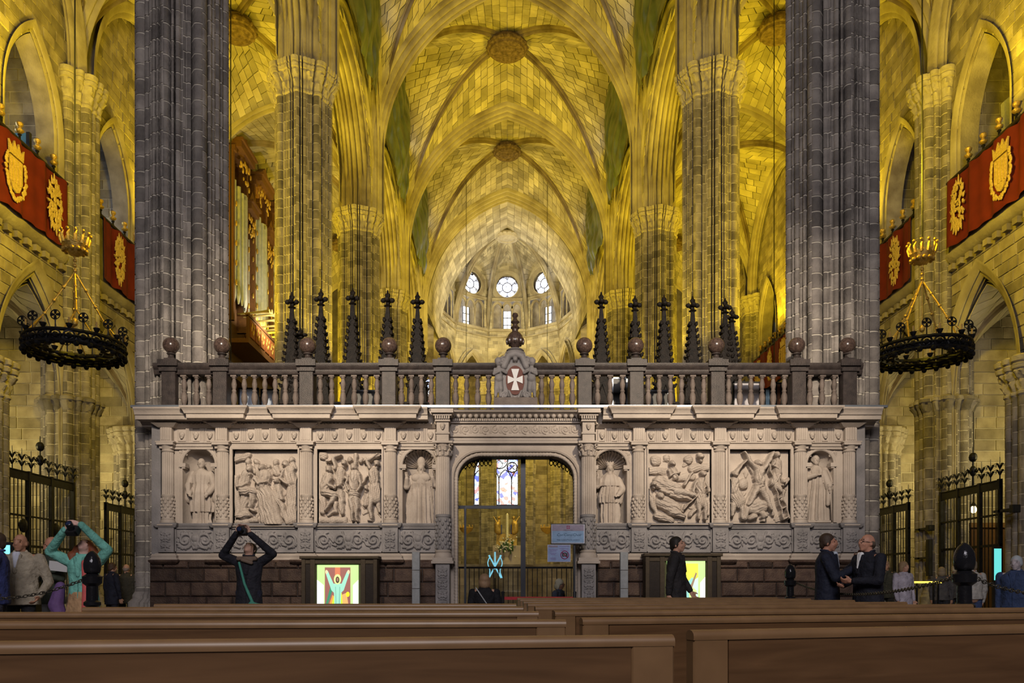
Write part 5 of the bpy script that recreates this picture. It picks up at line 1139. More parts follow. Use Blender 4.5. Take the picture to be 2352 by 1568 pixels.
# ================================================================ dark sheets hung under the clerestory
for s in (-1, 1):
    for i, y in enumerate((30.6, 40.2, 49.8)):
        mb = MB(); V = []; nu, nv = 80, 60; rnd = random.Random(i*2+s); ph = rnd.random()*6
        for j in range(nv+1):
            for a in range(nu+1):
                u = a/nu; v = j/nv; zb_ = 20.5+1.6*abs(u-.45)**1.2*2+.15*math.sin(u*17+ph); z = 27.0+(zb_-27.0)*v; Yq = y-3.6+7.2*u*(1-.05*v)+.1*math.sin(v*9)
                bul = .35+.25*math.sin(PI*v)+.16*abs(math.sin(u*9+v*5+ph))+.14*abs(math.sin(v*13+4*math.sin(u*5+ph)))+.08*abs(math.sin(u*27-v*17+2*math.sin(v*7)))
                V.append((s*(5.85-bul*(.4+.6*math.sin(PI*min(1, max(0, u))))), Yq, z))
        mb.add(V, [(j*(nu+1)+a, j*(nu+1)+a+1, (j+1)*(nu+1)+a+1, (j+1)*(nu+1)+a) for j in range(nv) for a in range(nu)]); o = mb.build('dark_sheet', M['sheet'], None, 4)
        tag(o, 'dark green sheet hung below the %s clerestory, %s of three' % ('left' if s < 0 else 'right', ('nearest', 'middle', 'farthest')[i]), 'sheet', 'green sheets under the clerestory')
# ================================================================ banners, parapets and candlesticks of the galleries
def emblem(mb, X, y, z, w_, h, kind, s, seed):
    rnd = random.Random(seed); N = Vector((-s, 0, 0))
    def blob_(u, v, a, b): mb.ell((X-s*.03, y+u, z+v), (.03, a, b), 7, 5)
    if kind == 'shield':
        mb.prism([(-.30*w_, .2*h), (.30*w_, .2*h), (.30*w_, -.15*h), (.15*w_, -.30*h), (0, -.34*h), (-.15*w_, -.30*h), (-.30*w_, -.15*h)], (X, y, z), (0, 1, 0), (0, 0, 1), N, 0, .035)
        for k in range(4): mb.prism([(-.24*w_+k*.14*w_, .17*h), (-.19*w_+k*.14*w_, .17*h), (-.19*w_+k*.14*w_, -.2*h), (-.24*w_+k*.14*w_, -.2*h)], (X, y, z), (0, 1, 0), (0, 0, 1), N, .035, .06)
        mb.prism([(-.32*w_, .22*h), (.32*w_, .22*h), (.36*w_, .42*h), (.2*w_, .33*h), (.1*w_, .46*h), (0, .34*h), (-.1*w_, .46*h), (-.2*w_, .33*h), (-.36*w_, .42*h)], (X, y, z), (0, 1, 0), (0, 0, 1), N, 0, .05)
        for k in range(44):
            a = PI*.85+PI*1.3*k/43; blob_(.46*w_*math.cos(a)+rnd.uniform(-.03, .03), .46*h*math.sin(a)*.95+rnd.uniform(-.03, .03), rnd.uniform(.04, .08), rnd.uniform(.04, .09))
    else:
        for k in range(75):
            a = rnd.uniform(0, 2*PI); q = math.sqrt(rnd.random()); u = .40*w_*q*math.cos(a); v = .42*h*q*math.sin(a); blob_(u, v, rnd.uniform(.03, .08), rnd.uniform(.05, .12))
        for k in range(18):
            a = 2*PI*k/18; mb.tube([(X-s*.02, y+.36*w_*math.cos(a), z+.36*h*math.sin(a)), (X-s*.03, y+(.46+.08*rnd.random())*w_*math.cos(a), z+(.44+.1*rnd.random())*h*math.sin(a))], [.05, .012], 5)
cs_m = MB(); cs_m.lathe([(.10, 0), (.10, .03), (.05, .06), (.035, .12), (.07, .16), (.04, .2), (.03, .3), (.06, .34), (.03, .37)], 10); cs_me = cs_m.mesh('stem', M['iron'], .7)
cc_m = MB(); cc_m.lathe([(.03, .37), (.10, .42), (.12, .46), (.06, .48), (.05, .56), (.09, .60), (.10, .66), (.06, .70), (.02, .71)], 10); cc_me = cc_m.mesh('gilt_cup', M['gold'], .7)
nc = 0
for s in (-1, 1):
    sd = 'left' if s < 0 else 'right'; X = s*(XW-.30)
    for bi, (ya, yb) in enumerate(((16.9, 24.75), (26.8, 34.4), (36.4, 44.0))):
        if bi == 2 and s < 0: continue
        t = thing('banner', 'red velvet banner with gold emblems on the %s gallery, %s' % (sd, ('nearest bay', 'second bay', 'third bay behind the great pier')[bi]), 'banner', (X, (ya+yb)/2, 11.45), 'gallery banners')
        mb = MB(); V = []; nu, nv = 120, 8
        for j in range(nv+1):
            for a in range(nu+1):
                u = a/nu; v = j/nv; y = ya+(yb-ya)*u; V.append((X-s*(.05+.045*math.sin(y*5.2)+.03*math.sin(y*11+2)+.02*v), y, 13.5-2.05*v+.02*math.sin(y*7)))
        mb.add(V, [(j*(nu+1)+a, j*(nu+1)+a+1, (j+1)*(nu+1)+a+1, (j+1)*(nu+1)+a) for j in range(nv) for a in range(nu)]); mb.build('cloth', M['velvet'], t, 4)
        em = [(ya+(yb-ya)*f, k) for f, k in ((.12, 'orn'), (.34, 'orn'), (.62, 'shield'), (.88, 'orn'))] if bi == 0 else [(ya+(yb-ya)*f, k) for f, k in ((.12, 'orn'), (.37, 'shield'), (.63, 'orn'), (.88, 'shield'))]
        if bi == 0: em = [(18.2, 'orn'), (20.2, 'orn'), (21.9, 'shield'), (24.0, 'orn')] if s > 0 else [(18.2, 'orn'), (20.2, 'orn'), (22.0, 'shield'), (23.9, 'orn')]
        if bi == 1: em = [(27.9, 'orn'), (30.0, 'shield'), (32.0, 'orn'), (33.6, 'orn')]
        for q, (y, kd) in enumerate(em):
            mb = MB(); emblem(mb, X-s*.11, y, 12.5, .95 if kd == 'shield' else .85, 1.75, kd, s, q+bi*7+(3 if s > 0 else 0)); o = mb.build('emblem', M['goldthread'], t, .8)
            o['label'] = 'gold crowned shield with bars in a wreath' if kd == 'shield' else 'gold embroidered ornament'
        mb = MB(); mb.tube([(X-s*.02, ya, 13.55), (X-s*.02, yb, 13.55)], .05, 8); mb.build('top_roll', M['darkwood'], t)
        mb = MB(); xx = sorted((s*(XW-.02), s*(XW-.24))); mb.box(xx[0], xx[1], ya, yb, 11.42, 13.52); tag(mb.build('gallery_parapet', M['ashlar']), 'stone parapet carrying the %s gallery banner, %s' % (sd, ('nearest bay', 'second bay', 'third bay')[bi]), 'parapet', kind='structure')
        y = ya+.3 if bi else 20.9; k = 0
        while y < yb-.2:
            loc = (s*(XW-.16), y, 13.52)
            if in_view((loc[0], loc[1], 14)):
                o = thing('candlestick', '%s gilt-topped candlestick on the %s gallery above the %s banner' % (('first', 'second', 'third', 'fourth', 'fifth', 'sixth', 'seventh', 'eighth', 'ninth', 'tenth', 'eleventh', 'twelfth')[k], sd, ('nearest', 'second', 'third')[bi]), 'candlestick', loc, 'gallery candlesticks'); child('stem', cs_me, o); child('gilt_cup', cc_me, o); k += 1
            y += .75 if s > 0 else .85
# blue notice board in the left gallery and a frame in the right gallery
mb = MB(); mb.cbox(-15.3, -14.35, 23.8, 23.86, 13.4, 14.6, .01); t = thing('notice_board', 'blue board standing in the left gallery opening', 'board', (-14.8, 23.8, 13.4)); mb.build('panel', pm((.04, .12, .2)), t); mb = MB(); mb.box(-14.37, -14.27, 23.78, 23.9, 11.0, 14.62); mb.build('upright', M['black'], t)
t = thing('gable_frame', 'pale gabled panel frame standing in the right gallery opening', 'frame', (15.0, 23.2, 11)); mb = MB()
mb.tube([(14.45, 23.0, 13.2), (14.5, 23.2, 15.1), (15.4, 23.2, 15.9), (16.3, 23.2, 15.1), (16.4, 23.0, 13.2)], .11, 4); mb.build('gable', pm((.28, .28, .26)), t); mb = MB(); mb.prism([(-.5, 0), (.5, 0), (.5, 1.4), (0, 1.9), (-.5, 1.4)], (15.35, 23.4, 13.3), (1, 0, 0), (0, 0, 1), (0, -1, 0), 0, .05); mb.build('panel', M['rail'], t)
mb = MB(); mb.box(14.5, 16.4, 23.1, 23.3, 11.0, 13.3); mb.build('stand', M['black'], t)
# ================================================================ organ in the left aisle
org = thing('pipe_organ', 'brown and gold pipe organ case with grey pipes in the left aisle', 'organ', (-13.0, 40.4, 11))
XO = -12.7; wood = pm((.16, .075, .03)); wood2 = pm((.10, .05, .022)); pipem = mk('organ_pipe_metal', (.42, .46, .46), (.55, .58, .57), .4, .35, 5)
mb = MB(); mb.box(-13.7, XO-.25, 36.2, 45.2, 11.0, 21.2); mb.build('case', wood2, org)
pp = {}
def pipe(x, y, z, h, r):
    k = (round(h, 1), r)
    if k not in pp:
        m_ = MB(); m_.lathe([(r*.35, 0), (r, .35), (r, .36), (r, k[0]), (r*.85, k[0])], 12); pp[k] = m_.mesh('pipe', pipem, .6)
    inst('pipe', pp[k], (x, y, z), org)
y = 36.3; wid = [1.9, 1.1, 1.9, 1.1, 1.9, 1.0]
for i, w_ in enumerate(wid):
    big = i % 2 == 0; z0, z1 = 14.1, (20.9, 19.0)[i % 2]; n = 7 if big else 5; x0 = XO+(.15 if big else 0)
    for yy in (y, y+w_):
        mb = MB(); mb.box(XO-.25, x0+.10, yy-.09, yy+.09, 13.2, z1+.2); mb.box(XO-.25, x0+.2, yy-.14, yy+.14, z1, z1+.25); mb.build('pilaster', wood, org)
    for k in range(n):
        u = (k+.5)/n; yy = y+.1+(w_-.2)*u; bow = math.sin(PI*u)*(.3 if big else .05); pipe(x0-.05+bow, yy, z0, (z1-z0)*(.74+.2*abs(u-.5)), (w_-.2)/n*.45)
    mb = MB(); mb.box(XO-.3, x0+.45, y-.05, y+w_+.05, z1+.2, z1+.55); mb.box(XO-.3, x0+.55, y-.1, y+w_+.1, z1+.5, z1+.62); mb.prism([(0, 0), (w_, 0), (w_/2, .7)], (x0+.2, y, z1+.6), (0, 1, 0), (0, 0, 1), (1, 0, 0), -.2, .12); mb.build('cornice', wood, org)
    mb = MB(); rnd = random.Random(i)
    for k in range(26): mb.ell((x0+.22+rnd.uniform(0, .1), y+rnd.uniform(.1, w_-.1), z1-.1-rnd.random()**2*.9), (.05, rnd.uniform(.05, .12), rnd.uniform(.06, .16)), 6, 5)
    for k in range(10): mb.ell((x0+.18, y+(.06 if k % 2 else w_-.06), z0+.4+k*.45), (.05, .06, .15), 6, 5)
    mb.build('gilt_carving', M['gold'], org, 4)['kind'] = 'stuff'
    y += w_+.02
mb = MB(); mb.box(XO-.3, XO+1.0, 36.0, 45.3, 12.1, 12.3); mb.box(XO+.9, XO+1.0, 36.0, 45.3, 12.3, 13.35); mb.box(XO+.85, XO+1.05, 36.0, 45.3, 13.3, 13.42); mb.build('balcony', wood, org)
for k in range(12):
    mb = MB(); yy = 36.2+k*.75; mb.box(XO+1.0, XO+1.05, yy, yy+.6, 12.4, 13.2); mb.build('balcony_panel', pm((.30, .10, .03)), org); mb = MB()
    for q in range(5): mb.ell((XO+1.06, yy+.1+q*.1, 12.8+.2*math.sin(q*2)), (.03, .07, .12), 6, 5)
    mb.build('gilt_carving', M['gold'], org, 4)['kind'] = 'stuff'
for k in range(14):
    mb = MB(); yy = 37.2+k*.42; mb.tube([(XO+.1, yy, 13.8+.15*math.sin(k)), (XO+1.3, yy, 13.9+.15*math.sin(k)), (XO+1.6, yy, 13.92+.15*math.sin(k))], [.03, .06, .11], 8); mb.build('trumpet_pipe', mk('brass_pipe', (.5, .4, .12), (.6, .5, .2), .4, .6) if k == 0 else bpy.data.materials['brass_pipe'], org, .8)
mb = MB(); rnd = random.Random(4)
for k in range(90):
    yy = rnd.uniform(36.4, 45); zt = 21.2+2.2*math.sin(PI*(yy-36.2)/9); mb.ell((XO-.35, yy, rnd.uniform(20.8, max(21.0, zt))), (.12, rnd.uniform(.1, .3), rnd.uniform(.15, .45)), 7, 5)
mb.build('crest_carving', wood2, org, 4)['kind'] = 'stuff'
# ================================================================ wheel chandeliers
def chandelier(px, py, X, label):
    Y = abs(X)*F/abs(px-CX); c = Wp(px, py, Y); R = 1.07; t = thing('wheel_chandelier', label, 'chandelier', c, 'wheel chandeliers'); L = lambda a, r, z: (c.x+r*math.cos(a), c.y+r*math.sin(a), c.z+z)
    mb = MB()
    for r, z, q in ((R, .13, .042), (R, -.12, .040), (R*1.03, 0, .022)): mb.tube([L(2*PI*k/48, r, z) for k in range(48)], q, 5, closed=True)
    V = [L(2*PI*k/96, R-.01, z) for z in (-.12, .03) for k in range(96)]; mb.add(V, [(k, (k+1) % 96, 96+(k+1) % 96, 96+k) for k in range(96)])
    mb.build('hoop', M['iron'], t)
    q8 = MB()
    for k in range(24):
        a = 2*PI*(k+.5)/24; u = Vector((-math.sin(a), math.cos(a), 0)); o_ = Vector(L(a, R+.01, 0)); q8.tube([o_+u*(.12*math.cos(b))+Vector((0, 0, .11*math.sin(b))) for b in np.linspace(0, 2*PI, 9)[:-1]], .024, 4, closed=True)
        q8.ell(o_, (.065, .065, .065), 6, 5)
    q8.build('quatrefoil_band', M['iron'], t)
    inn = MB()
    for r, z in ((.86, -.04), (.62, -.02)): inn.tube([L(2*PI*k/36, r, z) for k in range(36)], .036, 5, closed=True)
    for k in range(16):
        a = 2*PI*k/16; inn.tube([L(a, .55, -.02), L(a+.2, .70, -.03), L(a, .82, -.04), L(a-.2, .95, -.06), L(a, R, -.08)], .030, 4)
        a2 = a+PI/16; inn.tube([L(a2+.14*math.cos(b)/1.0, .96+.10*math.sin(b), -.06) for b in np.linspace(0, 2*PI, 9)[:-1]], .026, 4, closed=True)
    inn.build('inner_tracery', M['iron'], t)
    pend = MB()
    for k in range(24):
        a = 2*PI*k/24; pend.ell(L(a, R, -.16), (.07, .07, .07), 6, 5)
        for q in (-1, 0, 1): pend.ell(L(a+.13+q*.035, R, -.14), (.016, .016, .03), 5, 4)
    pend.build('scalloped_fringe', M['iron'], t)
    cm = MB()
    def paty(z0):
        for q in range(4):
            b = PI/2*q; cm.prism([(.015*math.cos(b)-.015*math.sin(b), z0+.015*math.sin(b)+.015*math.cos(b)), (.11*math.cos(b)-.034*math.sin(b), z0+.11*math.sin(b)+.034*math.cos(b)), (.11*math.cos(b)+.034*math.sin(b), z0+.11*math.sin(b)-.034*math.cos(b)), (.015*math.cos(b)+.015*math.sin(b), z0+.015*math.sin(b)-.015*math.cos(b))], (0, 0, 0), (1, 0, 0), (0, 0, 1), (0, 1, 0), -.012, .012)
        cm.tube([(.105*math.cos(b), 0, z0+.105*math.sin(b)) for b in np.linspace(0, 2*PI, 13)[:-1]], .012, 4, closed=True)
    cm.tube([(0, 0, .10), (0, 0, .34)], .014, 5); paty(.44); cross_me = cm.mesh('cross', M['iron'])
    cu = MB(); cu.lathe([(.02, .10), (.02, .16), (.05, .19), (.075, .25), (.08, .26), (.03, .26)], 8); cu_me = cu.mesh('candle_cup', M['iron'], .6)
    cd = MB(); cd.lathe([(.022, .26), (.022, .40), (.008, .41)], 6); cd_me = cd.mesh('candle', pm((.45, .30, .12)))
    for k in range(12):
        a = 2*PI*(k+.25)/12; o = inst('cross', cross_me, L(a, R, 0), t)
        a = 2*PI*(k+.75)/12; o = inst('candle_cup', cu_me, L(a, R, 0), t); child('candle', cd_me, o)
    hz = 1.75; brass = M['gold']
    for k in range(4):
        a = PI/2*k+.55; top = Vector(L(a, .03, hz)); m1 = Vector(L(a, .62, .72)); rd = MB()
        for f0, f1 in ((0, .32), (.36, .66), (.70, 1)): rd.tube([top.lerp(m1, f0), top.lerp(m1, f1)], .022, 6)
        for f in (.34, .68, 1.0): rd.ell(top.lerp(m1, f), .042, 8, 6)
        rd.tube([m1, Vector(L(a-.28, R, .1))], .018, 5); rd.tube([m1, Vector(L(a+.28, R, .1))], .018, 5); rd.build('hanging_rod', brass, t, .8)  # lamp reflection on the iron rods is painted in as gold colour
    cr = MB(); cr.tube([L(0, 0, hz-.05), L(0, 0, hz+.45)], .022, 6); cr.tube([L(0, 0, hz), L(0, 0, .6)], .012, 5); cr.ell(L(0, 0, .62), (.07, .07, .10), 8, 6)
    for z in (hz+.08, hz+.2, hz+.32): cr.ell(L(0, 0, z), .045, 8, 6)
    cr.build('stem', brass, t, .8)
    cw = MB(); cw.lathe([(.04, hz+.42), (.14, hz+.47), (.24, hz+.58), (.29, hz+.72), (.27, hz+.73), (.22, hz+.6), (.03, hz+.5)], 14, c)
    for k in range(12):
        a = 2*PI*k/12; cw.tube([L(a, .27, hz+.68), L(a, .32, hz+.84), L(a+.12, .30, hz+.93)], [.04, .035, .015], 5); cw.ell(L(a, .33, hz+.95), .04, 6, 5); cw.ell(L(a+.25, .25, hz+.55), .05, 6, 5)
    cw.build('crown', brass, t, .8)
    cb = MB(); cb.tube([L(0, 0, hz+.5), L(0, 0, 21.9-c.z)], .018, 5); cb.build('cable', M['black'], t)
chandelier(172, 800, -10.2, 'black iron wheel chandelier hanging on the left with lamplit gold painted on its rods')
chandelier(2118, 812, 10.2, 'black iron wheel chandelier hanging on the right with crosses on its hoop')
for px, y0, Y, s_ in ((530, 0, 20, 'beside the left great pier'), (1778, 0, 24, 'left of the right great pier')):
    a, b = Wp(px, 840, Y), Wp(px, -60, Y); mb = MB(); mb.tube([a, Vector((a.x, a.y, 20.5))], .014, 5); t = thing('hanging_cable', 'thin dark hanging cable %s' % s_, 'cable', a); mb.build('wire', M['black'], t)
    mb = MB(); mb.ell(a, (.05, .05, .09), 8, 6); mb.build('weight', M['black'], t)
# ================================================================ chapel grilles
bar = {}
def grille(s, ya, yb, zt, label, gate=True):
    X = s*(XW-.45); t = thing('iron_grille', label, 'grille', (X, (ya+yb)/2, 0), 'chapel grilles'); n = int((yb-ya)/.17)
    if zt not in bar:
        m_ = MB(); m_.box(-.010, .010, -.010, .010, .02, zt); b1 = m_.mesh('bar', M['iron'])
        m_ = MB(); m_.tube([(0, 0, zt+.1), (0, 0, zt+.75)], [.022, .008], 5); 
        for q in (-1, 1):
            for k in range(2): m_.tube([(0, 0, zt+.25+k*.18), (0, q*.09, zt+.40+k*.18), (0, q*.17, zt+.38+k*.18), (0, q*.19, zt+.30+k*.18)], [.018, .016, .014, .008], 4); m_.tube([(0, 0, zt+.25+k*.18), (q*.09, 0, zt+.40+k*.18), (q*.17, 0, zt+.36+k*.18)], [.018, .016, .01], 4)
        b2 = m_.mesh('spike', M['iron'])
        m_ = MB(); m_.tube([(0, 0, zt+.1), (0, 0, zt+1.25)], [.035, .012], 6); m_.ell((0, 0, zt+.95), (.12, .12, .14), 8, 6); m_.ell((0, 0, zt+.55), (.10, .10, .16), 8, 6)
        for k in range(8): a = PI/4*k; m_.tube([(0, 0, zt+.4), (.16*math.cos(a), .16*math.sin(a), zt+.6), (.24*math.cos(a), .24*math.sin(a), zt+.5)], [.02, .02, .01], 4)
        b3 = m_.mesh('finial', M['iron']); bar[zt] = (b1, b2, b3)
    for k in range(n+1): inst('bar', bar[zt][0], (X, ya+(yb-ya)*k/n, 0), t)
    for z, hh in ((.02, .08), (1.05, .05), (2.15, .07), (3.0, .05), (zt-.12, .22), (zt+.08, .05)):
        mb = MB(); mb.box(X-.035, X+.035, ya-.05, yb+.05, z, z+hh); mb.build('rail', M['iron'], t)
    m = int((yb-ya)/.42)
    for k in range(m+1): inst('spike' if k != m//2 else 'finial', bar[zt][1 if k != m//2 else 2], (X, ya+(yb-ya)*k/m, 0), t)
    for y in (ya, (ya+yb)/2-.55, (ya+yb)/2+.55, yb): mb = MB(); mb.box(X-.05, X+.05, y-.05, y+.05, 0, zt+.15); mb.build('post', M['iron'], t)
    if gate:
        mb = MB(); mb.box(X-.012, X+.012, (ya+yb)/2-.5, (ya+yb)/2+.5, .1, 2.0); mb.build('gate_panel', M['iron'], t)
        for q in (-1, 1): mb = MB(); mb.ell((X, (ya+yb)/2+q*.8, 2.75), (.08, .2, .2), 10, 8); mb.build('boss_ornament', M['iron'], t)
for s in (-1, 1):
    sd = 'left' if s < 0 else 'right'; zt = 4.15 if s < 0 else 3.85
    grille(s, 21.35 if s < 0 else 21.9, 24.85, zt, 'black iron chapel grille on the far %s with spiked crest' % sd, s < 0); grille(s, 26.9, 30.0, 3.75, 'farther iron chapel grille beside the %s end of the screen' % sd, False)
# ================================================================ people
def rotm(pitch=0, yaw=0, roll=0): return Matrix.Rotation(yaw, 3, 'Z') @ Matrix.Rotation(pitch, 3, 'X') @ Matrix.Rotation(roll, 3, 'Y')
def head_at(mb, c, Mr, k, grow=0):
    c = Vector(c); q = lambda x, y, z: c+Mr @ (Vector((x, y, z))*k)
    E = lambda x, y, z, a, b, d, nu=12, nv=8: mb.ell(q(x, y, z), (a*k, b*k, d*k), nu, nv, Mr)
    E(0, .012, .02, .075, .094, .098, 16, 12); E(0, -.03, -.035, .060, .066, .072); E(0, -.055, -.085, .034, .03, .026); E(0, -.088, -.005, .037, .022, .05)
    E(0, -.104, -.018, .015, .022, .016); E(0, -.099, .012, .010, .014, .028); E(0, -.083, .032, .05, .016, .010)
    for g in (-1, 1): E(g*.078, .012, -.012, .010, .020, .032, 8, 6); E(g*.042, -.066, -.03, .022, .02, .022, 8, 6)
    E(0, -.092, -.052, .024, .010, .007, 8, 6); E(0, -.089, -.064, .019, .010, .008, 8, 6)
def hand_at(mb, w, d, up, k, curl=.6, side=1):
    """palm and five fingers from wrist w towards d; the fingers curl towards up"""
    d = Vector(d).normalized(); u = Vector(up); u = (u-d*u.dot(d)).normalized(); s = d.cross(u)*side; w = Vector(w)
    mb.cap(w-d*.03*k, .027*k, w+d*.02*k, .03*k, 8); p = w+d*.05*k
    for j in range(4): mb.cap(w+d*.015*k+s*(j-1.5)*.018*k, .015*k, p+d*.025*k+s*(j-1.5)*.021*k, .014*k, 6)
    for j, L in enumerate((.062, .074, .070, .054)):
        a = p+d*.03*k+s*(j-1.5)*.022*k; b = a+(d*math.cos(curl*.6)+u*math.sin(curl*.6))*L*.5*k; e = b+(d*math.cos(curl*1.6)+u*math.sin(curl*1.6))*L*.55*k
        mb.cap(a, .0105*k, b, .0098*k, 6); mb.cap(b, .0098*k, e, .0085*k, 6)
    a = w+d*.01*k-s*.03*k; b = a+(d*.6-s*.6+u*.4)*.045*k; e = b+(d*.9+u*.5-s*.05)*.035*k; mb.cap(a, .014*k, b, .012*k, 6); mb.cap(b, .012*k, e, .010*k, 6)
_cm = {}
def cm(col):
    k = tuple(round(c, 3) for c in col)
    if k not in _cm: _cm[k] = mk('cloth_%d' % len(_cm), tuple(c*.75 for c in col), tuple(min(1, c*1.2) for c in col), .8, 0, 9, 0, 1.0, 15)
    return _cm[k]
def person(label, loc, rz=0, h=1.7, seated=0, face=(0, 0), arms=None, coat=(.05, .05, .06), legs=(.04, .04, .05), hair=(.1, .05, .02), hairstyle='short', skirt=None, coat_len=.82, shirt=None, lean=0, bulk=1.0, skin=None, hands=None, glasses=False, group='visitors'):
    k = h/1.7; t = thing('person', label, 'person', loc, group); t.rotation_euler = (0, 0, rz); dz = -.44 if seated else 0
    J = lambda x, y, z: Vector((x*k, y*k, (z+dz)*k)); skm = pm(skin or (.52, .29, .20), .5)
    ln = lambda z: -lean*(z-.95)       # forward shift of the upper body
    sh = {g: J(g*.185*bulk, ln(1.39)+.01, 1.385) for g in (-1, 1)}
    A = arms or {}
    def jt(g, i):
        d = {-1: [(-.25, .0, 1.10), (-.24, -.06, .86)], 1: [(.25, .0, 1.10), (.24, -.06, .86)]}
        v = (A.get(g) or d[g])[i]; return J(v[0], v[1]+(ln(v[2]) if not A.get(g) else 0), v[2])
    hips = [J(-.095, 0, .93), J(.095, 0, .93)]
    if seated: kn = [Vector((g*.11*k, -.42*k, .50*k)) for g in (-1, 1)]; an = [Vector((g*.11*k, -.40*k, .09*k)) for g in (-1, 1)]
    else: kn = [J(-.10, -.015, .50), J(.10, -.015, .50)]; an = [J(-.105, .02, .09), J(.105, .02, .09)]
    neck = J(0, ln(1.46)+.01, 1.46); hc = J(0, ln(1.6)-.02+(.05 if face[0] > .4 else 0), 1.585-(.03 if face[0] > .4 else 0)); Mr = rotm(-face[0], face[1])
    # ---- body
    mb = MB()
    mb.cap(J(0, 0, .95), .13*k*bulk, J(0, ln(1.2), 1.2), .13*k*bulk, 12); mb.cap(J(0, ln(1.2), 1.2), .13*k*bulk, J(0, ln(1.36), 1.34), .12*k, 12); mb.cap(sh[-1], .06*k, sh[1], .06*k, 10)
    mb.cap(J(0, ln(1.4)+.015, 1.40), .062*k, hc+Mr @ Vector((0, .015*k, -.05*k)), .056*k, 12); head_at(mb, hc, Mr, k)
    for g in (-1, 1):
        e, w = jt(g, 0), jt(g, 1); mb.cap(sh[g], .052*k, e, .040*k, 10); mb.cap(e, .040*k, w, .027*k, 10)
        hd = (hands or {}).get(g); d = Vector(hd[0]) if hd else (w-e).normalized(); up = Vector(hd[1]) if hd else Vector((-g*.7, -.7, .1)); hand_at(mb, w+d.normalized()*.03*k, d, up, k, .7, g)
    for i in range(2):
        mb.cap(hips[i], .085*k, kn[i], .056*k, 10); mb.cap(kn[i], .056*k, an[i], .036*k, 10); mb.cap(an[i]-Vector((0, -.02, .03))*k, .035*k, an[i]+Vector((0, -.14, -.055))*k, .028*k, 8)
    b = blob('body', mb, .0105, skm, None, 2, .4); C.objects.unlink(b); C.objects.link(b); b.parent = t
    def part(nm, m_, vox, mat, it=3):
        o = blob(nm, m_, vox, mat, None, it, .5); o.parent = t; return o
    # ---- coat
    mb = MB(); cl = coat_len; zr_ = [cl, cl+.06, 1.0, 1.12, 1.25, 1.36, 1.43, 1.475]
    rx = [.20, .195, .178, .172, .19, .20, .13, .075]; ry = [.145, .142, .132, .128, .135, .125, .09, .07]
    robe(mb, [((z+dz)*k, a*k*bulk, c*k*bulk, 0, ln(z)*k, .018) for z, a, c in zip(zr_, rx, ry)], 6, 36)
    for g in (-1, 1):
        e, w = jt(g, 0), jt(g, 1); mb.cap(sh[g], .074*k, sh[g].lerp(e, .5), .068*k, 10); mb.cap(sh[g].lerp(e, .5), .070*k, e, .060*k, 10); mb.cap(e, .061*k, w, .046*k, 10)
        v = (e-sh[g]).normalized()
        for q in (.35, .7): mb.ell(sh[g].lerp(e, q), (.074*k, .074*k, .03*k), 10, 6)
        for q in (.3, .65): mb.ell(e.lerp(w, q), (.060*k, .060*k, .026*k), 10, 6)
    part('jacket', mb, .014, cm(coat), 2)
    mb = MB()
    for g in (-1, 1): mb.cap(J(g*.02, ln(1.44)-.085, 1.40), .016*k, J(g*.075, ln(1.47)-.01, 1.475), .020*k, 6); mb.cap(J(g*.075, ln(1.47)-.01, 1.475), .020*k, J(g*.03, ln(1.48)+.07, 1.49), .018*k, 6)
    part('collar', mb, .009, pm(tuple(min(1, c*1.25) for c in coat)), 1)
    mb = MB()
    for g in (-1, 1): mb.cap(J(g*.055, ln(1.43)-.098*bulk, 1.42), .022*k, J(g*.012, ln(1.2)-.134*bulk, 1.2), .014*k, 6)
    mb.cap(J(0, ln(1.2)-.130*bulk, 1.2), .009*k, J(0, ln(cl)-.142*bulk, cl+.05), .009*k, 5)
    part('lapels', mb, .008, cm(tuple(c*.8 for c in coat)), 1)
    if shirt:
        mb = MB(); mb.cap(J(-.018, ln(1.44)-.092*bulk, 1.44), .034*k, J(0, ln(1.25)-.128*bulk, 1.27), .016*k, 8); mb.cap(J(.018, ln(1.44)-.092*bulk, 1.44), .034*k, J(0, ln(1.25)-.128*bulk, 1.27), .016*k, 8); part('shirt', mb, .009, pm(shirt), 1)
    # ---- lower clothing
    mb = MB()
    if skirt:
        robe(mb, [((z+dz)*k, a*k, c*k, 0, -.01, f) for z, a, c, f in ((.30, .30, .25, .07), (.5, .26, .21, .06), (.8, .20, .15, .03), (1.02, .165, .12, 0))], 8, 40); part('skirt', mb, .016, cm(skirt), 2)
    else:
        for i in range(2): mb.cap(hips[i], .098*k, kn[i], .078*k, 10); mb.cap(kn[i], .078*k, an[i], .064*k, 10)
        mb.cap(hips[0], .10*k, hips[1], .10*k, 10); part('trousers', mb, .014, cm(legs), 2)
    mb = MB()
    for i in range(2): mb.cap(an[i]+Vector((0, .035, -.045))*k, .046*k, an[i]+Vector((0, -.15, -.055))*k, .036*k, 8)
    part('shoes', mb, .012, pm((.02, .018, .016), .4), 1)
    # ---- hair, eyes
    q = lambda x, y, z: hc+Mr @ (Vector((x, y, z))*k); mb = MB()
    if hairstyle == 'short':
        mb.ell(q(0, .022, .04), (.083*k, .097*k, .092*k), 14, 10, Mr); mb.ell(q(0, .07, -.02), (.068*k, .045*k, .065*k), 10, 8, Mr)
        for g in (-1, 1): mb.ell(q(g*.07, .02, .0), (.018*k, .05*k, .045*k), 8, 6, Mr)
    elif hairstyle == 'bald':
        mb.ell(q(0, .068, -.015), (.070*k, .048*k, .055*k), 10, 8, Mr)
        for g in (-1, 1): mb.ell(q(g*.071, .035, .0), (.014*k, .05*k, .036*k), 8, 6, Mr)
    elif hairstyle == 'bob':
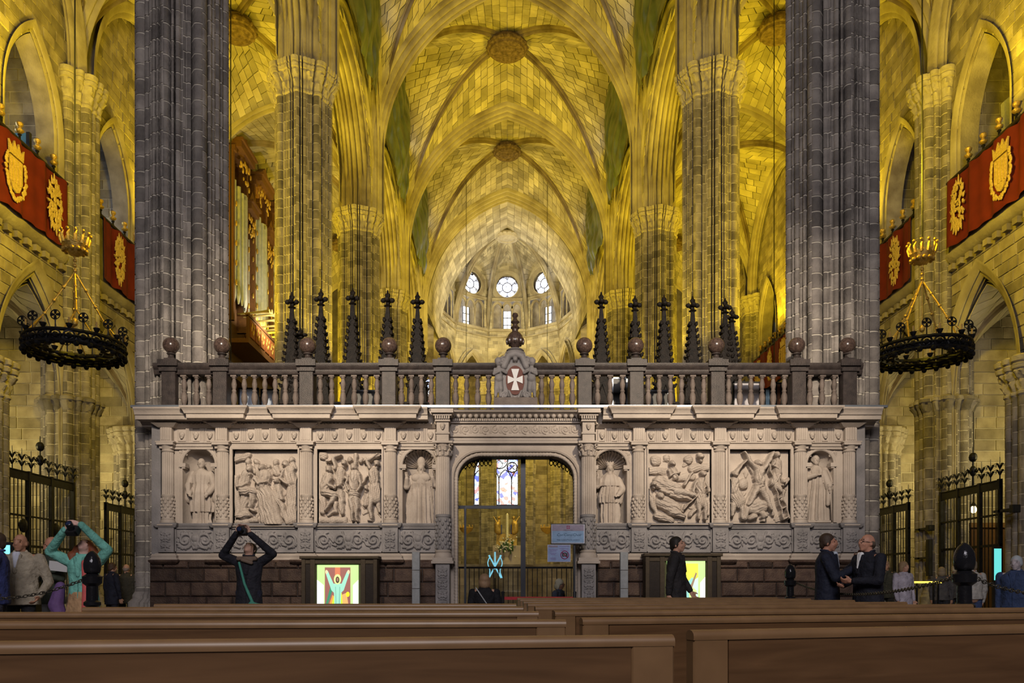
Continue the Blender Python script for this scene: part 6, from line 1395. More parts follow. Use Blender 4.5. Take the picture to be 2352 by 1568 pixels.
        mb.ell(q(0, .022, .035), (.095*k, .105*k, .10*k), 14, 10, Mr); mb.ell(q(0, .05, -.05), (.095*k, .075*k, .09*k), 12, 8, Mr)
        for g in (-1, 1): mb.ell(q(g*.083, .01, -.04), (.026*k, .055*k, .085*k), 8, 6, Mr)
    elif hairstyle == 'long':
        mb.ell(q(0, .025, .035), (.10*k, .11*k, .10*k), 14, 10, Mr); mb.cap(q(0, .08, -.03), .09*k, hc+Vector((0, .09, -.20))*k, .10*k, 10)
        for g in (-1, 1): mb.cap(q(g*.088, .02, 0), .055*k, hc+Vector((g*.15, .0, -.15))*k, .065*k, 8); mb.cap(hc+Vector((g*.15, -.02, -.10))*k, .06*k, hc+Vector((g*.12, -.06, -.26))*k, .045*k, 8)
    part('hair', mb, .011, pm(hair, .6), 1)
    mb = MB()
    for g in (-1, 1): mb.ell(q(g*.031, -.072, .012), .0105*k, 8, 6)
    o = mb.build('eyes', pm((.03, .02, .015), .2), None, 4); o.parent = t
    mb = MB()
    for g in (-1, 1): mb.cap(q(g*.015, -.094, .036), .005*k, q(g*.05, -.080, .038), .004*k, 5)
    o = mb.build('eyebrows', pm(tuple(c*.6 for c in hair)), None, 4); o.parent = t
    if glasses:
        mb = MB()
        for g in (-1, 1): mb.tube([q(g*.034+.024*math.cos(a), -.105, .008+.018*math.sin(a)) for a in np.linspace(0, 2*PI, 13)[:-1]], .0028*k, 4, closed=True); mb.tube([q(g*.058, -.103, .012), q(g*.082, .01, .008)], .003*k, 4)
        mb.tube([q(-.01, -.106, .012), q(.01, -.106, .012)], .003*k, 4); o = mb.build('glasses', M['black'], None, 4); o.parent = t
    return t
def pxyz(px, Y): return ((px-CX)*Y/F, Y, 0)
# photographers
wl = pxyz(192, 9.5)
wom = person('red-haired woman in a turquoise jacket photographing upward beside the left bollard', wl, 0, 1.62, face=(.95, .1), arms={-1: [(-.39, -.06, 1.50), (-.10, -.24, 1.76)], 1: [(.33, -.05, 1.52), (.10, -.24, 1.82)]}, hands={-1: ((.7, -.2, .5), (.4, -.8, .2)), 1: ((-.8, -.1, .2), (-.2, -.8, -.4))},
             coat=(.16, .44, .38), skirt=(.42, .26, .14), hair=(.20, .055, .02), hairstyle='long', coat_len=.80, skin=(.62, .38, .33))
mb = MB(); mb.cap((.10, -.17, 1.30), .035, (.13, -.20, 1.0), .04, 8); mb.cap((.13, -.20, 1.0), .04, (.15, -.24, .55), .05, 8); o = blob('scarf', mb, .012, pm((.55, .10, .10))); o.parent = wom
mb = MB(); mb.cap((-.25, -.05, 1.02), .06, (-.30, -.05, .80), .09, 8); mb.cap((-.30, -.05, .80), .09, (-.26, -.05, .7), .08, 8); o = blob('shoulder_bag', mb, .014, pm((.13, .07, .20))); o.parent = wom
phl = pxyz(572, 11.5)
pho = person('photographer in a black leather jacket with a green strap, pointing a camera upward', phl, 0, 1.70, face=(.9, -.15), arms={-1: [(-.36, -.06, 1.47), (-.10, -.24, 1.77)], 1: [(.36, -.05, 1.49), (.10, -.24, 1.76)]}, hands={-1: ((.4, -.1, .8), (.6, -.6, .2)), 1: ((-.4, -.1, .8), (-.5, -.7, .1))},
             coat=(.018, .018, .026), legs=(.02, .022, .04), hair=(.03, .02, .015), hairstyle='short', coat_len=.72, skin=(.55, .33, .25), glasses=False)
mb = MB(); mb.cap((-.09, -.16, 1.36), .020, (.0, -.19, 1.05), .022, 6); mb.cap((.0, -.19, 1.05), .022, (.12, -.20, .78), .026, 6); mb.cap((.10, -.20, .76), .05, (.20, -.16, .72), .06, 8); o = blob('green_strap', mb, .010, pm((.06, .26, .20))); o.parent = pho
mb = MB(); mb.cap((-.12, -.10, 1.42), .035, (.12, -.10, 1.42), .035, 8); mb.cap((-.05, -.14, 1.40), .03, (.08, -.15, 1.36), .03, 8); o = blob('scarf', mb, .012, pm((.17, .12, .09))); o.parent = pho
def camera_thing(label, c, pitch):
    t = thing('camera', label, 'camera', c); t.rotation_euler = (pitch, 0, 0)
    a = MB(); a.cbox(-.068, .068, -.035, .035, -.048, .045, .008); a.box(-.03, .03, -.03, .03, .045, .072); a.cbox(.04, .07, -.05, .035, -.048, .04, .006); child('camera_body', a.mesh('camera_body', M['black']), t)
    a = MB(); V = MB(); V.lathe([(.036, 0), (.036, .05), (.04, .055), (.04, .10), (.034, .105), (.03, .095)], 18); me = V.mesh('lens', pm((.015, .015, .02), .25), .5); o = child('lens', me, t, (0, -.03, -.004)); o.rotation_euler = (PI/2, 0, 0)
    g = MB(); g.lathe([(.001, .096), (.03, .097)], 16); o2 = child('glass', g.mesh('glass', pm((.02, .03, .08), .05)), t, (0, -.03, -.004)); o2.rotation_euler = (PI/2, 0, 0)
camera_thing('black camera with a lens held above the face of the red-haired woman', (wl[0]+.02, wl[1]-.27, 1.66), -.75)
camera_thing('black camera held high by the photographer in leather', (phl[0], phl[1]-.30, 1.79), -.3)
# standing visitors on the left
person('heavy man in a beige jacket over a white shirt at the far left', pxyz(48, 10.4), .1, 1.70, coat=(.36, .31, .24), legs=(.02, .02, .025), hair=(.20, .10, .06), hairstyle='bald', coat_len=.78, shirt=(.55, .57, .68), bulk=1.22, skin=(.45, .23, .15), arms={-1: [(-.34, .02, 1.08), (-.30, -.18, .92)], 1: [(.34, .02, 1.08), (.30, -.16, .90)]})
pr = person('balding man in a dark green jacket reading a white leaflet, left of the red-haired woman', pxyz(122, 11.6), -.5, 1.74, coat=(.05, .06, .045), legs=(.35, .37, .42), hair=(.15, .09, .05), hairstyle='bald', face=(-.35, -.3), coat_len=.75, skin=(.50, .24, .16), arms={-1: [(-.26, -.05, 1.12), (-.08, -.30, 1.18)], 1: [(.27, -.05, 1.12), (.12, -.30, 1.18)]})
c = pxyz(132, 11.2); mb = MB(); mb.prism([(-.13, -.06), (.12, -.09), (.15, .05), (-.10, .08)], (c[0], c[1], 1.31), (1, 0, 0), (0, -.3, .95), (0, -1, -.3), 0, .004); tag(mb.build('leaflet', M['white']), 'white paper leaflet held by the balding man on the left', 'leaflet')
person('person in blue at the left picture edge with a cyan lit screen beside', pxyz(-6, 9.6), -1.2, 1.66, coat=(.03, .04, .14), legs=(.03, .03, .05), hair=(.05, .03, .02), arms={1: [(.25, -.05, 1.10), (.10, -.33, 1.18)]})
person('person in dark navy clothes behind the left bollard', pxyz(257, 17.5), 2.6, 1.55, coat=(.018, .02, .035), legs=(.015, .015, .025), hair=(.09, .05, .03), coat_len=.7)
person('bald man in an olive green jacket seen from behind, beside the left pier', pxyz(290, 18.5), PI, 1.55, coat=(.055, .05, .035), legs=(.02, .02, .02), hair=(.25, .2, .17), hairstyle='bald', coat_len=.7, bulk=1.12)
# at the doorway
dw = person('woman in a black coat with a thin shoulder strap sitting before the doorway, back turned', pxyz(1113, 13.6), PI, 1.66, seated=1, coat=(.010, .010, .014), hair=(.27, .17, .10), hairstyle='bob', coat_len=.88, bulk=1.12)
mb = MB(); mb.cap((.14, .15, 1.0), .011, (-.05, .165, .72), .011, 6); mb.ell((-.06, .17, .70), (.03, .012, .03), 10, 6); o = mb.build('strap', pm((.35, .37, .40), .3), None, 4); o.parent = dw
person('grey-haired woman in a blue-grey scarf seated behind the desk in the doorway', pxyz(1284, 17.0), 1.1, 1.6, seated=1, coat=(.12, .15, .24), hair=(.62, .60, .50), hairstyle='bob', face=(-.2, 0), glasses=True)
# right side
person('dark-clothed man with tousled hair walking past the right light box', pxyz(1553, 12.2), 1.35, 1.78, coat=(.025, .022, .024), legs=(.02, .02, .025), hair=(.02, .016, .013), hairstyle='short', coat_len=.62, face=(.1, -.2), bulk=1.05, arms={-1: [(-.27, .08, 1.12), (-.25, .10, .88)], 1: [(.27, -.08, 1.12), (.24, -.20, .92)]})
person('taller man in a dark navy suit facing right, talking with his hands up', pxyz(1899, 10.5), 1.2, 1.71, coat=(.013, .016, .032), legs=(.012, .014, .025), hair=(.05, .03, .02), hairstyle='short', shirt=(.45, .5, .6), coat_len=.66, bulk=1.12, skin=(.45, .22, .15), arms={-1: [(-.28, -.10, 1.12), (-.10, -.34, 1.26)], 1: [(.26, -.16, 1.12), (.06, -.36, 1.34)]}, hands={-1: ((.3, -.4, .8), (.6, 0, -.2)), 1: ((-.2, -.4, .9), (-.6, 0, .2))})
person('balding man with glasses in a dark suit and white collar facing left', pxyz(1994, 10.1), -1.35, 1.68, coat=(.012, .013, .022), legs=(.012, .012, .02), hair=(.10, .075, .055), hairstyle='bald', shirt=(.7, .7, .72), coat_len=.66, bulk=1.2, skin=(.50, .25, .17), glasses=True, face=(.15, 0), arms={-1: [(-.28, -.08, 1.10), (-.10, -.30, 1.05)], 1: [(.28, -.06, 1.10), (.10, -.28, 1.10)]})
person('person in an olive jacket with a hand at the face behind the two suited men', pxyz(2035, 17.8), -.6, 1.6, coat=(.05, .05, .035), legs=(.03, .03, .03), hair=(.30, .20, .13), hairstyle='short', arms={-1: [(-.25, -.1, 1.12), (-.08, -.18, 1.40)]})
person('person in a white and lilac jacket right of the suited men', pxyz(2075, 15.8), .4, 1.52, coat=(.46, .42, .50), legs=(.05, .05, .08), hair=(.30, .20, .11), hairstyle='bob', coat_len=.72, bulk=1.15)
person('grey-haired visitor in a grey coat seen from behind near the right grille', pxyz(2163, 18.5), 2.7, 1.48, coat=(.09, .085, .09), legs=(.03, .03, .04), hair=(.28, .22, .14), hairstyle='bob')
person('fair-haired visitor holding papers next to the right bollard', pxyz(2194, 19.5), 2.2, 1.55, coat=(.075, .07, .07), legs=(.03, .03, .04), hair=(.48, .40, .28), hairstyle='short', face=(-.3, 0))
person('visitor in a light grey sweater and blue trousers just behind the right bollard', pxyz(2234, 14.5), PI, 1.50, coat=(.42, .40, .38), legs=(.04, .06, .14), hair=(.22, .17, .12), coat_len=.9, bulk=1.05)
person('person in dark blue at the right picture edge', pxyz(2335, 10.5), -.9, 1.42, coat=(.03, .05, .12), legs=(.02, .025, .06), hair=(.35, .38, .42), hairstyle='short', bulk=1.25, skin=(.4, .35, .38))
# ================================================================ glass doorway, signs, kiosks
YD = YS+.42; dk = YD/F
def dX(px): return (px-CX)*dk
def dZ(py): return CH+(HZ-py)*dk
door = thing('door_1', 'glazed doorway with dark metal frame in the middle of the choir screen', 'door', (dX(1185), YD, 0), None, 'structure')
def bar_(nm, p0, p1, q0, q1, d=.05, y=0):
    mb = MB(); mb.box(dX(p0), dX(p1), YD-d/2+y, YD+d/2+y, max(0, dZ(q1)), dZ(q0)); return mb.build(nm, M['glassframe'], door)
bar_('frame_stile', 1044, 1052, 1040, 1480); bar_('frame_stile', 1318, 1328, 1040, 1480); bar_('frame_mullion', 1196, 1207, 1040, 1480, .08); bar_('frame_mullion', 1066, 1071, 1168, 1480); bar_('frame_transom', 1050, 1198, 1161, 1168); bar_('frame_head', 1044, 1328, 1036, 1052, .10); bar_('frame_sill', 1044, 1328, 1464, 1476)
for a, b, c0, c1 in ((1052, 1196, 1052, 1161), (1071, 1196, 1168, 1464)):
    mb = MB(); mb.box(dX(a), dX(b), YD-.004, YD+.004, dZ(c1), dZ(c0)); mb.build('pane', M['glass'], door)
vl = MB()
for a, b in ((1054, 1130), (1262, 1318)):
    n = int((b-a)/9)
    for k in range(n):
        p = a+(k+.5)*(b-a)/n; q = 1056+ (10*((k/(n-1)-1)**2) if a < 1100 else 22*(k/(n-1))**2)
        vl.tube([(dX(p+4.2*math.cos(t_)), YD+.12, dZ(q+5+5*math.sin(t_))) for t_ in np.linspace(0, 2*PI, 11)[:-1]], .010, 4, closed=True); vl.box(dX(p-4.5), dX(p+4.5), YD+.11, YD+.13, dZ(q), dZ(1046)); vl.ell((dX(p), YD+.12, dZ(q+11)), .014, 6, 4)
vl.build('tracery_valance', M['iron'], door)
# ---- signs
def text(parent, body, size, px, py, Y, mat, align='CENTER', name='lettering', shear=0):
    cu = bpy.data.curves.new(name, 'FONT'); cu.body = body; cu.size = size; cu.align_x = align; cu.align_y = 'CENTER'; cu.shear = shear; cu.extrude = .0006; cu.resolution_u = 2
    cu.materials.append(mat); o0 = bpy.data.objects.new('tmp_text', cu); me = bpy.data.meshes.new_from_object(o0); o = bpy.data.objects.new(name, me); bpy.data.objects.remove(o0); o.location = ((px-CX)*Y/F, Y, CH+(HZ-py)*Y/F); o.rotation_euler = (PI/2, 0, 0); put(o, parent); return o
YG = YS-.46; gk = YG/F; gX = lambda p: (p-CX)*gk; gZ = lambda q: CH+(HZ-q)*gk
blue = pm((.20, .32, .52), .5); lilac = pm((.24, .21, .30), .5); ink = pm((.02, .06, .12)); wine = pm((.25, .02, .10)); sgw = pm((.5, .5, .6))
sg = thing('choir_sign', 'framed blue sign for the choir visit hanging at the right of the doorway', 'sign', (gX(1305), YG, gZ(1250)))
mb = MB(); mb.box(gX(1265), gX(1345), YG, YG+.03, gZ(1250), gZ(1202)); mb.build('frame', M['black'], sg)
mb = MB(); mb.box(gX(1266.5), gX(1343), YG-.004, YG, gZ(1247.5), gZ(1204)); mb.build('border', sgw, sg)
mb = MB(); mb.box(gX(1268), gX(1341), YG-.006, YG-.003, gZ(1246), gZ(1219)); mb.build('lower_field', blue, sg)
mb = MB(); mb.box(gX(1268), gX(1341), YG-.006, YG-.003, gZ(1219), gZ(1205)); mb.build('upper_field', lilac, sg)
mb = MB(); cx_, cz_ = gX(1305), gZ(1210.5)
for q in range(4):
    a = PI/2*q+PI/4; pts = [(cx_+.008*math.cos(a), cz_+.008*math.sin(a))]+[(cx_+.034*math.cos(a+b), cz_+.034*math.sin(a+b)) for b in (-.55, -.2, .2, .55)]; mb.prism(pts, (0, YG, 0), (1, 0, 0), (0, 0, 1), (0, -1, 0), .005, .008)
mb.build('round_emblem', wine, sg)
text(sg, 'CATEDRAL DE BARCELONA', .014, 1305, 1217, YG-.008, ink); text(sg, 'Cor/Coro/Choir', .066, 1307, 1228, YG-.008, ink, shear=.25); text(sg, 'Visita turística/Tourist admission', .032, 1305, 1239.5, YG-.008, ink, shear=.1)
s2 = thing('no_photo_sign', 'smaller pale blue notice with a crossed-out camera below the choir sign', 'sign', (gX(1284), YG, gZ(1290)))
mb = MB(); mb.box(gX(1257.5), gX(1310.5), YG, YG+.012, gZ(1290), gZ(1250.5)); mb.build('border', sgw, s2); mb = MB(); mb.box(gX(1258.5), gX(1309.5), YG-.003, YG, gZ(1289), gZ(1251.5)); mb.build('field', pm((.24, .32, .56), .5), s2)
mb = MB(); mb.tube([(gX(1297+9*math.cos(a)), YG-.005, gZ(1274+9*math.sin(a))) for a in np.linspace(0, 2*PI, 25)[:-1]], .008, 5, closed=True); mb.tube([(gX(1291), YG-.009, gZ(1268)), (gX(1303), YG-.009, gZ(1280))], .007, 5); mb.build('prohibition_ring', wine, s2)
mb = MB(); mb.box(gX(1291), gX(1303.5), YG-.006, YG-.003, gZ(1278), gZ(1270)); mb.box(gX(1294), gX(1300), YG-.006, YG-.003, gZ(1270), gZ(1268.4)); mb.build('camera_pictogram', M['black'], s2)
mb = MB(); mb.tube([(gX(1297+2.4*math.cos(a)), YG-.007, gZ(1274+2.4*math.sin(a))) for a in np.linspace(0, 2*PI, 17)[:-1]], .004, 4, closed=True); mb.build('lens_ring', sgw, s2)
mb = MB(); mb.box(gX(1260), gX(1281), YG-.004, YG-.002, gZ(1256.5), gZ(1252.5)); mb.build('heading_bar', lilac, s2)
mb = MB(); rnd = random.Random(2)
for y_, x_, w_ in ((1262, 1261, 20), (1265, 1263, 15), (1270, 1263, 15), (1273, 1265, 11), (1281, 1264, 12), (1283.5, 1264, 13), (1254, 1285, 22), (1259, 1285, 20), (1263, 1287, 18)): mb.box(gX(x_), gX(x_+w_), YG-.004, YG-.002, gZ(y_+.6), gZ(y_-.6))
mb.build('small_print', pm((.20, .16, .36)), s2)['kind'] = 'stuff'
mb = MB(); st_ = thing('sign_stand', 'dark metal stand carrying the signs at the right of the doorway', 'stand', (gX(1325), YG+.06, 0)); mb.box(gX(1318), gX(1322), YG+.035, YG+.075, 0, gZ(1204)); mb.build('pole', M['glassframe'], st_); mb = MB(); mb.lathe([(.16, 0), (.16, .02), (.03, .05)], 18, (gX(1320), YG+.055, 0)); mb.build('base', M['glassframe'], st_)
# ---- light-box kiosks
def kiosk(p0, p1, l0, l1, ytop, ltop, Y, label, art):
    k = Y/F; X = lambda p: (p-CX)*k; Z = lambda q: CH+(HZ-q)*k; t = thing('light_box_kiosk', label, 'kiosk', (X((p0+p1)/2), Y, 0), 'wooden light-box kiosks'); wd = pm((.075, .055, .035)); wd2 = pm((.03, .022, .018))
    mb = MB(); mb.box(X(p0), X(p1), Y+.06, Y+.30, 0, Z(ytop)); mb.build('case', wd, t)
    mb = MB(); mb.cbox(X(p0)-.03, X(p1)+.03, Y-.03, Y+.32, Z(ytop), Z(ytop)+.05, .01); mb.build('top_board', wd, t)
    for a, b in ((p0, p0+9), (p1-9, p1), (l0-16, l0-5), (l1+5, l1+16)): mb = MB(); mb.cbox(X(a), X(b), Y, Y+.07, 0, Z(ytop), .006); mb.build('upright', wd, t)
    for a, b in ((p0+9, l0-16), (l1+16, p1-9)): mb = MB(); mb.box(X(a), X(b), Y+.035, Y+.065, .08, Z(ytop+12)); mb.build('dark_panel', wd2, t)
    mb = MB(); mb.box(X(p0+9), X(p1-9), Y+.02, Y+.06, Z(ytop+11), Z(ytop)); mb.build('header', wd, t)
    mb = MB(); mb.box(X(l0-5), X(l1+5), Y+.02, Y+.06, 0, .45); mb.build('footer', wd, t)
    L = thing('x', 'x', 'x') if False else None
    zt, zb = Z(ltop), .45; scr_m = flat_emit('lightbox_green', (.42, .74, .24), 1.0)
    mb = MB(); mb.box(X(l0), X(l1), Y+.01, Y+.03, zb, zt); lb = mb.build('light_panel', scr_m, t); wh = flat_emit('lightbox_white', (.9, .92, .92), 1.0); H_ = zt-zb
    for a, b in art_sides(l0, l1):
        mb = MB(); mb.prism([(X(a), zb), (X(b), zb), (X(b) if a == l0 else X(a)+.0, zb+H_*.62), (X(a) if a == l0 else X(b), zb+H_*.72)] if a == l0 else [(X(a), zb), (X(b), zb), (X(b), zb+H_*.72), (X(a), zb+H_*.62)], (0, Y, 0), (1, 0, 0), (0, 0, 1), (0, -1, 0), -.01, -.006); mb.build('lit_side', wh, t)
    x0, x1 = X(l0+(l1-l0)*.19), X(l1-(l1-l0)*.19); zt2 = zt-H_*.045
    def poly(nm, col, pts, d, e=.75): 
        m_ = MB(); m_.prism([(x0+(x1-x0)*u, zb+(zt2-zb)*v) for u, v in pts], (0, Y, 0), (1, 0, 0), (0, 0, 1), (0, -1, 0), -d, .001-d+.003); m_.build(nm, flat_emit('art_%d' % len(bpy.data.materials), col, e), t)
    poly('picture_ground', (.30, .12, .10), [(0, 0), (1, 0), (1, 1), (0, 1)], -.000)
    art(poly)
def art_sides(l0, l1): return ((l0, l0+(l1-l0)*.16), (l1-(l1-l0)*.13, l1))
def art1(poly):
    poly('picture_band', (.62, .20, .10), [(.4, .78), (.6, .78), (.6, 1), (.4, 1)], -.003); poly('picture_ray', (.75, .35, .08), [(.0, .0), (.25, .0), (.38, .42), (.3, .46)], -.003); poly('picture_ray', (.62, .80, .05), [(.12, 0), (.45, 0), (.42, .55)], -.004); poly('picture_ray', (.80, .45, .15), [(1, 0), (.8, 0), (.62, .45), (.85, .5)], -.003); poly('picture_ray', (.62, .80, .05), [(.58, 0), (.75, 0), (.66, .5), (.58, .5)], -.004); poly('picture_ray', (.05, .25, .14), [(0, .2), (.0, .08), (.3, .55), (.22, .62)], -.004)
    poly('robe', (.32, .68, .52), [(.40, 0), (.60, 0), (.64, .5), (.74, .55), (.97, .90), (.88, .93), (.66, .68), (.34, .68), (.12, .93), (.03, .90), (.26, .55), (.36, .5)], -.006, .8)
    for u in (.07, .93): poly('raised_hand', (.75, .62, .38), [(u+.05*math.cos(a), .91+.04*math.sin(a)) for a in np.linspace(0, 2*PI, 13)[:-1]], -.008)
    poly('halo', (.66, .85, .30), [(.5+.14*math.cos(a), .765+.10*math.sin(a)) for a in np.linspace(0, 2*PI, 19)[:-1]], -.008); poly('head', (.09, .06, .04), [(.5+.075*math.cos(a), .755+.065*math.sin(a)) for a in np.linspace(0, 2*PI, 15)[:-1]], -.010, .4); poly('face', (.45, .28, .18), [(.5+.04*math.cos(a), .76+.04*math.sin(a)) for a in np.linspace(0, 2*PI, 13)[:-1]], -.012, .4); poly('disc', (.75, .90, .02), [(.9+.07*math.cos(a), .47+.05*math.sin(a)) for a in np.linspace(0, 2*PI, 15)[:-1]], -.008)
    for u0, u1 in ((.44, .42), (.56, .58)): poly('robe_fold', (.10, .25, .20), [(u0, .02), (u0+.012, .02), (u1+.012, .62), (u1, .62)], -.009, .4)
def art2(poly):
    poly('pale_ground', (.60, .80, .72), [(0, 0), (1, 0), (1, .9), (0, .9)], -.003); poly('picture_ray', (.70, .72, .08), [(.5, .6), (1, .75), (1, 1), (.3, 1)], -.004); poly('picture_ray', (.62, .80, .30), [(.3, 0), (.6, 0), (.95, .5), (.7, .6)], -.004); poly('robe', (.30, .66, .60), [(.2, 0), (.7, 0), (.6, .5), (.85, .7), (.75, .75), (.4, .6), (.2, .7)], -.006); poly('arm', (.40, .28, .18), [(.45, .48), (.75, .56), (.95, .82), (.9, .84), (.7, .62), (.45, .55)], -.008, .5)
kiosk(692, 866, 728, 823, 1283, 1297, YS-.48, 'wooden kiosk with a lit picture of a robed figure, left of the doorway', art1)
kiosk(1483, 1656, 1532, 1620, 1277, 1288, YS-.48, 'wooden kiosk with a lit green and white picture, right of the doorway', art2)
# ---- slender pale posts
for p, lab in ((955, 'tall pale grey square post left of the doorway'), (1434, 'tall pale grey square post right of the doorway')):
    Y = 14.2; k = Y/F; t = thing('info_post', lab, 'post', ((p-CX)*k, Y, 0)); x = (p-CX)*k; zt = CH+(HZ-1267)*k
    for i in range(5):
        mb = MB(); mb.cbox(x-.068, x+.068, Y, Y+.12, i*zt/5+.004, (i+1)*zt/5-.002, .006); mb.build('post_segment', pm((.34, .35, .36), .5), t)
# ---- bollards and chains
bm_ = MB(); bm_.lathe([(.15, 0), (.15, .05), (.08, .09), (.065, .14), (.065, .42), (.08, .43), (.08, .46), (.06, .47), (.058, .80), (.085, .82), (.085, .85), (.06, .87), (.058, 1.02), (.095, 1.05), (.10, 1.12), (.07, 1.14), (.05, 1.155)], 20); bol_me = bm_.mesh('shaft', pm((.020, .020, .024), .25, .5), .6)
ac = MB(); ac.lathe([(.05, 1.15), (.075, 1.16), (.085, 1.20), (.088, 1.25), (.078, 1.31), (.05, 1.36), (.018, 1.39), (.0, 1.395)], 20); ac_me = ac.mesh('acorn_finial', pm((.025, .025, .03), .12, .5), 4)
lk = MB(); lk.tube([(.030*math.cos(a), .016*math.sin(a), 0) for a in np.linspace(0, 2*PI, 11)[:-1]], .0055, 5, closed=True); lk_me = lk.mesh('link', mk('chain_metal', (.06, .055, .045), (.14, .125, .10), .4, .7, 12), 4)
def bollard(px, Y, lab):
    t = thing('bollard', lab, 'bollard', ((px-CX)*Y/F, Y, 0), 'acorn-topped bollards'); child('shaft', bol_me, t); child('acorn_finial', ac_me, t); return Vector(((px-CX)*Y/F, Y, 1.09))
b1 = bollard(212, 8.4, 'dark acorn-topped bollard in front of the red-haired woman'); b2 = bollard(2215, 6.9, 'dark shiny acorn-topped bollard on the right before the grille'); b3 = bollard(1815, 13.0, 'small distant acorn-topped bollard by the screen plinth')
def chain(a, b, sag, lab):
    a, b = Vector(a), Vector(b); L = (b-a).length; pts = []; n = 200
    for i in range(n+1): u = i/n; p = a.lerp(b, u); p.z -= 4*sag*u*(1-u); pts.append(p)
    t = thing('chain', lab, 'chain', a, 'barrier chains'); acc = 0; nxt = 0; k = 0
    for i in range(n):
        d = (pts[i+1]-pts[i]).length; acc += d
        if acc >= nxt:
            q = (pts[i+1]-pts[i]).to_track_quat('X', 'Z'); o = bpy.data.objects.new('link', lk_me); o.location = pts[i]; o.rotation_mode = 'QUATERNION'; o.rotation_quaternion = q @ Matrix.Rotation(PI/2*(k % 2)+.4, 3, 'X').to_quaternion(); put(o, t); nxt += .046; k += 1
chain(b1+Vector((-.09, 0, 0)), (-6.4, 8.6, 1.02), .17, 'barrier chain sagging left from the bollard by the red-haired woman')
chain(b2+Vector((.09, 0, 0)), (5.6, 7.6, 1.05), .12, 'barrier chain running right from the shiny bollard')
chain(b3+Vector((.09, 0, 0)), b2+Vector((-.09, 0, 0)), .17, 'long barrier chain sagging in front of the suited men')
t = thing('barrier_belt', 'red belt barrier stretched across the doorway', 'barrier', (gX(1240), YS-.3, 0)); Yb = YS-.30
mb = MB(); mb.box((1157-CX)*Yb/F, (1318-CX)*Yb/F, Yb-.004, Yb+.004, CH+(HZ-1377)*Yb/F, CH+(HZ-1370)*Yb/F); mb.build('belt', pm((.42, .02, .03), .5), t)
for p in (1155, 1320):
    mb = MB(); mb.lathe([(.16, 0), (.16, .02), (.03, .05), (.03, .90), (.035, .92), (.02, .94)], 16, ((p-CX)*Yb/F, Yb, 0)); mb.build('post', M['black'], t, .6)
# ---- right aisle bits
t = thing('candle_rack', 'small votive rack with a yellow lit tray by the right chapel pier', 'rack', Vector(pxyz(2125, 16.5))); c = Vector(pxyz(2125, 16.5))
mb = MB(); mb.box(c.x-.28, c.x+.28, c.y-.12, c.y+.12, 1.10, 1.14); mb.build('tray', flat_emit('votive_glow', (.9, .7, .1), 1.2), t); mb = MB()
for sx_ in (-1, 1):
    for sy_ in (-1, 1): mb.box(c.x+sx_*.22-.015, c.x+sx_*.22+.015, c.y+sy_*.09-.015, c.y+sy_*.09+.015, 0, 1.1)
mb.box(c.x-.24, c.x+.24, c.y-.11, c.y+.11, .6, .63); mb.build('frame', M['iron'], t)
for px, y0, y1, Y, hw, lab in ((2140, 1205, 1218, 24.95, .10, 'small black loudspeaker box high on the right chapel pier'), (2138, 1238, 1322, 24.95, .07, 'slim black column loudspeaker on the right chapel pier'), (2336, 1158, 1176, 20.2, .10, 'black loudspeaker on the pier at the far right edge')):
    a = Wp(px, y0, Y); b = Wp(px, y1, Y); t = thing('loudspeaker', lab, 'loudspeaker', b); mb = MB(); mb.cbox(a.x-hw, a.x+hw, Y, Y+.16, b.z, a.z, .01); mb.build('cabinet', M['black'], t); mb = MB(); mb.box(a.x-hw*.8, a.x+hw*.8, Y-.006, Y, b.z+.02, a.z-.02); mb.build('speaker_cloth', pm((.02, .02, .02), .9), t); mb = MB(); mb.box(a.x-.03, a.x+.03, Y+.16, Y+.95, (a.z+b.z)/2-.03, (a.z+b.z)/2+.03); mb.box(a.x-.03, a.x+.6, Y+.65, Y+.75, (a.z+b.z)/2-.03, (a.z+b.z)/2+.03); mb.build('bracket', M['black'], t)
c = Wp(2292, 1280, 20.2); t = thing('lit_panel', 'upright cyan lit panel beside the right grille', 'lamp', (c.x, c.y, 0)); mb = MB(); mb.box(c.x-.09, c.x+.09, c.y, c.y+.05, 1.2, 2.0); mb.build('glowing_face', flat_emit('cyan_glow', (.12, .62, .60), .9), t); mb = MB(); mb.box(c.x-.11, c.x+.11, c.y+.01, c.y+.08, 0, 2.05); mb.build('post', M['black'], t)
c = Wp(8, 1285, 13.0); t = thing('lit_panel', 'upright cyan lit panel at the left picture edge', 'lamp', (c.x, c.y, 0)); mb = MB(); mb.box(c.x-.10, c.x+.10, c.y, c.y+.05, 1.1, 1.7); mb.build('glowing_face', flat_emit('cyan_glow2', (.2, .75, .9), 1.2), t); mb = MB(); mb.box(c.x-.12, c.x+.12, c.y+.01, c.y+.08, 0, 1.75); mb.build('post', M['black'], t)
t = thing('chapel_lantern', 'small glowing lantern hanging behind the right grille', 'lamp', Wp(2236, 1170, 24.5)); c = Wp(2236, 1170, 24.5); mb = MB(); mb.ell(c, (.09, .09, .11), 10, 8); mb.build('globe', flat_emit('lantern_glow', (1, .8, .35), 6), t, 4); mb = MB(); mb.tube([c+Vector((0, 0, .1)), c+Vector((0, 0, 3.0))], .012, 5); mb.lathe([(.12, .10), (.04, .2), (.02, .24)], 10, c); mb.build('hanger', M['iron'], t)
t = thing('altar_screen', 'dark wooden retable behind the right chapel grille', 'retable', (16.2, 25.0, 0)); mb = MB(); mb.cbox(14.6, 16.9, 25.05, 25.3, 0, 2.9, .01); mb.build('panel', pm((.075, .035, .015)), t); mb = MB(); mb.box(14.55, 16.95, 25.0, 25.32, 2.9, 3.05); mb.build('cornice', pm((.10, .05, .02)), t)
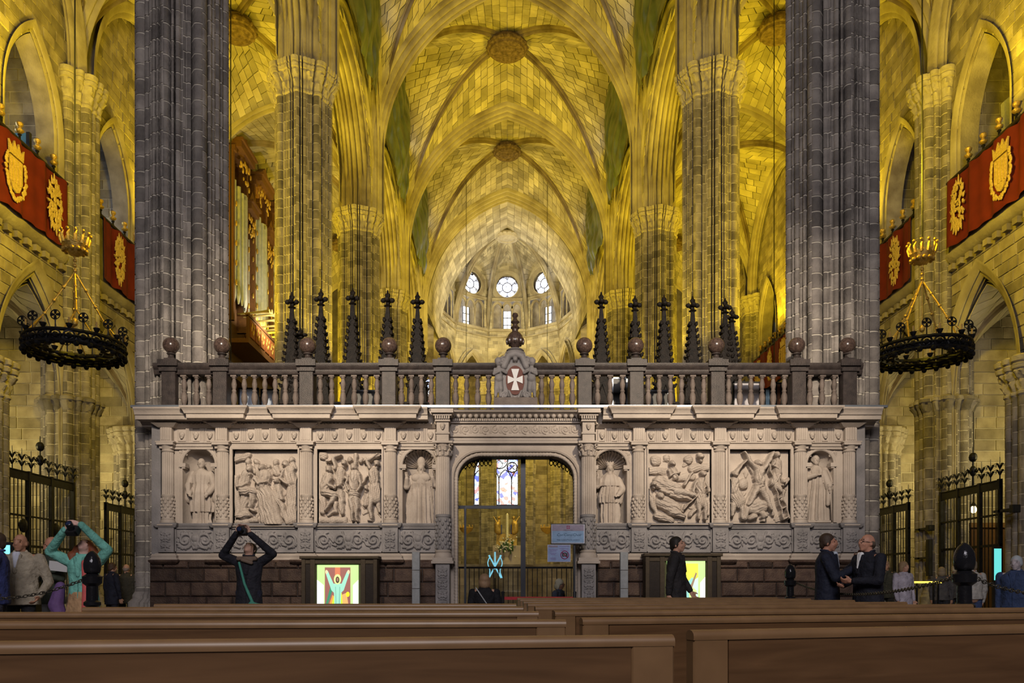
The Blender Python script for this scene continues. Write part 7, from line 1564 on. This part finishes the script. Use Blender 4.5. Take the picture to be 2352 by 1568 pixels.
# ================================================================ presbytery seen through the doorway
mb = MB(); mb.box(-4.6, 4.6, 47, 60, 0, 2.4)
for k in range(6): mb.box(-3.5, 3.5, 47-.35*(6-k), 47, 0, .4*(k+1)-.02)
tag(mb.build('floor_presbytery', M['ashlar']), 'raised presbytery floor with steps', 'floor', kind='structure')
al = thing('altar', 'gilded altar with a tall white candle seen through the doorway', 'altar', (0, 52, 2.4)); A0 = lambda px, py: Wp(px, py, 52)
mb = MB(); mb.cbox(-.95, .95, 52, 53, 2.4, A0(1163, 1252).z, .02); mb.build('table', M['marble'], al); a, b = A0(1140, 1252), A0(1187, 1225); mb = MB(); mb.box(a.x, b.x, 52.2, 52.6, a.z, b.z); mb.build('gilt_front', M['gold'], al)
for s_ in (-1, 1):
    mb = MB(); q = A0(1163+s_*17, 1222); mb.cap(q, .16, q+Vector((0, 0, .7)), .12, 8); mb.ell(q+Vector((0, 0, .95)), .12, 8, 6); mb.cap(q+Vector((s_*.1, 0, .6)), .07, q+Vector((s_*.35, 0, 1.0)), .05, 6); mb.cap(q+Vector((s_*.1, 0, .5)), .2, q+Vector((s_*.12, 0, .1)), .2, 8); blob('kneeling_angel', mb, .03, M['gold'], al, 2)
    mb = MB(); mb.box(q.x-.2, q.x+.2, 52.15, 52.2, q.z-.1, q.z+.5); mb.build('blue_cloth', pm((.05, .09, .30)), al)
mb = MB(); q = A0(1165, 1235); mb.lathe([(.09, 0), (.09, 1.5), (.02, 1.6)], 12, q-Vector((0, .2, 0))); mb.build('candle', pm((.85, .80, .55)), al)
bq = thing('flower_bouquet', 'white flower bouquet in front of the altar', 'bouquet', A0(1163, 1262)); rnd = random.Random(3); q = Wp(1163, 1250, 51.6)
mb = MB()
for k in range(60): mb.ell(q+Vector((rnd.gauss(0, .28), rnd.gauss(0, .1), rnd.gauss(0, .22))), rnd.uniform(.04, .075), 6, 5)
o = mb.build('blossoms', pm((.80, .80, .72)), bq, 4); o['kind'] = 'stuff'; mb = MB()
for k in range(40): mb.ell(q+Vector((rnd.gauss(0, .3), rnd.gauss(.05, .1), rnd.gauss(-.12, .22))), (.05, .05, .12), 6, 5)
o = mb.build('leaves', pm((.06, .14, .05)), bq, 4); o['kind'] = 'stuff'; mb = MB(); mb.lathe([(.2, 0), (.14, .2), (.25, .5)], 12, (q.x, q.y, A0(0, 1252).z-1.0)); mb.box(q.x-.25, q.x+.25, q.y-.2, q.y+.2, 2.4, A0(0, 1252).z-1.0); mb.build('vase_stand', M['marble'], bq)
xs_ = thing('x_stand', 'cyan lit X-shaped stand inside the choir, seen through the doorway', 'stand', Vector(pxyz(1137, 22))); c = Wp(1137, 1302, 22); cy = flat_emit('cyan_frame', (.25, .66, .82), .8)
for p0, p1 in (((-.17, -.30), (.17, .33)), ((.17, -.30), (-.17, .33)), ((0, -.05), (0, .42))): mb = MB(); mb.tube([c+Vector((p0[0], 0, p0[1])), c+Vector((p1[0], 0, p1[1]))], .022, 6); mb.build('arm', cy, xs_)
for g in (-1, 1): mb = MB(); mb.tube([c+Vector((g*(.17+.03*math.sin(z*14)), 0, z)) for z in np.linspace(-.3, .33, 10)], .014, 5); mb.build('side_rod', cy, xs_)
mb = MB(); mb.tube([c+Vector((0, .02, -.3)), Vector((c.x, c.y+.02, 0))], .02, 6); mb.lathe([(.2, 0), (.2, .02), (.03, .04)], 14, (c.x, c.y+.02, 0)); mb.build('foot', M['iron'], xs_)
gt = thing('choir_railing', 'low dark iron railing inside the choir behind the glass doorway', 'railing', (0, 20.5, 0)); rb = MB(); rb.box(-.010, .010, -.010, .010, 0, 1.55); rb_me = rb.mesh('bar', M['iron'])
for k in range(26): inst('bar', rb_me, (-1.35+k*.125, 20.5, 0), gt)
for z in (.12, 1.5): mb = MB(); mb.box(-1.4, 1.85, 20.48, 20.52, z, z+.05); mb.build('rail', M['iron'], gt)
for px, lab in ((1071, 'brass hanging lamp at the left inside the choir'), (1257, 'brass hanging lamp at the right inside the choir')):
    c = Wp(px, 1212, 52); t = thing('hanging_lamp', lab, 'lamp', c, 'brass hanging lamps'); mb = MB(); mb.lathe([(.08, -.4), (.36, -.2), (.46, 0), (.36, .05), (.06, .08)], 16, c); mb.build('bowl', M['gold'], t, .8)
    for k in range(6): a = PI/3*k; mb = MB(); mb.lathe([(.03, 0), (.03, .12), (.05, .13), (.02, .2)], 8, c+Vector((.40*math.cos(a), .40*math.sin(a), 0))); mb.build('light_cup', M['gold'], t)
    mb = MB(); mb.tube([c, c+Vector((0, 0, 22.9))], .016, 5); mb.build('chain_rod', M['iron'], t)
dk_ = thing('reception_desk', 'small white reception desk with leaflets in the doorway', 'desk', (.7, 16.2, 0)); mb = MB(); mb.cbox(.25, 1.25, 15.95, 16.5, 0, .74, .01); mb.build('body', pm((.06, .05, .045)), dk_); mb = MB(); mb.box(.2, 1.3, 15.9, 16.55, .74, .78); mb.build('top', M['white'], dk_)
ch_ = thing('chair', 'plain dark chair under the woman in the black coat', 'chair', Vector(pxyz(1113, 13.6))); cc = Vector(pxyz(1113, 13.6))
mb = MB(); mb.box(cc.x-.22, cc.x+.22, cc.y-.22, cc.y+.25, .34, .38); mb.build('seat', M['darkwood'], ch_)
for sx_ in (-1, 1):
    for sy_ in (-1, 1): mb = MB(); mb.box(cc.x+sx_*.19-.02, cc.x+sx_*.19+.02, cc.y+sy_*.2-.02, cc.y+sy_*.2+.02, 0, .34); mb.build('leg', M['darkwood'], ch_)
c2 = Vector(pxyz(1284, 17.0)); ch2 = thing('stool', 'dark stool under the grey-haired woman at the desk', 'stool', c2); mb = MB(); mb.box(c2.x-.2, c2.x+.2, c2.y-.2, c2.y+.2, .33, .37); mb.build('seat', M['darkwood'], ch2)
for sx_ in (-1, 1):
    for sy_ in (-1, 1): mb = MB(); mb.box(c2.x+sx_*.17-.02, c2.x+sx_*.17+.02, c2.y+sy_*.17-.02, c2.y+sy_*.17+.02, 0, .33); mb.build('leg', M['darkwood'], ch2)
# ================================================================ pews
def wood_mat():
    m = bpy.data.materials.new('pew_grain'); m.use_nodes = True; nt = m.node_tree; N = nt.nodes; L = nt.links; b = N['Principled BSDF']
    tc = N.new('ShaderNodeTexCoord'); mp_ = N.new('ShaderNodeMapping'); mp_.inputs['Scale'].default_value = (1.2, 9, 14); L.new(tc.outputs['Object'], mp_.inputs['Vector'])
    n1 = N.new('ShaderNodeTexNoise'); n1.inputs['Scale'].default_value = 2.2; n1.inputs['Detail'].default_value = 6; n1.inputs['Distortion'].default_value = .6; L.new(mp_.outputs[0], n1.inputs['Vector'])
    r = N.new('ShaderNodeValToRGB'); r.color_ramp.elements[0].position = .3; r.color_ramp.elements[1].position = .72; r.color_ramp.elements[0].color = (.070, .034, .014, 1); r.color_ramp.elements[1].color = (.118, .060, .026, 1); L.new(n1.outputs[0], r.inputs[0]); L.new(r.outputs[0], b.inputs['Base Color'])
    b.inputs['Roughness'].default_value = .38; b.inputs['Specular IOR Level'].default_value = .5; return m
M['grain'] = wood_mat(); M['stile'] = mk('pew_stile', (.135, .074, .033), (.175, .098, .045), .42, 0, 9, 0, 0, 60, 0, .5)
def pew(x0, y0, x1, y1, lab, left):
    a, b = Vector((x0, y0, 0)), Vector((x1, y1, 0)); L = (b-a).length; t = thing('pew', lab, 'pew', a, 'wooden pews'); t.rotation_euler = (0, 0, math.atan2(y1-y0, x1-x0)); H_ = .90
    def pt(nm, mb, mat, sm=None): child(nm, mb.mesh(nm, mat, sm), t)
    mb = MB(); mb.box(.10, L-.10, 0, .028, .30, H_-.022); pt('back_panel', mb, M['grain'])
    for u in ((0, .10), (L-.10, L)): mb = MB(); mb.cbox(u[0]+.001, u[1]-.001, -.002, .034, 0, H_-.02, .004); pt('stile', mb, M['stile'])
    mb = MB(); mb.sweep([(0, .016, H_-.02), (L, .016, H_-.02)], (0, 0, 1), [(-.008, .019), (0, .020), (.008, .018), (.015, .010), (.017, 0), (.015, -.010), (.008, -.018), (-.008, -.019)], 1)
    n_ = 8; mb.add([mb.v[i] for i in range(n_)], [tuple(range(n_))]); mb.add([mb.v[n_+i] for i in range(n_)], [tuple(range(n_-1, -1, -1))]); pt('top_rail', mb, M['stile'], .9)
    mb = MB(); mb.cbox(.02, L-.02, .05, .45, .42, .455, .006); pt('seat', mb, M['grain'])
    for u in (0, L-.04): mb = MB(); mb.cbox(u, u+.04, .035, .46, 0, .56, .004); pt('end_panel', mb, M['stile'])
    mb = MB(); mb.box(.02, L-.02, -.02, .0, .10, .16); pt('lower_rail', mb, M['grain'])
ordn = ('nearest', 'second', 'third', 'fourth', 'fifth', 'sixth', 'seventh', 'eighth')
for i, (xe, ye) in enumerate(((.37, 1.76), (.193, 2.61), (.14, 3.55), (.09, 4.45), (.06, 5.3))):
    sl = (.16, .07, .06, .06, .05)[i]; pew(-2.3, ye-sl*(xe+2.3), xe, ye, '%s wooden pew of the left block, its back towards the viewer' % ordn[i], True)
for i, (xe, ye, xr, sl) in enumerate(((.455, 1.95, 2.75, .30), (.262, 2.77, 2.9, .26), (.216, 3.6, 2.95, .24), (.16, 4.5, 3.0, .22), (.14, 5.4, 3.0, .2), (.13, 6.35, 3.0, .18), (.12, 7.4, 3.0, .16), (.11, 8.4, 3.0, .15))):
    pew(xe, ye, xr, ye+sl*(xr-xe), '%s wooden pew of the right block, its back towards the viewer' % ordn[i], False)
